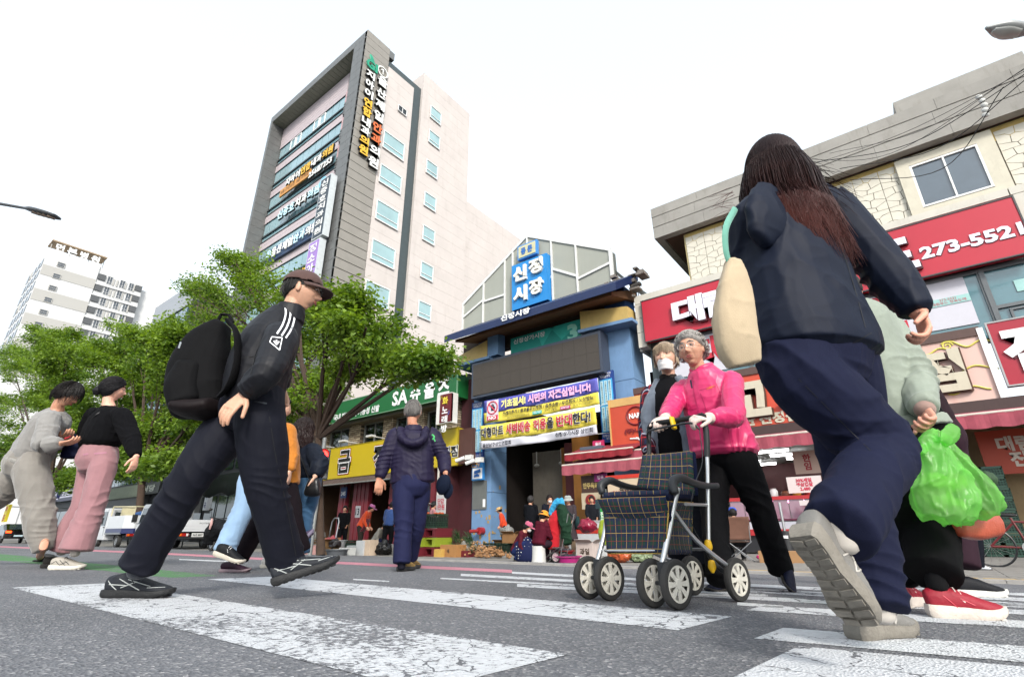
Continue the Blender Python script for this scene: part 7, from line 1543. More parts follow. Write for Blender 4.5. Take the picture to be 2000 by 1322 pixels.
# ================================================================= butcher building on the right
def right_building():
	t=thing('butcher_building','cream market building with concrete eave, cracked-pattern panels and long red sign','building',(1,24,-.35)); XE=16.0
	wp=mat('fascia_white','#b9b5aa',.6,var=.08,vs=1.2,dirt=.3); cream=mat('wall_cream','#b5a578',.85,var=.12,vs=1.5,dirt=.35); con=mat('eave_concrete','#8e8b85',.9,var=.16,vs=.8,bump=.25,bs=25,dirt=.5)
	# upper wall
	zs=12.05; pz=PZ(1278,467,zs); ye=pz.y; xl=pz.x
	b=MB(); b.box((-5.36,19,9.5),(XE,19.3,zs)); b.box((-5.36,19.3,9.5),(-5.1,34,zs)); b.box((-5.3,19.3,9.4),(XE,34,9.7)); b.build('upper_wall',cream,t)
	b=MB(); b.box((-5.3,18.975,9.6),(XE,18.995,12)); b.build('panel_backing',mat('backing_grey','#5c564c',.9),t)
	sm=mat('stone_panel','#c4bfb1',.8,var=.12,vs=2,bump=.25,bs=40)
	cell=[[(0,0),(.40,0),(.44,.20),(0,.42)],[(.40,0),(1,0),(1,.36),(.60,.26),(.44,.20)],[(0,.42),(.44,.20),(.60,.26),(.56,.62),(.40,.66),(0,.52)],[(.60,.26),(1,.36),(1,.80),(.70,.74),(.56,.62)],[(0,.52),(.40,.66),(.36,1),(0,1)],[(.40,.66),(.56,.62),(.70,.74),(1,.80),(1,1),(.36,1)]]
	mes=[]
	def pme(poly,fl):
		cx=sum(p[0] for p in poly)/len(poly); cz=sum(p[1] for p in poly)/len(poly); Q=[]
		for (x,z) in poly:
			dx,dz=x-cx,z-cz; L=math.hypot(dx,dz); k=(L-.016)/L; Q.append(((cx+dx*k),(cz+dz*k)))
		if fl: Q=[(1-x,z) for x,z in Q][::-1]
		b=MB(); b.prism([(x*.75,0,z*.75) for x,z in Q],(0,-.03,0)); return b
	for fl in (0,1): mes.append([newmesh('stone_panel',*(lambda b:(b.V,b.F))(pme(p,fl)),[sm]) for p in cell])
	def put(x,z,fl,face='Y',y=18.99):
		for me in mes[fl]:
			o=bpy.data.objects.new('stone_panel',me); C.objects.link(o); o.parent=t
			if face=='Y': o.location=Vector((x,y,z))-t.location
	wz0,wz1,wx0,wx1=9.75,11.9,1.95,4.35
	for i in range(24):
		x=-5.3+i*.75
		for j in range(3):
			z=9.62+j*.75
			if x+.75>2.35 and x<3.95: continue
			if x>XE-1: continue
			put(x,z,(i+j)%2)
	# window with cream surround
	sr=mat('surround_cream','#bdb7a6',.8,var=.08,dirt=.2); b=MB(); b.box((1.95,18.85,9.65),(4.4,19.1,9.95)); b.box((1.95,18.85,11.62),(4.4,19.1,11.95)); b.box((1.95,18.85,9.95),(2.28,19.1,11.62)); b.box((4.0,18.85,9.95),(4.4,19.1,11.62)); b.build('window_surround',sr,t)
	win(t,2.28,4.0,9.98,11.6,18.88,glassm('upper_glass','#46525c',.12),mat('white_frame','#d8d8d6',.5),.06,.1,2)
	# eave slab with formwork lines, brown soffit
	hts=[zs-.0,zs+.55,zs+1.05,zs+1.5]; xr=XE
	for i in range(3):
		x=xl
		while x<xr:
			w_=1.85+.5*((i*7+int(x*3))%3)*.3; b=MB(); b.box((x+.004,ye-.02*i,hts[i]+.006),(min(x+w_,xr)-.004,ye+.35,hts[i+1]-.006)); b.build('eave_board',con,t); x+=w_
		for yk in range(7): b=MB(); b.box((xl-.01*i,ye+.35+yk*2,hts[i]+.006),(xl+.3,ye+.35+yk*2+1.99,hts[i+1]-.006)); b.build('eave_board',con,t)
	b=MB(); b.box((xl+.1,ye+.1,zs+.1),(xr,34,zs+1.4)); b.build('roof_slab',con,t)
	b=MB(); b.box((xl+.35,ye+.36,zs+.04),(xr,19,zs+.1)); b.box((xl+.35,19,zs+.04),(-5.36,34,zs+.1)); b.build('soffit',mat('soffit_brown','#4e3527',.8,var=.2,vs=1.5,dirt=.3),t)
	b=MB(); b.prism([(-5.3,18.97,11.55),(XE,18.97,11.55),(XE,18.97,12.04),(-5.3,18.97,12.04)],(0,.03,0)); b.build('eave_shade_band',mat('band_ochre','#b39a5c',.85,var=.2,vs=2,dirt=.3),t)  # the eave's shadow on the wall, painted in as an ochre band
	for k in range(2): b=MB(); x0=3.0+k*0; b.box((F(1745,205,20)[0],20,zs+1.4+k*.85),(F(1953,127,20)[0]+.6,23,zs+1.4+(k+1)*.85-.012)); b.build('roof_block',con,t)
	# white fascia boards either side of the red sign
	for (x0,x1,z0,z1) in [(-7.75,-7.4,7.4,8.05),(-7.75,-7.4,8.07,8.7),(-7.75,-7.4,8.72,9.35),(-7.75,-1.9,9.37,9.75),(-1.88,4.2,9.5,9.75),(4.22,XE,9.5,9.75),(4.25,8,8.0,9.48),(8.02,XE,8.0,9.48)]:
		b=MB(); b.box((x0,18.75,z0),(x1-.01,19.2,z1)); b.build('fascia_board',wp,t)
	for j in range(4):
		for yk in range(6): b=MB(); b.box((-7.9,19.2+yk*1.2,7.4+j*.58),(-7.74,19.2+yk*1.2+1.19,7.4+j*.58+.57)); b.build('fascia_board',wp,t)
	b=MB(); b.box((-7.7,19.2,7.35),(XE,20,9.7)); b.build('fascia_core',mat('core_grey','#5a5a56',.8),t)
	wl=mat('letter_pale','#d4d2de',.45,var=.03); sh=mat('letter_shadow','#4a0f1a',.6)
	s=board('fascia_sign','long red sign with big pale raised characters and phone number across the upper storey',-7.38,4.18,7.55,9.35,18.6,'#a81c30',dep=.3,rim='#3a3a3a')
	for ch,u,w_ in (('대',1343,1.25),('림',1408,1.25),('푸',1560,1.3),('드',1768,1.35)):
		x=PY(u,600,18.5).x; text(ch,s,sh,(x+.04,18.57,8.36),FX,FZ,height=1.16,width=w_,depth=.1,fat=.05,name='letter_edge'); text(ch,s,wl,(x,18.46,8.4),FX,FZ,height=1.12,width=w_,depth=.03,fat=.05,name='letter')
	x=PY(1897,478,18.5).x; text('273-5521',s,sh,(x+.02,18.585,8.28),FX,FZ,height=.42,width=2.35,fat=.04); text('273-5521',s,wl,(x,18.57,8.3),FX,FZ,height=.42,width=2.35,fat=.04)
	# second storey: white panel with red letters, glazing
	fr=mat('mullion_grey','#5c6062',.45,metal=.4); gl=glassm('storey_glass','#4a7078',.1); wv=mat('vinyl_white','#b9b8c0',.6,var=.04)
	b=MB(); b.box((-7.5,19.3,5.4),(XE,19.6,7.5)); b.build('storey_back',mat('storey_dark','#394448',.5,var=.2),t)
	b=MB(); b.box((-6.9,18.98,5.9),(2.6,19.02,7.45)); b.build('vinyl_panel',wv,t)
	for ch,u in (('대',1380),('림',1450),('푸',1560),('드',1722)): text(ch,t,mat('vinyl_red','#b01f33',.5),(PY(u,640,18.96).x,18.965,6.75),FX,FZ,height=1.2,width=1.35,fat=.05,name='window_lettering')
	for k in range(7):
		xa=-7.0+k*3.3; b=MB(); b.box((xa,18.96,5.4),(xa+.1,19.3,7.5)); b.build('mullion',fr,t); b=MB(); b.box((xa+.1,19.02,5.42),(xa+3.3,19.06,7.46)); b.build('pane',gl,t)
	b=MB(); b.box((2.95,18.93,5.4),(3.07,19.3,7.5)); b.box((3.07,18.94,6.2),(XE,19.2,6.3)); b.box((-7,18.95,7.4),(XE,19.3,7.52)); b.build('mullion',fr,t)
	b=MB(); b.box((3.6,18.99,6.6),(XE,19.01,6.95)); b.box((1.6,18.96,6.62),(2.6,18.975,6.85)); b.build('window_film',mat('film_mint','#8fb8b4',.5),t); text('273-5521\n대림푸드 정육도매',t,mat('print_red2','#b02038',.5,var=0),(2.1,18.955,6.74),FX,FZ,height=.18,width=.8)
	for k in range(3): win(t,3.3+k*1.6,4.7+k*1.6,5.45,6.15,18.98,gl,fr,.06,.1,1)
	# meat shop sign, red-orange fading where it is sun-bleached
	m=bleach(); s=thing('shop_sign','long sun-bleached orange sign with cream raised characters above the butcher awning','sign',(-3.5,18.4,3.5)); b=MB(); b.box((-8.0,18.35,3.5),(2.45,18.7,5.35)); b.build('sign_box',m,s); b=MB(); b.box((-8.0,18.3,5.35),(2.45,18.75,5.6)); b.build('top_rail',mat('rail_brown','#4c3630',.6,dirt=.3),s); b=MB(); b.box((2.38,18.28,3.45),(2.52,18.72,5.55)); b.build('white_edge',WT(),s)
	cl=mat('letter_cream2','#b5ae9a',.45,var=.06,dirt=.2); ed=mat('letter_edge_brown','#4a2a1a',.6)
	for ch,u,v in (('고',1468,800),('기',1560,785),('마',1660,765),('트',1740,750),('점',1828,722)):
		p=PY(u,v,18.2); text(ch,s,ed,(p.x+.03,18.33,4.45),FX,FZ,height=1.25,width=1.25,depth=.1,fat=.05,name='letter_edge'); text(ch,s,cl,(p.x,18.2,4.47),FX,FZ,height=1.22,width=1.22,depth=.03,fat=.05,name='letter')
	text('울산 신정점',s,cl,(PY(1490,818,18.3).x,18.32,3.78),FX,FZ,height=.38,width=2.1,fat=.05)
	sw=mat('swirl_yellow','#c9c05a',.5)
	for (cx,cz,k) in ((PY(1905,752,18.3).x-.4,4.5,1),(PY(1870,790,18.3).x,3.95,.8),(PY(1800,660,18.3).x,5.15,.6),(PY(1880,648,18.3).x,5.2,.6)):
		b=MB(); b.tube([(cx+k*(-.9+.09*j),18.33,cz+k*(.14*math.sin(j*.5)+.12*math.cos(j*.21))) for j in range(22)],.022,5); b.tube([(cx-k*.7+k*(.22-.01*j)*math.cos(j*.55),18.33,cz+k*(.22-.01*j)*math.sin(j*.55)) for j in range(18)],.022,5); b.build('swirl',sw,s)
	s=thing('shop_sign','red-orange sign with round NARA crest beside the right gate pillar','sign',(-8.7,17.9,3.2)); x0,z1=F(1190,782,17.7); x1=x0+1.55; z0=F(1196,874,17.7)[1]; b=MB(); b.box((x0,17.7,z0),(x1,18.2,z1)); b.build('sign_box',mat('nara_red','#b04028',.5,var=.15,vs=1),s); b=MB(); b.box((x0-.05,17.65,z0),(x0,18.2,z1)); b.box((x0,17.68,z1-.3),(x1,17.72,z1)); b.build('edge',mat('edge_tan','#b9935a',.5),s)
	dr=mat('crest_red','#6e1018',.5); c0=Vector((x0+1.05,17.68,z1-.75)); b=MB(); b.tube([c0+Vector((math.cos(a)*.36,0,math.sin(a)*.34)) for a in [2*math.pi*k/24 for k in range(25)]],.035,6); b.build('crest_ring',dr,s); text('NARA',s,WT(),c0-FY*.02+FX*.05,FX,FZ,height=.2,width=.62,fat=.04); text('(주)나라',s,dr,(x0+1.0,17.66,z1-1.32),FX,FZ,height=.22,width=.9,fat=.06)
	b=MB()
	for k in range(3): b.tube([(x0+.75+k*.12,17.68,z0+.25),(x0+1.05+k*.13,17.68,z0+.22-.02*k),(x0+1.3+k*.09,17.68,z0+.05)],.03,5)
	b.build('flourish',WT(),s)
	s=board('shop_sign','crimson sign with a large white character at the right edge of the shopfront',2.62,9,3.85,5.6,18.25,'#94142a',dep=.4,rim='#999999'); x=PY(1993,705,18.2).x; text('전',s,sh,(x+.4,18.22,4.74),FX,FZ,height=1.3,width=1.2,fat=.05); text('전',s,WT(),(x+.35,18.2,4.78),FX,FZ,height=1.28,width=1.2,fat=.05); text('집',s,WT(),(x+1.6,18.2,4.78),FX,FZ,height=1.28,width=1.2,fat=.05)
	# awning frame, pink scalloped awning
	b=MB(); b.box((-8.2,18.0,3.1),(8,19,3.5)); b.build('awning_box',mat('box_dark','#3a2a28',.7,dirt=.4),t)
	def awn(lab,x0,x1,ya,yb_,za,zb_,c,stripe=None,drop=.32):
		a=thing('awning',lab,'awning',((x0+x1)/2,yb_,zb_)); m=mat('awn'+c,c,.85,var=.18,vs=3,dirt=.35); b=MB(); b.prism([(x0,ya,za),(x0,yb_,zb_),(x0,yb_,zb_-.03),(x0,ya,za-.03)],(x1-x0,0,0)); b.build('canopy',m,a)
		n=int((x1-x0)/.09); b=MB(); V=[];F_=[]
		for i in range(n+1):
			x=x0+(x1-x0)*i/n; y=yb_-.02-.015*math.sin(i*1.3); V+=[(x,y,zb_),(x,y-.01,zb_-drop-.04*abs(math.sin(i*.52)))]
		for i in range(n): F_.append((2*i,2*i+2,2*i+3,2*i+1))
		o=link('valance',newmesh('valance',V,F_,[m]),a); o.modifiers.new('s','SOLIDIFY').thickness=.01
		b=MB(); b.cyl((x0,yb_,zb_+.02),(x1,yb_,zb_+.02),.035,8); b.build('front_bar',mat('bar_white','#bdb5aa',.5),a)
	awn('long faded pink awning with scalloped edge over the butcher counter',-9.0,8.0,18.6,16.9,3.35,2.95,'#8e3f4c')
	p=PY(1098,915,16.2); awn('faded pink awning with scalloped edge beside the gate',p.x,p.x+3.3,17.6,16.2,2.95,2.55,'#8f4550')
	p=PY(1112,890,16.6); awn('deep red half-rolled awning above the pink one next to the gate',p.x-.2,p.x+2.6,18.0,16.6,3.45,3.0,'#7a1420',drop=.2)
	# ground floor rooms
	b=MB(); b.box((-8.3,27,-.35),(XE,27.3,3.3)); b.box((-8.3,19.3,3.22),(1.2,27,3.3)); b.build('shop_room',mat('shop_ceiling','#8d8c88',.7,var=.05),t)
	b=MB(); b.box((-8.3,26.6,1.7),(1.2,26.9,3.2)); b.build('back_board',mat('back_maroon','#4a1a1c',.6,var=.15),t); b=MB(); b.box((-.9,18.95,-.35),(-.7,27,3.3)); b.box((-8.4,19,-.35),(-8.2,27,3.3)); b.build('room_wall',mat('room_tan','#6f5c48',.8,var=.15),t)
	b=MB(); b.box((-.7,19.4,-.35),(XE,19.6,3.3)); b.build('side_front',mat('front_tan','#8a7656',.8,var=.15,dirt=.35),t); b=MB(); b.box((.9,19.2,-.35),(1.3,19.45,3.2)); b.box((4.6,19.2,-.35),(5,19.45,3.2)); b.build('pilaster',mat('pil_tan','#7c6a52',.8,dirt=.3),t)
	tm=mat('tube_light','#ffffff',.3,emit=6,var=0)
	for i in range(5):
		for j in range(3):
			x=-7.3+j*2.3+i*.35; y=20+i*1.35; s=thing('ceiling_light','lit tube on the butcher ceiling, %s row back from the street, %s one'%(('first','second','third','fourth','fifth')[i],('left','middle','right')[j]),'light',(x,y,3.12),'lit tubes on the butcher shop ceiling'); b=MB(); b.cyl((x,y,3.1),(x+1.25,y,3.1),.045,8); b.build('tube',tm,s); b=MB(); b.box((x-.05,y-.06,3.14),(x+1.3,y+.06,3.2)); b.build('fitting',WT(),s)
def bleach():
	m=bpy.data.materials.new('bleached_print'); m.use_nodes=True; N=m.node_tree.nodes; L=m.node_tree.links; b=N['Principled BSDF']; tc=N.new('ShaderNodeTexCoord'); sp=N.new('ShaderNodeSeparateXYZ'); L.new(tc.outputs['Object'],sp.inputs[0])
	mp=N.new('ShaderNodeMapping'); mp.inputs['Scale'].default_value=(2.2,1,.35); L.new(tc.outputs['Object'],mp.inputs[0]); n=N.new('ShaderNodeTexNoise'); n.inputs['Scale'].default_value=1.3; n.inputs['Detail'].default_value=4; L.new(mp.outputs[0],n.inputs[0])
	a=N.new('ShaderNodeMath'); a.operation='MULTIPLY_ADD'; a.inputs[1].default_value=2.6; L.new(n.outputs[0],a.inputs[0]); L.new(sp.outputs[0],a.inputs[2])
	r=N.new('ShaderNodeMapRange'); r.inputs[1].default_value=3.1; r.inputs[2].default_value=6.4; L.new(a.outputs[0],r.inputs[0])
	mx=N.new('ShaderNodeMix'); mx.data_type='RGBA'; L.new(r.outputs[0],mx.inputs[0]); mx.inputs[6].default_value=col('#b8432a'); mx.inputs[7].default_value=col('#c7a79c'); L.new(mx.outputs[2],b.inputs['Base Color']); b.inputs['Roughness'].default_value=.5; return m
def street_shops():
	"""dark shopfronts under the trees on the left"""
	dk=mat('front_dark','#23262a',.6,var=.2); gl=glassm('front_glass','#1a2426',.08); 
	specs=[(-33.5,-40.5,'#4e332b','화메이','#b9ae8c','brown sign with cream characters on the shopfront left of the yellow shop',5.2,4.0),(-41,-49,'#1e2426','유영약국','#aeb4b8','dark pharmacy shopfront sign behind the left trees',4.9,3.9),(-49.5,-58,'#22303a','주류백화점','#a8aeb2','dark blue shopfront sign with pale characters behind the left trees',5.0,4.0),(-59,-68,'#26282a','부산식당','#aab0a8','charcoal restaurant sign with pale characters far left',5.2,4.1),(-69,-84,'#3a84a0','한약나라','#c4d4da','cyan shopfront sign far left',5.6,4.2),(-86,-104,'#2b2b44','니트','#c5c5d5','navy shopfront sign farthest left',6.4,4.6)]
	for (xr,xl,c,tx,tc_,lab,z1,z0) in specs:
		t=thing('shopfront','dark shopfront under its '+lab.split(' sign')[0]+' sign','building',((xl+xr)/2,24,-.35)); H=8+abs(xl)%4
		b=MB(); b.box((xl,20,-.35),(xr,30,H)); b.build('wall',dk,t)
		for k in range(4):
			w_=(xr-xl)/4; b=MB(); b.box((xl+k*w_+.1,19.9,.1),(xl+(k+1)*w_-.1,19.96,3.3)); b.build('pane',gl,t); b=MB(); b.box((xl+k*w_+.2,19.9,z1+.5),(xl+(k+1)*w_-.2,19.96,H-.6)); b.build('pane',gl,t)
		s=board('shop_sign',lab,xl+.1,xr-.1,z0,z1,19.4,c,dep=.4); lm=mat('let'+tc_,tc_,.5)
		text(tx,s,lm,((xl+xr)/2,19.37,(z0+z1)/2),FX,FZ,height=(z1-z0)*.62,width=(xr-xl)*.75,fat=.04)
	# hanging signs
	for lab,u,v0,v1,wp,c,tx,tc_,yy in (('tall narrow white pharmacy sign behind the food cart','413','925','995',.5,'#b9bcc0','유영약국','#2a2f5a',16.0),('yellow box sign with red characters at the far left edge',16,985,1018,1.6,'#c9b82c','마트','#a01c1c',14.0),('orange blade sign at the far left',97,975,992,1.2,'#c0661c','맛','#3a1a08',16.5),('navy blade sign with white character at the far left',112,955,972,1.6,'#1c2450','니','#c9c9d9',16.5)):
		u=float(u); a=PY(u,float(v0),yy); c_=PY(u,float(v1),yy); s=thing('blade_sign',lab,'sign',(a.x,yy,c_.z)); b=MB(); b.box((a.x-wp/2,yy,c_.z),(a.x+wp/2,yy+.3,a.z)); b.build('box',mat('bl'+c,c,.5),s)
		for i,ch in enumerate(tx): text(ch,s,mat('let'+tc_,tc_,.5),(a.x,yy-.01,a.z-(a.z-c_.z)*(i+.5)/len(tx)),FX,FZ,height=(a.z-c_.z)/len(tx)*.7,width=wp*.7,fat=.04)
		b=MB(); b.box((a.x-.04,yy+.3,a.z-.3),(a.x+.04,20,a.z-.2)); b.build('bracket',mat('dark_frame','#2f3638',.5),s)
def setting():
	ground(); tower(); hotel(); shops(); gate(); right_building(); street_shops()
# ================================================================= trees
def leafmat(n,c1,c2):
	if n in MC: return MC[n]
	m=bpy.data.materials.new(n); m.use_nodes=True; N=m.node_tree.nodes; L=m.node_tree.links; b=N['Principled BSDF']
	at=N.new('ShaderNodeAttribute'); at.attribute_name='tint'; mx=N.new('ShaderNodeMix'); mx.data_type='RGBA'; L.new(at.outputs['Fac'],mx.inputs[0]); mx.inputs[6].default_value=col(c1); mx.inputs[7].default_value=col(c2); L.new(mx.outputs[2],b.inputs['Base Color']); b.inputs['Roughness'].default_value=.5; b.inputs['Specular IOR Level'].default_value=.35
	tr=N.new('ShaderNodeBsdfTranslucent'); g=N.new('ShaderNodeMix'); g.data_type='RGBA'; g.blend_type='MULTIPLY'; g.inputs[0].default_value=1; L.new(mx.outputs[2],g.inputs[6]); g.inputs[7].default_value=(1.5,1.5,.5,1); L.new(g.outputs[2],tr.inputs[0])
	a=N.new('ShaderNodeMixShader'); a.inputs[0].default_value=.42; L.new(b.outputs[0],a.inputs[1]); L.new(tr.outputs[0],a.inputs[2]); L.new(a.outputs[0],N['Material Output'].inputs[0]); MC[n]=m; return m
def tree(label,base,fork,blobs,nleaf,leaf,seed,tr=.16,group=None):
	"""trunk and limbs reach for each clump of the crown; leaves hang in flat sprays along the twigs"""
	rg=random.Random(seed); rn=np.random.default_rng(seed); t=thing('zelkova_tree',label,'tree',base,group); bark=mat('bark','#3a2c22',.95,var=.3,vs=6,bump=.6,bs=30)
	fork=Vector(fork); base=Vector(base); b=MB()
	b.tube([Vector(q) for q in cr([tuple(base),tuple(lerp(base,fork,.5)+Vector((rg.uniform(-.1,.1),0,0))),tuple(fork)],4)],[tr*1.25]+[tr*1.05]*4+[tr*.95]*4,10); b.build('trunk',bark,t,smooth=True)
	tips=[]; lb=MB()
	for (c,r) in blobs:
		c=Vector(c); mid=lerp(fork,c,.45)+Vector((rg.uniform(-.3,.3),rg.uniform(-.3,.3),rg.uniform(.1,.5))); Q=[Vector(q) for q in cr([tuple(fork-FZ*.1),tuple(mid),tuple(c)],5)]
		n=len(Q); lb.tube(Q,[tr*.55*(1-i/n)+.022 for i in range(n)],6)
		for k in range(9):
			s=Q[rg.randrange(n//2,n)]; d=Vector((rg.gauss(0,1),rg.gauss(0,1),rg.gauss(0,.45))).normalized(); e=c+Vector((d.x*r*.95,d.y*r*.95,d.z*r*.8)); m_=lerp(s,e,.5)+Vector((0,0,.12*r)); q=[Vector(z) for z in cr([tuple(s),tuple(m_),tuple(e)],4)]
			lb.tube(q,[.022*(1-i/len(q))+.006 for i in range(len(q))],4)
			for z in q[3:]: tips.append((z,r))
			for kk in range(3):
				s2=q[rg.randrange(2,len(q))]; d2=(e-s).normalized()+Vector((rg.gauss(0,.7),rg.gauss(0,.7),rg.gauss(0,.3))); e2=s2+d2.normalized()*r*rg.uniform(.3,.6); lb.tube([s2,lerp(s2,e2,.5)+FZ*.05,e2],[.008,.006,.003],3)
				for f in (.35,.7,1.0): tips.append((lerp(s2,e2,f),r))
	lb.build('limb',bark,t,kind='stuff',smooth=True)
	T=np.array([p[:] for p,_ in tips]); idx=rn.integers(0,len(T),nleaf); c=T[idx]+rn.normal(0,1,(nleaf,3))*np.array([.20,.20,.10])*(leaf/.12)
	# leaves: folded diamonds pointing outwards and down
	d=rn.normal(0,1,(nleaf,3)); d[:,2]=d[:,2]*.35-.35; d/=np.linalg.norm(d,axis=1,keepdims=True)
	u=np.cross(d,rn.normal(0,1,(nleaf,3))*np.array([.35,.35,1.0])); u/=np.linalg.norm(u,axis=1,keepdims=True)+1e-6; nn=np.cross(d,u)
	L_=leaf*rn.uniform(.65,1.25,(nleaf,1)); W_=L_*.28
	V=np.stack([c,c+d*L_*.5+u*W_-nn*W_*.25,c+d*L_,c+d*L_*.5-u*W_-nn*W_*.25],1).reshape(-1,3)
	me=bpy.data.meshes.new('crown'); me.vertices.add(len(V)); me.vertices.foreach_set('co',V.ravel()); k=np.arange(nleaf)*4
	me.loops.add(nleaf*4); me.loops.foreach_set('vertex_index',np.stack([k,k+1,k+2,k+3],1).ravel()); me.polygons.add(nleaf); me.polygons.foreach_set('loop_start',k); me.polygons.foreach_set('loop_total',np.full(nleaf,4)); me.update(calc_edges=True)
	me.materials.append(leafmat('leaf','#37561b','#87a13e')); a=me.attributes.new('tint','FLOAT','FACE'); cl=vnoise(c*1.1,seed)*.5+.5; a.data.foreach_set('value',np.clip(cl*.8+rn.uniform(-.25,.35,nleaf),0,1).astype(np.float32))
	link('crown',me,t,kind='stuff')
def trees():
	def B(L,Y,seed):
		rg=random.Random(seed); o=[]
		for (u,v,r) in L:
			y=Y+rg.uniform(-1.6,1.6); p=PY(u,v,y); k=FOC/((p-CAM).dot(fwd)); o.append((p,r/k))
		return o
	Y=8.2; b0=PY(632,1040,Y); b0.z=gz(Y); tree('spreading young zelkova in fresh leaf behind the man in black',b0,PY(622,850,Y),B([(420,575,55),(480,520,48),(455,500,22),(555,590,70),(400,640,50),(660,600,60),(715,640,60),(775,665,50),(825,690,38),(850,705,20),(600,680,75),(690,705,42),(520,700,85),(430,700,70),(600,765,35),(520,800,60),(560,660,50),(610,740,50),(745,695,28),(585,795,38),(590,560,35),(700,580,30),(380,560,25)],Y,3),56000,.14,11,.10,'street trees')
	Y=10.5; b0=PY(272,1040,Y); b0.z=-.35; tree('zelkova with a forked dark trunk behind the parked white trucks',b0,PY(278,935,Y),B([(240,670,48),(330,690,55),(400,700,50),(300,740,60),(220,760,60),(380,770,60),(440,740,40),(280,830,60),(360,850,60),(200,850,60),(420,830,45),(180,700,40),(380,700,45),(350,660,40),(290,660,40),(420,700,40),(330,910,45),(240,900,45)],Y,5),110000,.22,12,.20,'street trees')
	Y=10.5; b0=PY(90,1045,Y); b0.z=-.35; tree('broad dark-leaved street tree behind the couple in grey and pink',b0,PY(95,960,Y),B([(60,690,42),(20,700,35),(150,670,38),(100,660,30),(130,690,45),(30,770,50),(110,770,55),(180,790,50),(70,850,55),(150,860,50),(20,880,45),(90,930,40),(170,930,45)],Y,6),95000,.25,13,.25,'street trees')
	Y=10.5; b0=PY(-60,1050,Y); b0.z=-.35; tree('street tree cut by the left edge of the picture',b0,PY(-50,985,Y),B([(-20,800,35),(10,850,35),(-30,870,40),(15,930,35),(-20,950,30),(-70,900,40)],Y,8),26000,.27,14,.25,'street trees')
# ================================================================= vehicles
def wheel2(par,c,ax,r,w_=.18):
	b=MB(); ax=Vector(ax); b.lathe([(r*.62,-w_/2),(r*.95,-w_/2),(r,-w_*.3),(r,w_*.3),(r*.95,w_/2),(r*.62,w_/2),(r*.62,-w_/2)],c,ax,24); o=b.build('wheel',mat('tyre_rubber','#2b2a29',.85,var=.2,bump=.2,dirt=.3),par,smooth=True)
	b=MB(); b.lathe([(r*.62,w_*.42),(r*.52,w_*.3),(r*.2,w_*.42),(.001,w_*.45)],c,ax,20); b.lathe([(r*.62,-w_*.42),(r*.52,-w_*.3),(r*.2,-w_*.42),(.001,-w_*.45)],c,ax,20); a=Vector((1,0,0)); bb=Vector((0,0,1))
	for k in range(5):
		an=k*2*math.pi/5+.3; q=Vector(c)+(a*math.cos(an)+bb*math.sin(an))*r*.38; b.cyl(q-ax*w_*.47,q+ax*w_*.47,r*.09,8)
	b.build('rim',mat('rim_silver','#8c8e90',.35,metal=.6),o,smooth=True)
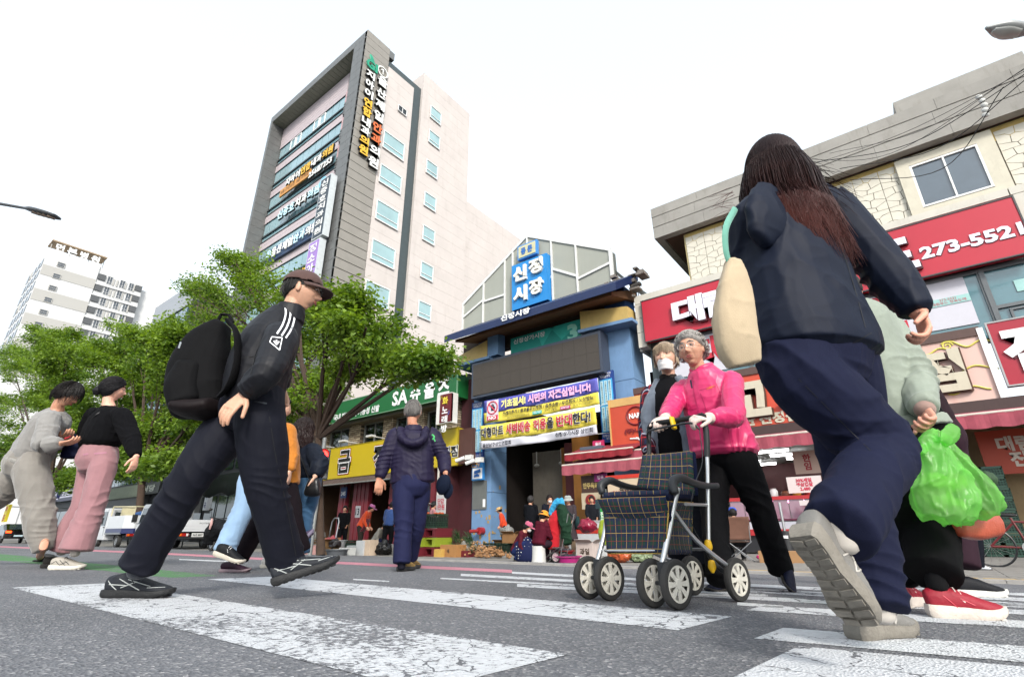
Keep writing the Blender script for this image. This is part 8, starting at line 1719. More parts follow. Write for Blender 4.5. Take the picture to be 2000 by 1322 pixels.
def truck(label,xr,ya,style=0):
	"""small cab-over cargo truck pointing to -X; xr = tail, ya = near side"""
	t=thing('cargo_truck',label,'truck',(xr-2.4,ya+.85,-.34),'small white trucks parked along the kerb'); wt=mat('truck_white','#b9bbbd',.35,var=.04,coat=.4,dirt=.12); bk=mat('truck_black','#17181a',.6); gl=glassm('cab_glass','#2b3438',.06); z=-.34; W=1.72; L=4.9
	def bx(n,a,c,m,par=t,bv=0): b=MB(); b.box(a,c); return b.build(n,m,par,bevel=bv)
	# cab with raked windscreen
	x1=xr-L; xc=xr-3.05; b=MB(); prof=[(x1+.02,z+.35),(x1,z+1.0),(x1+.42,z+1.88),(x1+.62,z+1.96),(xc,z+1.94),(xc,z+.35)]
	b.prism([(x,ya,zz) for x,zz in prof],(0,W,0)); cab=b.build('cab',wt,t,bevel=.03)
	b=MB(); b.prism([(x1+.22,ya-.012,z+1.08),(x1+.52,ya-.012,z+1.78),(xc-.28,ya-.012,z+1.78),(xc-.28,ya-.012,z+1.05)],(0,.02,0)); b.build('side_window',gl,cab)
	b=MB(); b.box((xc-.01,ya+.25,z+1.2),(xc+.012,ya+W-.25,z+1.75)); b.build('rear_window',gl,cab)
	b=MB(); b.box((xc-.24,ya-.01,z+.55),(xc-.23,ya+.01,z+1.9)); b.box((xc-.4,ya-.03,z+.95),(xc-.28,ya,z+1.0)); b.build('door_line',bk,cab)
	b=MB(); b.box((x1+.1,ya-.28,z+1.15),(x1+.2,ya-.08,z+1.5)); b.tube([(x1+.15,ya,z+1.1),(x1+.15,ya-.16,z+1.1),(x1+.15,ya-.16,z+1.5)],.015,6); b.build('mirror',bk,cab)
	bx('chassis',(x1+.3,ya+.45,z+.38),(xr-.1,ya+W-.45,z+.58),bk)
	if style==0:
		bx('bed_floor',(xc+.08,ya,z+.72),(xr,ya+W,z+.80),wt)
		for k in range(2): bx('side_gate',(xc+.1+k*1.47,ya,z+.81),(xc+.1+k*1.47+1.45,ya+.04,z+1.2),wt,bv=.008)
		bx('side_gate',(xc+.1,ya+W-.04,z+.81),(xr,ya+W,z+1.2),wt,bv=.008); tg=bx('tail_gate',(xr-.04,ya+.03,z+.81),(xr,ya+W-.03,z+1.2),wt,bv=.008)
		bx('gate_rib',(xr,ya+.05,z+.95),(xr+.012,ya+W-.05,z+.98),wt,tg); text('POTER Ⅱ',tg,mat('ink_grey','#4a4a4a',.5),(xr+.014,ya+1.1,z+1.06),FY,FZ,height=.06,width=.5)
	else:
		nv=mat('truck_navy','#161c4c',.4,coat=.4); b=MB(); b.prism([(xc+.1,ya,z+.9),(xr-.55,ya,z+.9),(xr,ya+.35,z+.9),(xr,ya+W,z+.9),(xc+.1,ya+W,z+.9)],(0,0,.62)); b.build('side_box',wt,t,bevel=.01)
		b=MB(); b.prism([(xc+.1,ya-.02,z+.66),(xr-.55,ya-.02,z+.66),(xr+.02,ya+.34,z+.66),(xr+.02,ya+W+.01,z+.66),(xc+.1,ya+W+.01,z+.66)],(0,0,.235)); b.build('navy_skirt',nv,t,bevel=.008)
		b=MB(); b.box((xc+.1,ya-.03,z+.62),(xr-.6,ya+.02,z+.70)); b.build('silver_rail',mat('rim_silver','#8c8e90',.35,metal=.6),t)
		text('HYUNDAI',t,mat('ink_grey','#3a3a3a',.5),(xr+.012,ya+1.0,z+1.3),FY,FZ,height=.11,width=.8,fat=.03)
		yw=mat('rack_cream','#b3ab8c',.5)
		for (p,q) in (((xc+.2,ya+.05,z+1.5),(xc+.2,ya+.05,z+2.0)),((xc+.2,ya+W-.05,z+1.5),(xc+.2,ya+W-.05,z+2.0)),((xc+.2,ya+.05,z+2.0),(xc+.2,ya+W-.05,z+2.0)),((xr-.3,ya+W-.05,z+1.5),(xr-.3,ya+W-.05,z+1.95)),((xr-.3,ya+.3,z+1.95),(xr-.3,ya+W-.05,z+1.95)),((xc+.2,ya+.05,z+2.0),(xr-.3,ya+.3,z+1.95)),((xc+.2,ya+W-.05,z+2.0),(xr-.3,ya+W-.05,z+1.95)),((xr-.3,ya+.3,z+1.5),(xr-.3,ya+.3,z+1.95))): b=MB(); b.cyl(p,q,.03,8); b.build('rack_bar',yw,t)
		bx('crane_panel',(xc+.35,ya+.4,z+1.5),(xc+.42,ya+1.2,z+1.95),yw); b=MB(); loft(b,[(xr-1.2,ya+.6,z+1.56),(xr-.8,ya+.9,z+1.6),(xr-.5,ya+1.2,z+1.56)],[(.12,.08),(.18,.1),(.12,.06)],n=10,k=3); b.build('blue_tarp',cloth('#2a4a78',.6),t,smooth=True)
	bx('bumper_bar',(xr-.05,ya+.1,z+.42),(xr,ya+W-.1,z+.5),bk)
	for yy in (ya+.1,ya+W-.5):
		l=bx('tail_light',(xr-.06,yy,z+.53),(xr+.02,yy+.4,z+.65),mat('lamp_red','#8c1410',.25,coat=.5)); bx('indicator',(xr,yy+.02,z+.54),(xr+.03,yy+.12,z+.64),mat('lamp_orange','#c85a10',.25),l); bx('reverse_light',(xr,yy+.3,z+.54),(xr+.03,yy+.38,z+.64),mat('lamp_clear','#c9c9c6',.2),l)
	p=bx('licence_plate',(xr,ya+.62,z+.5),(xr+.02,ya+1.1,z+.66),mat('plate_white','#b9bab8',.5)); text('96로 8897' if style==0 else '83머 2014',p,mat('ink_dark2','#1a1a1c',.5),(xr+.024,ya+.86,z+.58),FY,FZ,height=.1,width=.4,fat=.02)
	for x in (x1+.75,xr-1.05):
		for y in (ya+.1,ya+W-.1): wheel2(t,(x,y,z+.30),(0,1,0),.30)
	b=MB(); b.prism([(xr-1.45,ya+.05,z+.62),(xr-1.35,ya+.05,z+.7),(xr-.75,ya+.05,z+.7),(xr-.65,ya+.05,z+.62)],(0,W-.1,0)); b.build('mud_guard',bk,t)
	return t
def vehicles():
	ya=9.3; x=PY(246,1030,ya).x; truck('small white tow truck with navy skirt and cream rack on its bed',x,ya,1)
	x=PY(344,1040,ya).x; truck('white flatbed truck with licence plate facing the crossing',x,ya,0)
	# black car
	ya=9.0; xr=PY(8,1040,ya).x; W=1.8; z=-.33; t=thing('parked_car','black hatchback with lit tail lights at the far left','car',(xr-2.2,ya+.9,z)); bk=mat('car_black','#08090a',.15,coat=1,var=.02); gl=glassm('cab_glass','#2b3438',.06)
	b=MB(); prof=[(-4.3,.3),(-4.35,.75),(-3.4,.95),(-2.7,1.42),(-1.0,1.46),(-.25,1.05),(0,.92),(.02,.35)]; n=len(prof); V=[];F_=[]
	for (y,s) in ((0,.0),(.12,1.0),(W-.12,1.0),(W,.0)):
		for (px,pz) in prof: V.append((xr+px,ya+y,z+pz if s or pz<1.0 else z+pz-.12*(1-s)))
	for k in range(3):
		for i in range(n): F_.append((k*n+i,k*n+(i+1)%n,(k+1)*n+(i+1)%n,(k+1)*n+i))
	F_.append(tuple(range(n))[::-1]); F_.append(tuple(3*n+i for i in range(n))); b.add(V,F_); body=b.build('body',bk,t,bevel=.03)
	b=MB(); b.hexa([(xr-.2,ya+.25,z+1.04),(xr-.2,ya+W-.25,z+1.04),(xr-.24,ya+W-.25,z+1.04),(xr-.24,ya+.25,z+1.04)],[(xr-.88,ya+.35,z+1.44),(xr-.88,ya+W-.35,z+1.44),(xr-.92,ya+W-.35,z+1.44),(xr-.92,ya+.35,z+1.44)]); b.build('rear_window',gl,t)
	b=MB(); b.prism([(xr-3.2,ya-.01,z+.98),(xr-2.65,ya-.01,z+1.3),(xr-1.05,ya-.01,z+1.33),(xr-.5,ya-.01,z+1.02)],(0,.03,0)); b.build('side_window',gl,t)
	for yy in (ya+.08,ya+W-.42):
		b=MB(); b.box((xr-.06,yy,z+.78),(xr+.04,yy+.34,z+.92)); b.build('tail_light',mat('tail_lit','#ff3a12',.3,emit=3.5,var=0),t,bevel=.01)
	b=MB(); b.box((xr+.02,ya+.62,z+.5),(xr+.035,ya+1.15,z+.62)); b.build('licence_plate',mat('plate_green','#a9bcc4',.5),t)
	for x in (-3.5,-.8):
		for y in (.08,W-.08): wheel2(t,(xr+x,ya+y,z+.3),(0,1,0),.31)
	# covered scooter
	p=PY(432,1060,8.6); p.z=gz(8.6); t=thing('scooter','black scooter with dark leg cover parked behind the white flatbed truck','scooter',p); bkc=cloth('#141518',.6,.5,'scooter_cover',.05,12,.2); X=p.x
	b=MB(); loft(b,[(X-.55,8.6,p.z+.5),(X-.3,8.6,p.z+.75),(X+.1,8.6,p.z+.7),(X+.55,8.6,p.z+.85),(X+.8,8.6,p.z+.75)],[(.22,.25),(.26,.3),(.22,.18),(.2,.16),(.12,.1)],side=(0,1,0),n=14,k=4); fuse(b,'body',bkc,t,vox=.02,wr=.02,wrs=5)
	b=MB(); loft(b,[(X-.62,8.55,p.z+.25),(X-.5,8.55,p.z+.7),(X-.4,8.6,p.z+1.0)],[(.3,.1),(.34,.14),(.2,.1)],side=(0,1,0),n=12,k=4); fuse(b,'leg_cover',bkc,t,vox=.02,wr=.03,wrs=5)
	wheel2(t,(X-.65,8.6,p.z+.24),(0,1,0),.24,.1); wheel2(t,(X+.6,8.6,p.z+.24),(0,1,0),.24,.1)
	b=MB(); b.tube([(X-.45,8.25,p.z+1.1),(X-.48,8.6,p.z+1.06),(X-.45,8.95,p.z+1.1)],.018,6); b.tube([(X-.4,8.3,p.z+1.1),(X-.38,8.22,p.z+1.32)],.008,5); b.ell((X-.38,8.2,p.z+1.36),(.03,.07,.045)); b.build('handlebar',mat('bk2','#1d1d1d',.4),t,smooth=True)
	b=MB(); loft(b,[(X-.36,8.3,p.z+1.05),(X-.3,8.28,p.z+.9),(X-.34,8.28,p.z+.72)],[.03,.045,.03],n=8,k=3); b.build('pink_ribbon',cloth('#b08c88',.8),t,smooth=True)
	# food cart with a green-black canopy
	p=PY(440,1040,11.5); t=thing('food_cart','street food cart under a sagging dark green canopy behind the parked trucks','cart',(p.x,11.5,-.35)); z1=PY(430,928,11.5).z; z0=PY(440,972,11.5).z; X0=PY(385,940,11.5).x; X1=PY(497,940,11.5).x
	b=MB(); V=[];F_=[]
	for i in range(17):
		x=X0+(X1-X0)*i/16
		for (y,zz) in ((12.8,z1+.1),(11.4,z1),(11.3,z1-.25),(11.32,z0+.25*abs(math.sin(i*.55)))): V.append((x,y+.05*math.sin(i),zz))
	for i in range(16):
		for j in range(3): k=i*4+j; F_.append((k,k+1,k+5,k+4))
	o=link('canopy',newmesh('canopy',V,F_,[cloth('#161d1a',.7,.4,'tarp_green')],True),t); o.modifiers.new('s','SOLIDIFY').thickness=.03
	for x in (X0+.1,X1-.1):
		for y in (11.4,12.7): b=MB(); b.cyl((x,y,-.35),(x,y,z1),.03,6); b.build('leg',mat('truss_grey','#4a4c4a',.6,metal=.3),t)
	b=MB(); b.box((X0+.2,11.6,-.1),(X1-.2,12.6,.75)); b.build('counter',mat('steel_dull','#5c5f60',.4,metal=.5),t)
def furniture():
	# pedestrian signal
	p=PY(612,1030,8.0); k=thing('traffic_light','traffic light with its top red lamp lit on a thin grey pole','traffic light',(p.x,8,gz(8))); zt=PY(618,858,8.0).z
	b=MB(); b.cyl((p.x,8,gz(8)),(p.x,8,zt),.055,10); b.build('pole',mat('pole_grey','#7d807f',.5,metal=.3,dirt=.3),k,smooth=True); gq=mat('signal_grey','#2c2f33',.45); q=PY(630,906,7.8); zc=PY(634,888,7.8).z; zl=PY(630,921,7.8).z; dz=(zc-zl)/1.0
	nf=Vector((CAM.x-q.x,CAM.y-q.y,0)).normalized(); rf=FZ.cross(nf); h0=q+Vector((0,0,0)); zm=(zc+zl)/2-.02; hh=(zc-zl)*.5+.17
	hx=lambda a,d,z: Vector((q.x,q.y,0))+rf*a+nf*d+FZ*z
	b=MB(); b.hexa([hx(-.17,-.12,zm-hh),hx(.17,-.12,zm-hh),hx(.17,.06,zm-hh),hx(-.17,.06,zm-hh)],[hx(-.17,-.12,zm+hh),hx(.17,-.12,zm+hh),hx(.17,.06,zm+hh),hx(-.17,.06,zm+hh)]); b.build('housing',gq,k,bevel=.03)
	b=MB(); b.bar((p.x,8,zm),hx(0,-.1,zm),.05); b.build('bracket',gq,k)
	for i,(cc,e) in enumerate((('#ff2018',4),('#1c1c1a',0),('#14201c',0))):
		zz=zc-(zc-zl)*i*.5; l=MB(); l.cyl(hx(0,.05,zz),hx(0,.085,zz),.115,18); l.build('lens',mat('lens'+cc,cc,.25,emit=e,var=0),k); V=[];F_=[]
		for j in range(15):
			a=math.pi*(-.12+1.24*j/14)
			for d in (.06,.24): V.append(hx(math.cos(a)*.135,d,zz+math.sin(a)*.135))
		for j in range(14): F_.append((2*j,2*j+1,2*j+3,2*j+2))
		ho=link('hood',newmesh('hood',V,F_,[gq],True),k); ho.modifiers.new('s','SOLIDIFY').thickness=.008
	# street lamps
	lg=mat('lamp_head_grey','#8d8f8e',.45,metal=.3)
	D=9.0; a=P(-60,388,D); b_=P(50,407,D); c=P(112,424,D); t=thing('street_lamp','slim dark LED street lamp head on an arm entering from the left edge','street lamp',(a.x,a.y,gz(a.y)))
	b=MB(); pole=P(-420,390,D); b.tube([Vector((pole.x,pole.y,gz(pole.y))),pole],.08,10); b.build('pole',lg,t,smooth=True); b=MB(); b.tube([pole,a,b_],[.05,.04,.03],8); b.build('arm',mat('arm_dark','#3c3f42',.5),t,smooth=True)
	b=MB(); s_=(c-b_).cross(FZ).normalized(); loft(b,[b_,lerp(b_,c,.3),lerp(b_,c,.75),c],[(.04,.03),(.13,.045),(.14,.04),(.10,.03)],side=s_,n=14,k=3,cap=.3,power=.7); hd=b.build('lamp_head',mat('arm_dark','#3c3f42',.5),t,smooth=True)
	b=MB()
	for i in range(4):
		q=lerp(b_,c,.35+.16*i)-FZ*.05; b.box(q+Vector((-.05,-.07,-.01)),q+Vector((.05,.07,.005)))
	b.build('led_panel',mat('led_grey','#a08e7c',.4),hd)
	D=7.0; a=P(1926,55,D); c=P(2010,62,D); t=thing('street_lamp','round-headed pale street lamp entering from the top right corner','street lamp',(c.x+2,c.y,0)); e=(c-a); b=MB(); s_=e.cross(FZ).normalized(); loft(b,[a,lerp(a,c,.35),lerp(a,c,.7),c],[(.03,.03),(.17,.10),(.17,.11),(.07,.07)],side=s_,n=16,k=5,cap=.4); b.build('lamp_head',lg,t,smooth=True)
	b=MB(); loft(b,[lerp(a,c,.15)-FZ*.06,lerp(a,c,.4)-FZ*.10,lerp(a,c,.68)-FZ*.10],[(.06,.03),(.14,.05),(.11,.04)],side=s_,n=14,k=4); b.build('lamp_glass',mat('lamp_glass','#a9aaa6',.15,var=.05),t,smooth=True)
	b=MB(); pe=c+e.normalized()*1.6; b.tube([c,pe,Vector((pe.x+.1,pe.y,0))],[.045,.06,.09],8); b.build('pole',lg,t,smooth=True)
	# overhead wires at the right building
	wm=mat('wire_black','#151515',.6); t=thing('overhead_wires','bundle of black wires sagging across the concrete eave at the upper right','wires',PY(1700,260,15)); 
	for i,(u0,v0,u1,v1,u2,v2) in enumerate(((1560,330,1760,262,2010,135),(1590,318,1780,280,2010,140),(1620,300,1800,255,2010,130),(1640,330,1830,290,2010,150),(1560,312,1740,300,2010,128),(1660,352,1840,330,1960,170))):
		b=MB(); b.tube([Vector(q) for q in cr([tuple(PY(u0,v0,16.2)),tuple(PY(u1,v1,15.2)),tuple(PY(u2,v2,14))],8)],.007+.004*(i%2),5); b.build('wire',wm,t)
	b=MB(); q=PY(1912,190,14.6); 
	for k in range(5): b.ell(q+Vector((.03*math.sin(k),0,-.14*k)),(.07,.05,.07))
	b.build('joint_tape',mat('tape_white','#b8b8b4',.6),t,smooth=True)
	b=MB(); q=PY(1247,582,22); t=thing('antenna','thin grey antenna rod on the roof beside the gate','antenna',q); b.cyl(q,PY(1245,530,22),.02,5); b.build('rod',lg,t)
	# air conditioners and boxes clutter above the awning
	q=PY(1160,890,17.5); t=thing('awning_motor','grey plastic awning housing under the right pillar','box',q); b=MB(); b.box(q+Vector((-.5,-.2,-.35)),q+Vector((.45,.2,.35))); b.build('casing',mat('casing_grey','#4b515c',.5),t,bevel=.03)
# ================================================================= people at the stalls
def bystander(label,u,D,h,ang,top,bot,hat=None,hair='#1a1716',lean=0,sit=0,arms=.35,skin='#b98a72',hatshape='bucket',topname='jacket',botname='trousers',shoes_='#1c1c1e',mask=False,long=0,z0=None,girth=1.0,group=None):
	f=cv(math.cos(ang),math.sin(ang),0); r=f.cross(FZ); s=h/1.65; g=P(u,1050,D); g=Vector((g.x,g.y,gz(g.y) if z0 is None else z0))
	def W(x,y,z): return g+r*x*s+f*y*s+FZ*z*s
	cl,sl_=math.cos(lean),math.sin(lean); hz=.88 if not sit else (.42 if sit==1 else .24)
	def T(x,y,z):  # torso coordinates relative to the pelvis, leaning forward
		return W(x,y*cl+z*sl_,hz+z*cl-y*sl_)
	J=dict(C=W(0,0,hz),N=T(0,0,.50),H=T(0,.03,.635),SL=T(-.165,0,.46),SR=T(.165,0,.46))
	for k,sx in (('L',-1),('R',1)):
		J['E'+k]=T(sx*.20,.02+arms*.12,.20); J['W'+k]=T(sx*.15,.04+arms*.34,.02+arms*.10)
		J['H'+k]=W(sx*.09,0,hz-.03)
		if sit==0: J['K'+k]=W(sx*.10,.03*sx+.02,.46); J['A'+k]=W(sx*.10,-.04*sx,.08)
		elif sit==1: J['K'+k]=W(sx*.14,.36,.42); J['A'+k]=W(sx*.13,.34,.08)
		else: J['K'+k]=W(sx*.16,.28,.42); J['A'+k]=W(sx*.12,.06,.07)
	up=(J['N']-J['C']).normalized()
	hu=(up*.6+FZ*.4); hf=(f*(1-.2)-FZ*(.15+.5*lean)); G=girth
	root,Mx=person(label,J,head=(hf,hu),skin=skin,hs=s*1.03,near=False,vox=.016,torso=([T(0,0,.50),T(0,0,.42),T(0,0,.25),T(0,0,.05),T(0,0,-.03-long)],[(.07*s,.065*s),(.155*s*G,.105*s*G),(.17*s*G,.125*s*G),(.175*s*G,.14*s*G),((.18+long*.15)*s*G,(.145+long*.1)*s*G)]),
		arm_r=[.062*s,.06*s,.055*s,.05*s,.042*s],leg_r=[.095*s,.09*s,.075*s,.07*s,.065*s],tr=(.15*s,.13*s),topm=cloth(top,name='bcloth'),botm=cloth(bot,name='bcloth'),group=group,topname=topname,botname=botname,twr=.008,bwr=.006,hands={'L':((f*.6-FZ*.6),-r*-1,1,.5,s),'R':((f*.6-FZ*.6),r*-1,-1,.5,s)})
	c=J['H']; k=s*1.03
	cap_hair(root,c,Mx,k*1.03,hair,back=-.09,thick=.02,amp=.006,side=-.04)
	face_bits(root,c,Mx,k,eyes=False,brow='#2a2320')
	if hat:
		b=MB(); rot=Mx; hc=c+Mx@Vector((0,-.005,.05))*k; hm=cloth(hat,name='hat_cloth')
		b.lathe([(.001,.085*k),(.06*k,.08*k),(.092*k,.055*k),(.102*k,.0)],hc,Mx@Vector((0,0,1)),18); o=b.build('hat',hm,root,smooth=True)
		b=MB()
		if hatshape=='bucket': b.lathe([(.102*k,.0),(.125*k,-.02*k),(.15*k,-.045*k),(.147*k,-.048*k),(.12*k,-.024*k),(.098*k,-.004*k)],hc,Mx@Vector((0,0,1)),18)
		elif hatshape=='wide': b.lathe([(.102*k,.0),(.15*k,-.012*k),(.19*k,-.02*k),(.188*k,-.026*k),(.12*k,-.014*k)],hc,Mx@Vector((0,0,1)),18)
		else: b.ell(hc+Mx@Vector((0,.13,-.015))*k,(.08*k,.07*k,.012*k),Mx)
		b.build('brim',hm,o,smooth=True)
	if mask: b=MB(); b.ell(c+Mx@Vector((0,.055,-.045))*k,(.058*k,.055*k,.05*k),Mx); b.build('face_mask',cloth('#c6c4c2',name='mask_cloth'),root,smooth=True)
	for kx in 'LR':
		a=J['A'+kx]; hl=a-f*.07*s; hl.z=g.z; shoe(root,hl,hl+f*.24*s,L=.24*s,colr=shoes_,sole='#3a3836',vox=.012)
	return root,J,Mx,T,W
def market_people():
	deg=math.radians
	bystander('woman in black sweater and trousers standing in the left shop doorway',668,19.5,1.58,deg(-80),'#0d0d10','#101114',hair='#1a1413')
	r,J,Mx,T,W=bystander('stallholder in orange jacket, pink hat and red checked apron bending over her goods',703,17.0,1.56,deg(-5),'#b8401c','#2c2622',hat='#a8608c',hatshape='cap',lean=.45,shoes_='#3c2a50',arms=.6)
	b=MB(); loft(b,[T(0,.12,.3),T(0,.15,.1),T(0,.12,-.15)],[(.13,.03),(.17,.05),(.18,.05)],side=r and f_side(-5),n=12,k=3); b.build('apron',cloth('#5c1a26',name='apron_cloth'),r,smooth=True)
	bystander('woman in pale cardigan and white cap crouching between the sellers',733,17.6,1.5,deg(-20),'#8f8d84','#1a1d38',hat='#9ea09c',hatshape='cap',sit=1,lean=.6,arms=.8)
	bystander('man in blue quilted vest and dark bucket hat seen from behind',757,17.2,1.62,deg(80),'#2c4474','#101114',hat='#33303a',lean=.28,arms=.3)
	bystander('seller in cream hat bending behind the man in the blue vest',780,17.9,1.5,deg(-60),'#6a6058','#15161a',hat='#b5a88c',lean=.5,hatshape='wide')
	r,J,Mx,T,W=bystander('woman in dark hooded jacket and white cap carrying a green shopping bag',826,16.6,1.60,deg(10),'#1c1e28','#141c38',hat='#b8b4ae',hatshape='cap',shoes_='#8a7468')
	q=J['WR']-FZ*.28; t=thing('shopping_bag','pale green shopping bag held by the woman in the dark hooded jacket','bag',q-FZ*.2); b=MB(); loft(b,[q+FZ*.18,q+FZ*.05,q-FZ*.18],[(.03,.08),(.06,.14),(.06,.13)],n=12,k=3,power=.7); b.build('bag_body',cloth('#5aa878',name='greenbag'),t,smooth=True)
	bystander('person in dusty pink jacket with a patterned backpack walking right',843,17.8,1.62,deg(20),'#9a6a6e','#8a8880',hair='#151314')
	bystander('dark-suited man with his back turned under the gate',1037,15.6,1.64,deg(60),'#0c0e14','#0c0d12',hair='#2c2a2a')
	r,J,Mx,T,W=bystander('woman in long dark coat, sunglasses, mask and orange scarf under the gate',1075,15.0,1.62,deg(-75),'#12141e','#12141e',hair='#1c1413',mask=True,long=.35,arms=.7)
	b=MB(); loft(b,[T(-.06,.06,.5),T(0,.10,.42),T(.03,.13,.3)],[.04,.05,.03],n=8,k=3); b.build('scarf',cloth('#a0603c',name='scarf'),r,smooth=True)
	r,J,Mx,T,W=bystander('woman in light grey bucket hat and brown coat with a green shoulder bag',1113,14.5,1.56,deg(-110),'#3a3236','#5e4e3e',hat='#8c8f8c',long=.38,arms=.5)
	t=thing('shoulder_bag','dark green shoulder bag at the hip of the woman in the grey bucket hat','bag',T(-.2,-.0,.0)); b=MB(); q=T(-.24,.02,.02); loft(b,[q+FZ*.14,q,q-FZ*.13],[(.06,.1),(.08,.17),(.07,.14)],n=12,k=3); b.build('bag_body',cloth('#1e3436',name='gbag'),t,smooth=True); b=MB(); b.tube([T(.1,.05,.52),T(-.05,.16,.3),T(-.2,.08,.12)],.012,5); b.build('strap',cloth('#1e3436',name='gbag'),t)
	r,J,Mx,T,W=bystander('squatting seller in maroon padded vest, pink visor and white mask',1008,12.2,1.5,deg(-25),'#4e1622','#1c2850',hat='#a8506a',hatshape='cap',sit=2,lean=.5,mask=True,arms=.9)
	b=MB(); loft(b,[W(.02,.15,.45),W(.05,.28,.30),W(.05,.3,.06)],[(.2,.12),(.24,.16),(.24,.16)],n=14,k=3); b.build('skirt_cloth',dots(),r,smooth=True)
	r,J,Mx,T,W=bystander('seller in mustard bucket hat and maroon vest seated on a white bucket',1052,12.0,1.52,deg(35),'#4a1020','#2a1c26',hat='#c8801c',sit=1,lean=.25,arms=.9,girth=1.12)
	c=W(0,-.02,0); t=thing('bucket','upturned white bucket used as a seat by the seller in the mustard hat','bucket',c); b=MB(); b.lathe([(.001,.0),(.17,.0),(.15,.33),(.001,.33)],c,FZ,20); b.build('bucket_body',mat('bucket_white','#b3b2ae',.5),t,smooth=True)
	bystander('market worker in orange top and straw hat deep inside the gate',985,21,1.6,deg(180),'#b83a18','#222226',hat='#a88a5c',hatshape='wide',lean=.3)
	bystander('shop assistant in dark top behind the weighing scale',1160,16.8,1.55,deg(-100),'#14161c','#14161c',hair='#1a1412',z0=-.2)
	r,J,Mx,T,W=bystander('person in grey jacket and blue cap sitting on a brown camp chair',1440,12.2,1.6,deg(75),'#7c7a74','#1c1c20',hat='#2444a0',hatshape='cap',sit=1,lean=.2)
	t=thing('camp_chair','brown folding camp chair with thin crossed legs','chair',W(0,0,0)); fb=cloth('#5c4034',name='chair_cloth'); m=mat('thin_steel','#77787a',.4,metal=.6); ff=cv(math.cos(deg(75)),math.sin(deg(75)),0); rr=ff.cross(FZ)
	def Q(x,y,z): return W(x,y,z)
	sheet('backrest',[Q(-.28,-.26,.95),Q(.28,-.26,.95),Q(.26,-.22,.45),Q(-.26,-.22,.45)],fb,t,bulge=.03); sheet('seat',[Q(-.26,-.22,.42),Q(.26,-.22,.42),Q(.26,.25,.42),Q(-.26,.25,.42)],fb,t,bulge=-.03)
	for (a,c_) in (((-.26,-.24,.95),(-.24,-.22,.4)),((.26,-.24,.95),(.24,-.22,.4)),((-.26,-.24,.42),(.26,-.24,.0)),((.26,-.24,.42),(-.26,-.24,.0)),((-.26,.25,.42),(.26,.25,.0)),((.26,.25,.42),(-.26,.25,.0))): b=MB(); b.cyl(Q(*a),Q(*c_),.012,6); b.build('leg',m,t)
	# walker behind the green bags: legs and white sneakers
	bystander('person in dark clothes and white sneakers walking behind the green bags',1893,9.0,1.6,deg(-5),'#1a1a20','#11131c',shoes_='#b8bcc4')
def f_side(d): return cv(-math.sin(math.radians(d)),math.cos(math.radians(d)),0)
def dots():
	if 'dots' in MC: return MC['dots']
	m=cloth('#161c3a',name='dot_cloth').copy(); N=m.node_tree.nodes; L=m.node_tree.links; b=N['Principled BSDF']; tc=N.new('ShaderNodeTexCoord'); v=N.new('ShaderNodeTexVoronoi'); v.inputs['Scale'].default_value=16; v.inputs['Randomness'].default_value=.25; L.new(tc.outputs['Object'],v.inputs[0]); k=N.new('ShaderNodeMath'); k.operation='LESS_THAN'; k.inputs[1].default_value=.2; L.new(v.outputs[0],k.inputs[0]); mx=N.new('ShaderNodeMix'); mx.data_type='RGBA'; L.new(k.outputs[0],mx.inputs[0]); mx.inputs[6].default_value=col('#161c3a'); mx.inputs[7].default_value=col('#b8b8b4'); L.new(mx.outputs[2],b.inputs['Base Color']); MC['dots']=m; return m
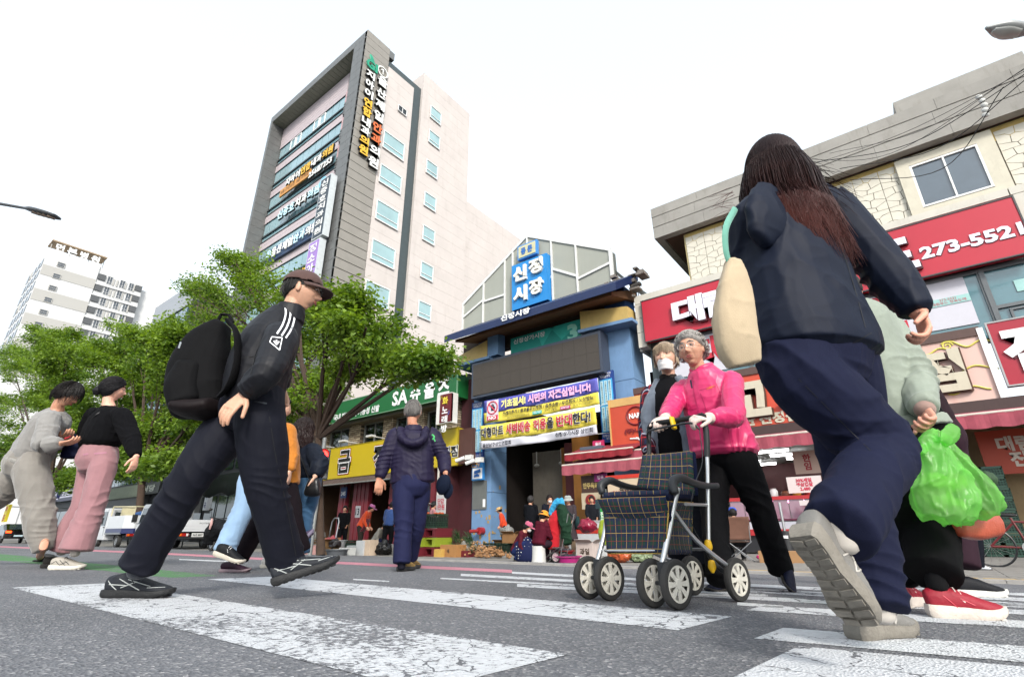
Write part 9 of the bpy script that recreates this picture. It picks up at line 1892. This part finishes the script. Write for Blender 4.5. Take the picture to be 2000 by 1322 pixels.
# ================================================================= goods on the pavement
def at(u,D): p=P(u,1050,D); return Vector((p.x,p.y,gz(p.y)))
def carton(label,u,D,w,d,h,c='#8a6a44',z=0,rot=0,open_=False,txt=None,tc='#3a2a1c',name='cardboard_box',cat='box'):
	p=at(u,D)+FZ*z; t=thing(name,label,cat,p); cm=mat('card'+c,c,.85,var=.12,vs=5,dirt=.2); ca,sa=math.cos(rot),math.sin(rot); X=Vector((ca,sa,0)); Y=Vector((-sa,ca,0))
	def q(x,y,zz): return p+X*x+Y*y+FZ*zz
	th=.012
	for n,a,b_ in (('side_panel',(-w/2,-d/2),(w/2,-d/2+th)),('side_panel',(-w/2,d/2-th),(w/2,d/2)),('side_panel',(-w/2,-d/2+th),(-w/2+th,d/2-th)),('side_panel',(w/2-th,-d/2+th),(w/2,d/2-th))):
		b=MB(); b.hexa([q(a[0],a[1],0),q(b_[0],a[1],0),q(b_[0],b_[1],0),q(a[0],b_[1],0)],[q(a[0],a[1],h),q(b_[0],a[1],h),q(b_[0],b_[1],h),q(a[0],b_[1],h)]); b.build(n,cm,t)
	if open_:
		b=MB(); b.hexa([q(-w/2,-d/2-.0,h),q(w/2,-d/2,h),q(w/2,-d/2-.01,h),q(-w/2,-d/2-.01,h)],[q(-w/2,-d/2-.10,h+.06),q(w/2,-d/2-.10,h+.06),q(w/2,-d/2-.11,h+.055),q(-w/2,-d/2-.11,h+.055)]); b.build('flap',cm,t)
		b=MB(); b.hexa([q(w/2,-d/2,h),q(w/2+.01,-d/2,h),q(w/2+.01,d/2,h),q(w/2,d/2,h)],[q(w/2+.1,-d/2,h+.06),q(w/2+.11,-d/2,h+.06),q(w/2+.11,d/2,h+.06),q(w/2+.1,d/2,h+.06)]); b.build('flap',cm,t)
		b=MB(); b.box(q(-w/2+th,-d/2+th,.01),q(w/2-th,d/2-th,h*.7)) if rot==0 else None
		if rot==0: b.build('contents',mat('box_goods','#4a4a38',.8,var=.5,vs=20),t)
	else:
		for s in (-1,1):
			b=MB(); a0,a1=(-d/2,-.002) if s<0 else (.002,d/2); b.hexa([q(-w/2,a0,h),q(w/2,a0,h),q(w/2,a1,h),q(-w/2,a1,h)],[q(-w/2,a0,h+.01),q(w/2,a0,h+.01),q(w/2,a1,h+.01),q(-w/2,a1,h+.01)]); b.build('flap',cm,t)
	if txt: text(txt,t,mat('boxink'+tc,tc,.7),q(0,-d/2-.004,h*.5),X,FZ,height=h*.35,fat=.03)
	return t
def tub(label,u,D,r,h,c,z=0,name='plastic_basin',cat='basin',fill=None):
	p=at(u,D)+FZ*z; t=thing(name,label,cat,p); b=MB(); b.lathe([(.001,0),(r*.78,0),(r*.97,h),(r*1.06,h),(r*1.06,h-.015),(r*1.0,h-.02)],p,FZ,22); b.lathe([(r*.95,h*.98),(r*.74,.02),(.001,.02)],p,FZ,22); b.build('bowl',mat('tub'+c,c,.4,var=.08,coat=.2),t,smooth=True)
	if fill:
		b=MB(); rg=random.Random(u); 
		for i in range(14): b.ell(p+Vector((rg.uniform(-.6,.6)*r,rg.uniform(-.6,.6)*r,h*.9)),(rg.uniform(.05,.09),rg.uniform(.05,.09),rg.uniform(.03,.06)),n=8,m=6)
		b.build('contents',mat('fill'+fill,fill,.7,var=.4,vs=20),t,smooth=True)
	return t
def cratem(label,p,c,L=.50,W=.34,H=.26,parent=None,name='crate',group=None):
	"""ribbed, slotted plastic crate"""
	t=thing(name,label,'crate',p,group) ; m=mat('crate'+c,c,.55,var=.12,vs=4,dirt=.25); p=Vector(p)
	b=MB(); b.box(p+Vector((-L/2,-W/2,0)),p+Vector((L/2,W/2,.02)))
	for (a,c_) in (((-L/2,-W/2),(L/2,-W/2+.015)),((-L/2,W/2-.015),(L/2,W/2)),((-L/2,-W/2),(-L/2+.015,W/2)),((L/2-.015,-W/2),(L/2,W/2))):
		for k,(z0,z1) in enumerate(((.02,.05),(.085,.105),(.14,.16),(H-.05,H))): b.box(p+Vector((a[0]-.004*(k==3),a[1]-.004*(k==3),z0)),p+Vector((c_[0]+.004*(k==3),c_[1]+.004*(k==3),z1)))
	n=9
	for i in range(n+1):
		x=-L/2+(L-.02)*i/n
		for y in (-W/2+.002,W/2-.013): b.box(p+Vector((x,y,.02)),p+Vector((x+.02,y+.011,H-.04)))
	for i in range(6):
		y=-W/2+(W-.02)*i/5
		for x in (-L/2+.002,L/2-.013): b.box(p+Vector((x,y,.02)),p+Vector((x+.011,y+.02,H-.04)))
	b.build('basket',m,t); b=MB(); b.box(p+Vector((-L/2+.02,-W/2+.02,.02)),p+Vector((L/2-.02,W/2-.02,H-.08))); b.build('contents',mat('crate_inside','#15201c',.9,var=.3),t)
	return t
def heap(label,u,D,w,h,c,seed,name='root_heap',cat='vegetables',n=60,sz=.06,green=False):
	p=at(u,D); t=thing(name,label,cat,p); rg=random.Random(seed); b=MB()
	for i in range(n):
		a=rg.uniform(0,6.28); q=rg.random()**.6; x=math.cos(a)*q*w; y=math.sin(a)*q*w*.5; z=h*(1-q)*rg.uniform(.5,1)+.03
		Mr=Matrix.Rotation(rg.uniform(0,3),3,'Z')@Matrix.Rotation(rg.uniform(0,3),3,'X'); b.ell(p+Vector((x,y,z)),(sz*rg.uniform(.5,1.3),sz*rg.uniform(.3,.6),sz*rg.uniform(.3,.6)),Mr,7,5)
		if rg.random()<.5: b.tube([p+Vector((x,y,z)),p+Vector((x+rg.uniform(-.1,.1),y-.03,z+rg.uniform(0,.1))),p+Vector((x+rg.uniform(-.16,.16),y-.06,z+rg.uniform(-.02,.12)))],[.008,.006,.002],4)
	o=b.build('heap',mat('heap'+c,c,.85,var=.35,vs=25,bump=.4,bs=60),t,kind='stuff',smooth=True)
	if green:
		b=MB()
		for i in range(160):
			a=rg.uniform(0,6.28); q=rg.random(); s=p+Vector((math.cos(a)*q*w*.7-.2,math.sin(a)*q*w*.4,h*(1-q)+.05)); e=s+Vector((rg.uniform(-.25,.1),rg.uniform(-.15,.05),rg.uniform(.02,.2))); b.bar(s,e,.012,.004)
		b.build('greens','x' and mat('greens','#24421a',.7,var=.3,vs=10),t,kind='stuff')
def goods():
	rg=random.Random(4)
	# left shop front: cartons, tubs and bags
	C_=[('open brown carton at the left end of the pavement goods',640,17,.5,.35,.28,'#7d5f3f',0,True),('flattened cartons under the signal pole',625,16.5,.6,.45,.16,'#8f7048',0,False),('torn brown carton leaning beside the pole',634,16.8,.4,.3,.2,'#866743',.18,True),
		('pink patterned carton on the pavement',615,16.2,.4,.3,.24,'#a8807c',0,False),('low tray carton of papers',652,16.6,.45,.35,.14,'#9a7a50',0,True),('brown carton behind the white tubs',646,17.6,.55,.4,.36,'#9a6c4a',.12,False),('white foam box beside the grey basin',681,16.3,.42,.3,.2,'#a9aaa8',0,False),('white foam box under the red bag',662,16.0,.42,.3,.13,'#a7abae',0,False),
		('tall white foam box before the orange-jacketed stallholder',712,16.5,.36,.3,.40,'#a6a9ab',0,False),('printed beige carton standing by the blue-vested man',724,16.4,.38,.3,.42,'#b3a08c',0,False),('foam box at the stallholder\'s feet',694,17.2,.4,.3,.25,'#9fa6a8',0,False),
		('yellow-tan small carton beside the big one',862,15.0,.28,.24,.19,'#b08c44',0,False),('brown carton with printed tiger emblem',886,15.0,.62,.4,.30,'#93683a',0,False),('brown carton just inside the gate',1000,17.5,.5,.4,.3,'#84603c',.3,True),('second brown carton inside the gate',985,18.0,.55,.4,.34,'#7c5a38',.0,True),('cream carton low inside the gate',1012,17.8,.4,.3,.3,'#94805c',0,False),
		('white carton with round fruit print beside the magenta basin',1147,12.6,.42,.32,.40,'#b5a8a2',0,True),('brown carton with a round hole near the camp chair',1497,11.5,.36,.3,.22,'#94704c',0,False),('brown fruit carton behind the walking woman\'s foot',1538,11.3,.5,.35,.22,'#94704c',0,False),('carton under the black plastic bag at right',1705,10.5,.4,.3,.22,'#86603c',0,True),('open carton below the seller\'s counter at right',1690,12.5,.5,.4,.3,'#8c6a48',0,True)]
	for (lab,u,D,w,d,h,c,z,o) in C_:
		carton(lab,u,D,w,d,h,c,z,0,o,txt='배' if 'tiger' in lab else ('과일' if 'fruit print' in lab else None))
	tub('large grey basin in front of the foam boxes',661,15.6,.33,.16,'#55585c'); tub('maroon basin behind the dark bag',667,17.0,.28,.14,'#6a1c28'); tub('stack of white tubs behind the red bag',661,17.4,.28,.22,'#a8abac',.2); tub('magenta basin full of dark greens under the shopping trolley',1107,12.0,.30,.13,'#a0246c',fill='#1c1c26'); tub('red basin beside the seated sellers',1098,12.8,.28,.12,'#8c1420',z=.1,fill='#20202a')
	tub('white bucket at the feet of the blue-vested man',775,16.8,.16,.3,'#b3b3b0',name='bucket',cat='bucket')
	for lab,u,D,r,c,z in (('dark knotted plastic bag on the grey basin',657,16.6,.2,'#1c1618',.18),('crumpled black plastic bag between the sellers',750,16.4,.28,'#0c0c0e',0),('red and white printed bag on the foam box',648,16.9,.2,'#a2484c',.28),('heap of clear plastic at the left room',622,18.5,.26,'#6f6d68',.35),('clear plastic sheet on the root heap',915,15.2,.24,'#7d7b75',.1),('clear plastic bag of produce inside the gate',990,18.2,.26,'#6f6f6c',.5),('orange mesh sack of onions behind the walker',1208,11.8,.26,'#a8502c',0),('clear sack of greens behind the walker',1248,11.8,.24,'#6d7a5c',0),('black rubbish bag held near the mint woman\'s legs',1752,5.2,.17,'#0c0c0f',.35),('magenta cloth bundle on the freezer',1150,13.4,.22,'#7a1430',.62),('small pink bag beside the camp chair',1485,12.0,.12,'#b02c64',.0)):
		p=at(u,D)+FZ*z; t=thing('plastic_bag',lab,'plastic bag',p); b=MB(); b.ell(p+FZ*r*.6,(r*1.1,r*.8,r*.65),n=16,m=10); b.ell(p+Vector((r*.2,0,r*1.15)),(r*.3,r*.25,r*.35),n=10,m=8); fuse(b,'bag_body',mat('pbag'+c,c,.3,var=.2,vs=12,bump=.3,bs=30),t,vox=.02,sm=1,wr=.05,wrs=9,seed=u%50)
	# crates and pallets by the maroon wall
	for i,(u,D,c,z,lab) in enumerate(((842,15.7,'#14301f',.75,'dark green crate of persimmons, right one of the pair on the pallets'),(812,15.9,'#14301f',.75,'dark green crate, left one of the pair on the pallets'))):
		cratem(lab,at(u,D)+FZ*z-FZ*.0,c,.85,.5,.38); p=at(u,D)+FZ*(z+.36)
		if i==0:
			for k in range(14):
				f=thing('persimmon','ripe orange persimmon on top of the dark green crate','fruit',p+Vector((rg.uniform(-.36,.36),rg.uniform(-.18,.18),rg.uniform(0,.05))),'persimmons heaped on the green crate') if k<14 else None; b=MB(); b.ell(f.location,(.045,.045,.036),n=10,m=8); b.build('fruit_body',mat('persimmon','#b04a18',.4),f,smooth=True)
	for k,(c,z) in enumerate((('#5c1620',.5),('#7d8a24',.25),('#5c1620',0))):
		for u in (812,843):
			p=at(u,15.8)+FZ*z; t=thing('pallet',('%s plastic pallet, %s in the stack, %s'%(('maroon','lime','maroon')[k],('top','middle','bottom')[k],'right side' if u==843 else 'left side')),'pallet',p); b=MB(); 
			b.box(p+Vector((-.5,-.35,.19)),p+Vector((.5,.35,.24))); b.box(p+Vector((-.5,-.35,0)),p+Vector((.5,.35,.04)))
			for x in (-.5,-.06,.38): b.box(p+Vector((x,-.345,.04)),p+Vector((x+.12,.345,.19)))
			b.build('deck',mat('pal'+c,c,.5,dirt=.3),t)
	p=at(905,15.1); t=thing('pallet','low maroon crate under the clear plastic','crate',p); b=MB(); b.box(p+Vector((-.4,-.25,.0)),p+Vector((.4,.25,.16))); b.build('deck',mat('pal#5c1620','#5c1620',.5,dirt=.3),t)
	heap('pale brown ginger root heap with green tops by the left gate pillar',930,14.9,.7,.42,'#9c7650',3,green=True,n=90); heap('heap of knobbly brown roots nearest the left gate pillar',962,14.2,.6,.30,'#8e6844',5,n=90); heap('brown roots piled behind the plastic sheet',905,15.6,.4,.5,'#8e6a48',7,n=50,green=True)
	# produce inside the gate
	for i in range(6): cratem('dark green crate just inside the gate, number %s from the left'%('one','two','three','four','five','six')[i],at(962+i*13,17.6),'#16281e',.5,.34,.3,name='crate')
	# table goods on left stall: green trays
	for i,u in enumerate((690,720,745,800)): cratem('dark green crate on the shop step, %s from the left'%('first','second','third','fourth')[i],at(u,18.3)+FZ*.12,'#173022',.7,.4,.28)
	# hand truck and white signs
	p=at(647,18.6); t=thing('hand_truck','chrome hand truck leaning in the left doorway','hand truck',p); b=MB(); b.tube([p+Vector((-.2,0,.05)),p+Vector((-.2,.1,1.0)),p+Vector((-.12,.12,1.12)),p+Vector((.12,.12,1.12)),p+Vector((.2,.1,1.0)),p+Vector((.2,0,.05))],.022,8); b.build('frame',mat('steel','#b8b8b8',.3,metal=1,var=0),t,smooth=True)
	b=MB(); b.box(p+Vector((-.22,-.2,.03)),p+Vector((.22,0,.05))); b.build('toe_plate',mat('steel','#b8b8b8',.3,metal=1,var=0),t)
	for lab,u,D,z,w,h,tx in (('white price placard standing on the persimmon crate',858,15.9,1.15,.4,.55,'단감\n1만원'),('small white placard on the wooden column',693,19.2,1.15,.28,.4,'13')):
		p=at(u,D)+FZ*z; t=thing('price_card',lab,'sign',p); b=MB(); b.box(p+Vector((-w/2,0,0)),p+Vector((w/2,.02,h))); b.build('card',mat('card_white','#b9b9b8',.6),t); text(tx,t,mat('print_red2','#b02038',.5,var=0) if w>.3 else mat('print_ink','#1d1c2a',.5,var=0),p+Vector((0,-.005,h*.5)),FX,FZ,height=h*.6,maxw=w*.8,fat=.03)
	# shopping trolley with bags
	p=at(1078,12.0); t=thing('shopping_trolley','folding shopping trolley with one red bag, white spoked wheel and green jacket on it','trolley',p); m=mat('steel','#b8b8b8',.3,metal=1,var=0)
	for (a,c_) in (((-.25,0,.05),(.15,0,.3)),((-.1,0,.02),(.25,.0,.3)),((-.3,.2,.05),(.15,.2,.3)),((.2,0,.1),(.45,0,1.0)),((.2,.25,.1),(.45,.25,1.0)),((-.3,0,.3),(.3,0,.3)),((-.3,.22,.3),(.3,.22,.3))): b=MB(); b.cyl(p+Vector(a),p+Vector(c_),.013,6); b.build('frame_bar',m,t)
	for y in (-.05,.3): wheel(t,p+Vector((.12,y,.11)),(0,1,0),.11,.04,'#b8a0a4')
	b=MB(); loft(b,[p+Vector((-.05,.08,.32)),p+Vector((-.03,.08,.6)),p+Vector((.05,.08,.95)),p+Vector((.12,.08,1.05))],[(.17,.12),(.19,.13),(.13,.1),(.06,.05)],side=FX,n=14,k=3); fuse(b,'red_bag',cloth('#a3141f',name='red_nylon'),t,vox=.015,wr=.015,wrs=6); text('신정시장',t,mat('print_ink','#1d1c2a',.5,var=0),p+Vector((-.12,-.13,.5)),FZ*-1,FX,height=.1,fat=.04)
	b=MB(); loft(b,[p+Vector((.2,.1,1.15)),p+Vector((.3,.08,.85)),p+Vector((.34,.08,.4))],[(.10,.10),(.14,.12),(.12,.1)],side=FX,n=14,k=3); fuse(b,'green_jacket',cloth('#1b3324',name='gjacket'),t,vox=.015,wr=.02,wrs=6)
	b=MB(); loft(b,[p+Vector((-.05,.05,1.0)),p+Vector((.06,.05,1.2)),p+Vector((.2,.1,1.28)),p+Vector((.25,.12,1.1))],[.06,.07,.08,.04],n=10,k=3); fuse(b,'blue_cloth',cloth('#2a86b0',name='bluecloth'),t,vox=.015,wr=.015)
	# freezer and scale
	p=at(1165,15.3); t=thing('freezer','white chest freezer with red band under the weighing scale','freezer',p); b=MB(); b.box(p+Vector((-.75,-.3,0)),p+Vector((.6,.35,.85))); b.build('cabinet',mat('freezer_white','#b0b2b4',.4),t,bevel=.02); b=MB(); b.box(p+Vector((-.755,-.31,.58)),p+Vector((.605,-.29,.72))); b.build('red_band',mat('no_red2','#a82c20',.5),t)
	s=thing('weighing_scale','grey electronic scale with raised display on the freezer','scale',p+Vector((.1,0,.85))); b=MB(); b.box(p+Vector((-.12,-.18,.86)),p+Vector((.3,.15,.93))); b.build('base',mat('scale_grey','#8c8c8a',.4),s); b=MB(); b.cyl(p+Vector((.1,.1,.93)),p+Vector((.1,.1,1.3)),.02,8); b.box(p+Vector((0,.05,1.25)),p+Vector((.22,.1,1.5))); b.build('display',mat('scale_dark','#20343a',.4),s)
	p=at(1182,12.8); t=thing('backpack','yellow-green daypack on the ground behind the tartan walker','backpack',p+FZ*.4); b=MB(); loft(b,[p+FZ*.38,p+FZ*.6,p+FZ*.85],[(.13,.1),(.16,.12),(.1,.07)],n=14,k=3); fuse(b,'pack_body',cloth('#7c8c24',name='lime_pack'),t,vox=.015,wr=.01)
	# signs at the stall next to the gate
	def placard(lab,u,v0,v1,y,w,c,tx,tc_,cat='sign',n='sign_board',wf=.8,hh=.5):
		a=PY(u,v0,y); z=PY(u,v1,y).z; t=thing(n,lab,cat,(a.x,y,z)); b=MB(); b.box((a.x-w/2,y,z),(a.x+w/2,y+.05,a.z)); b.build('panel',mat('pl'+c,c,.5,var=.05),t)
		if tx: text(tx,t,mat('ink'+tc_,tc_,.5,var=0),(a.x,y-.01,(a.z+z)/2),FX,FZ,height=(a.z-z)*hh,maxw=w*wf,fat=.04)
		return t,a,z
	t,a,z=placard('brown hanging sign with a plate of raw beef, beside the awning',1152,928,968,16.5,.75,'#3c2820','안주육회','#a8945c',hh=.3); b=MB(); c0=Vector((a.x,16.47,z-.0)); b.box((a.x-.37,16.46,z-.45),(a.x+.37,16.5,z+.1)); b.build('plate',mat('plate_cream','#a99c84',.6),t); b=MB(); b.cyl((a.x,16.46,z-.15),(a.x,16.43,z-.15),.2,18); b.build('beef',mat('beef','#7a1c1c',.6,var=.4,vs=20),t); b=MB(); b.cyl((a.x,16.43,z-.15),(a.x,16.41,z-.15),.07,12); b.build('yolk',mat('yolk','#c8901c',.5),t)
	placard('small magenta sign hanging behind the pink awning',1172,924,940,16.4,.5,'#7c1460','정육','#c9b0c0'); placard('small magenta board under the right merchant list',1168,860,874,17.9,.5,'#a81c50','울산','#d0c0c8')
	t,a,z=placard('cream menu board with red frame and black characters behind the walker',1248,932,975,15.8,2.3,'#b8a58c','직매삼겹살,꼬들살','#1d1410',hh=.30); b=MB(); b.box((a.x-1.2,15.78,a.z),(a.x+1.2,15.88,a.z+.12)); b.build('red_frame',mat('frame_red','#b02c1c',.5),t); text('매일 신선배달',t,mat('print_red','#8e1420',.5,var=.03),(a.x-.5,15.78,z+.2),FX,FZ,height=.2,width=1.1,fat=.04); 
	placard('green vertical strip sign beside the shop assistant',1176,990,1050,15.6,.22,'#2a8c3c','전\n국\n택\n배','#d0e0d0',hh=.7)
	placard('white hanging banner with boxed red characters inside the butcher shop',1572,880,925,18.0,.75,'#b09a8c','한\n임','#8c1420',wf=.7,hh=.7)
	placard('white price poster reading 2,480 over the meat counter',1568,930,962,17.2,.9,'#c3b8b6','30%세일\n생삼겹살\n2,480','#b02c44',wf=.85,hh=.8)
	placard('small white price tag on the meat counter glass',1588,976,986,16.6,.7,'#c0b4b4','한우명품','#a03048',hh=.5); placard('white tag at the foot of the meat counter',1578,1020,1042,16.4,.5,'#b9b4b8','한우명소','#a03048',hh=.3)
	t,a,z=placard('orange vertical banner with pale characters beside the crate stacks',1970,838,925,18.6,1.4,'#a83c20','대림\n전','#c9bcae',hh=.7)
	# meat counter
	x0=PY(1425,1000,16.8).x; x1=PY(1640,1000,16.8).x; t=thing('meat_counter','long glass meat counter with pink light and red trim in the butcher shop','counter',((x0+x1)/2,17,-.35)); rd=mat('counter_red','#a02428',.4); gl=glassm('counter_glass','#8c6a78',.05)
	for z0,z1,y0,y1,m,n in ((-.3,.15,17.0,18.2,mat('counter_dark','#1c1c20',.5),'plinth'),(.15,.32,16.9,18.2,rd,'red_band'),(.32,.52,16.95,18.2,mat('counter_white','#a9a8b0',.4,var=.1,vs=8),'tray_front'),(1.12,1.22,16.9,18.3,rd,'top_rail'),(.56,.60,17.0,18.2,mat('meat_pink','#b0607c',.4,var=.4,vs=10),'meat_tray')):
		b=MB(); b.box((x0,y0,z0),(x1,y1,z1)); b.build(n,m,t)
	for k in range(7): a=x0+(x1-x0)*k/7; b=MB(); b.box((a+.01,16.94,.60),(a+(x1-x0)/7-.01,16.955,1.12)); b.build('pane',gl,t)
	for k in range(40): 
		q=Vector((x0+rg.random()*(x1-x0),17.1+rg.random()*.7,.63)); b=MB(); b.box(q-Vector((.12,.08,.02)),q+Vector((.12,.08,.03))); b.build('meat_pack',mat('meat%d'%(k%3),('#8c2430','#a8506a','#b9a0a0')[k%3],.4,var=.3,vs=20),t) if k<24 else None
	b=MB(); b.cyl((x0,17.3,1.08),(x1,17.3,1.08),.03,8); b.build('pink_tube',mat('pink_tube','#ff9ad0',.3,emit=4,var=0),t)
	for k,(c,h) in enumerate((('#8c5048',.3),('#a9a49a',.2),('#b9b9b9',.28),('#6a4030',.2),('#b8802c',.22),('#98201c',.2),('#1c2c50',.2),('#b9b29a',.2))):
		q=Vector((x0+.5+k*(x1-x0)*.11,17.8,1.22)); o=thing('jar',('maroon','cream','white','brown','amber','red','navy','ivory')[k]+' jar on top of the meat counter','jar',q); b=MB(); b.lathe([(.001,0),(.11,0),(.12,h*.7),(.08,h*.9),(.09,h),(.001,h)],q,FZ,12); b.build('jar_body',mat('jar'+c,c,.4),o,smooth=True)
	p=at(1535,12.5); t=thing('umbrella_stand','black cylinder base of a parasol with thin silver pole in front of the counter','parasol base',p); b=MB(); b.cyl(p,p+FZ*.62,.13,14); b.build('base',mat('base_black','#1c1d20',.5),t,smooth=True); b=MB(); b.cyl(p+FZ*.62,p+FZ*1.25,.03,10); b.build('pole',mat('steel','#b8b8b8',.3,metal=1,var=0),t); b=MB(); b.cyl(p+FZ*.46,p+FZ*.52,.135,14); b.build('band',WT(),t)
	# crates stacked at the right
	for j,(u,n) in enumerate(((1893,7),(1935,8),(1978,8))):
		a=PY(u,1060,17.9); 
		for k in range(n):
			cratem('dark green crate in the %s stack by the orange banner, number %s from the ground'%(('left','middle','right')[j],('one','two','three','four','five','six','seven','eight')[k]),(a.x+.0+.01*((k*7)%3),17.9,-.34+k*.265),'#16382c',.50,.36,.255,group='dark green crates stacked at the right')
	# bicycle
	p=PY(1945,1095,13.0); g=Vector((p.x,13.0,-.35)); t=thing('bicycle','dark bicycle with red frame parts parked at the right edge','bicycle',g+Vector((.5,0,0))); bm_=mat('bike_black','#141416',.4); 
	for k,x in enumerate((.0,1.02)):
		b=MB(); c0=g+Vector((x,0,.34)); b.tube([c0+Vector((math.cos(a)*.33,0,math.sin(a)*.33)) for a in [2*math.pi*i/28 for i in range(29)]],.018,6); b.build('tyre',bm_,t,smooth=True); b=MB()
		for i in range(14): a=2*math.pi*i/14; b.tube([c0,c0+Vector((math.cos(a)*.31,0,math.sin(a)*.31))],.002,3)
		b.build('spokes',mat('steel','#b8b8b8',.3,metal=1,var=0),t)
	q=lambda x,z: g+Vector((x,0,z)); b=MB()
	for a,c_ in ((q(1.02,.34),q(.86,.85)),(q(.86,.85),q(.5,.32)),(q(.86,.72),q(.38,.75)),(q(.38,.82),q(.5,.32)),(q(.5,.32),q(0,.34)),(q(.38,.72),q(0,.34))): b.cyl(a,c_,.018,8)
	b.build('frame',mat('bike_red','#5c1418',.35),t); b=MB(); b.cyl(q(.5,.32)-FY*.03,q(.5,.32)-FY*.04,.1,16); b.build('chainring',mat('steel','#b8b8b8',.3,metal=1,var=0),t); b=MB(); b.ell(q(.36,.86),(.13,.06,.03)); b.tube([q(.86,.85),q(.84,.95),q(.92,.97)],.014,6); b.build('saddle',bm_,t,smooth=True)
walkers(); market_people()
setting(); trees(); vehicles(); furniture(); goods()
sc.collection.children.link(C)
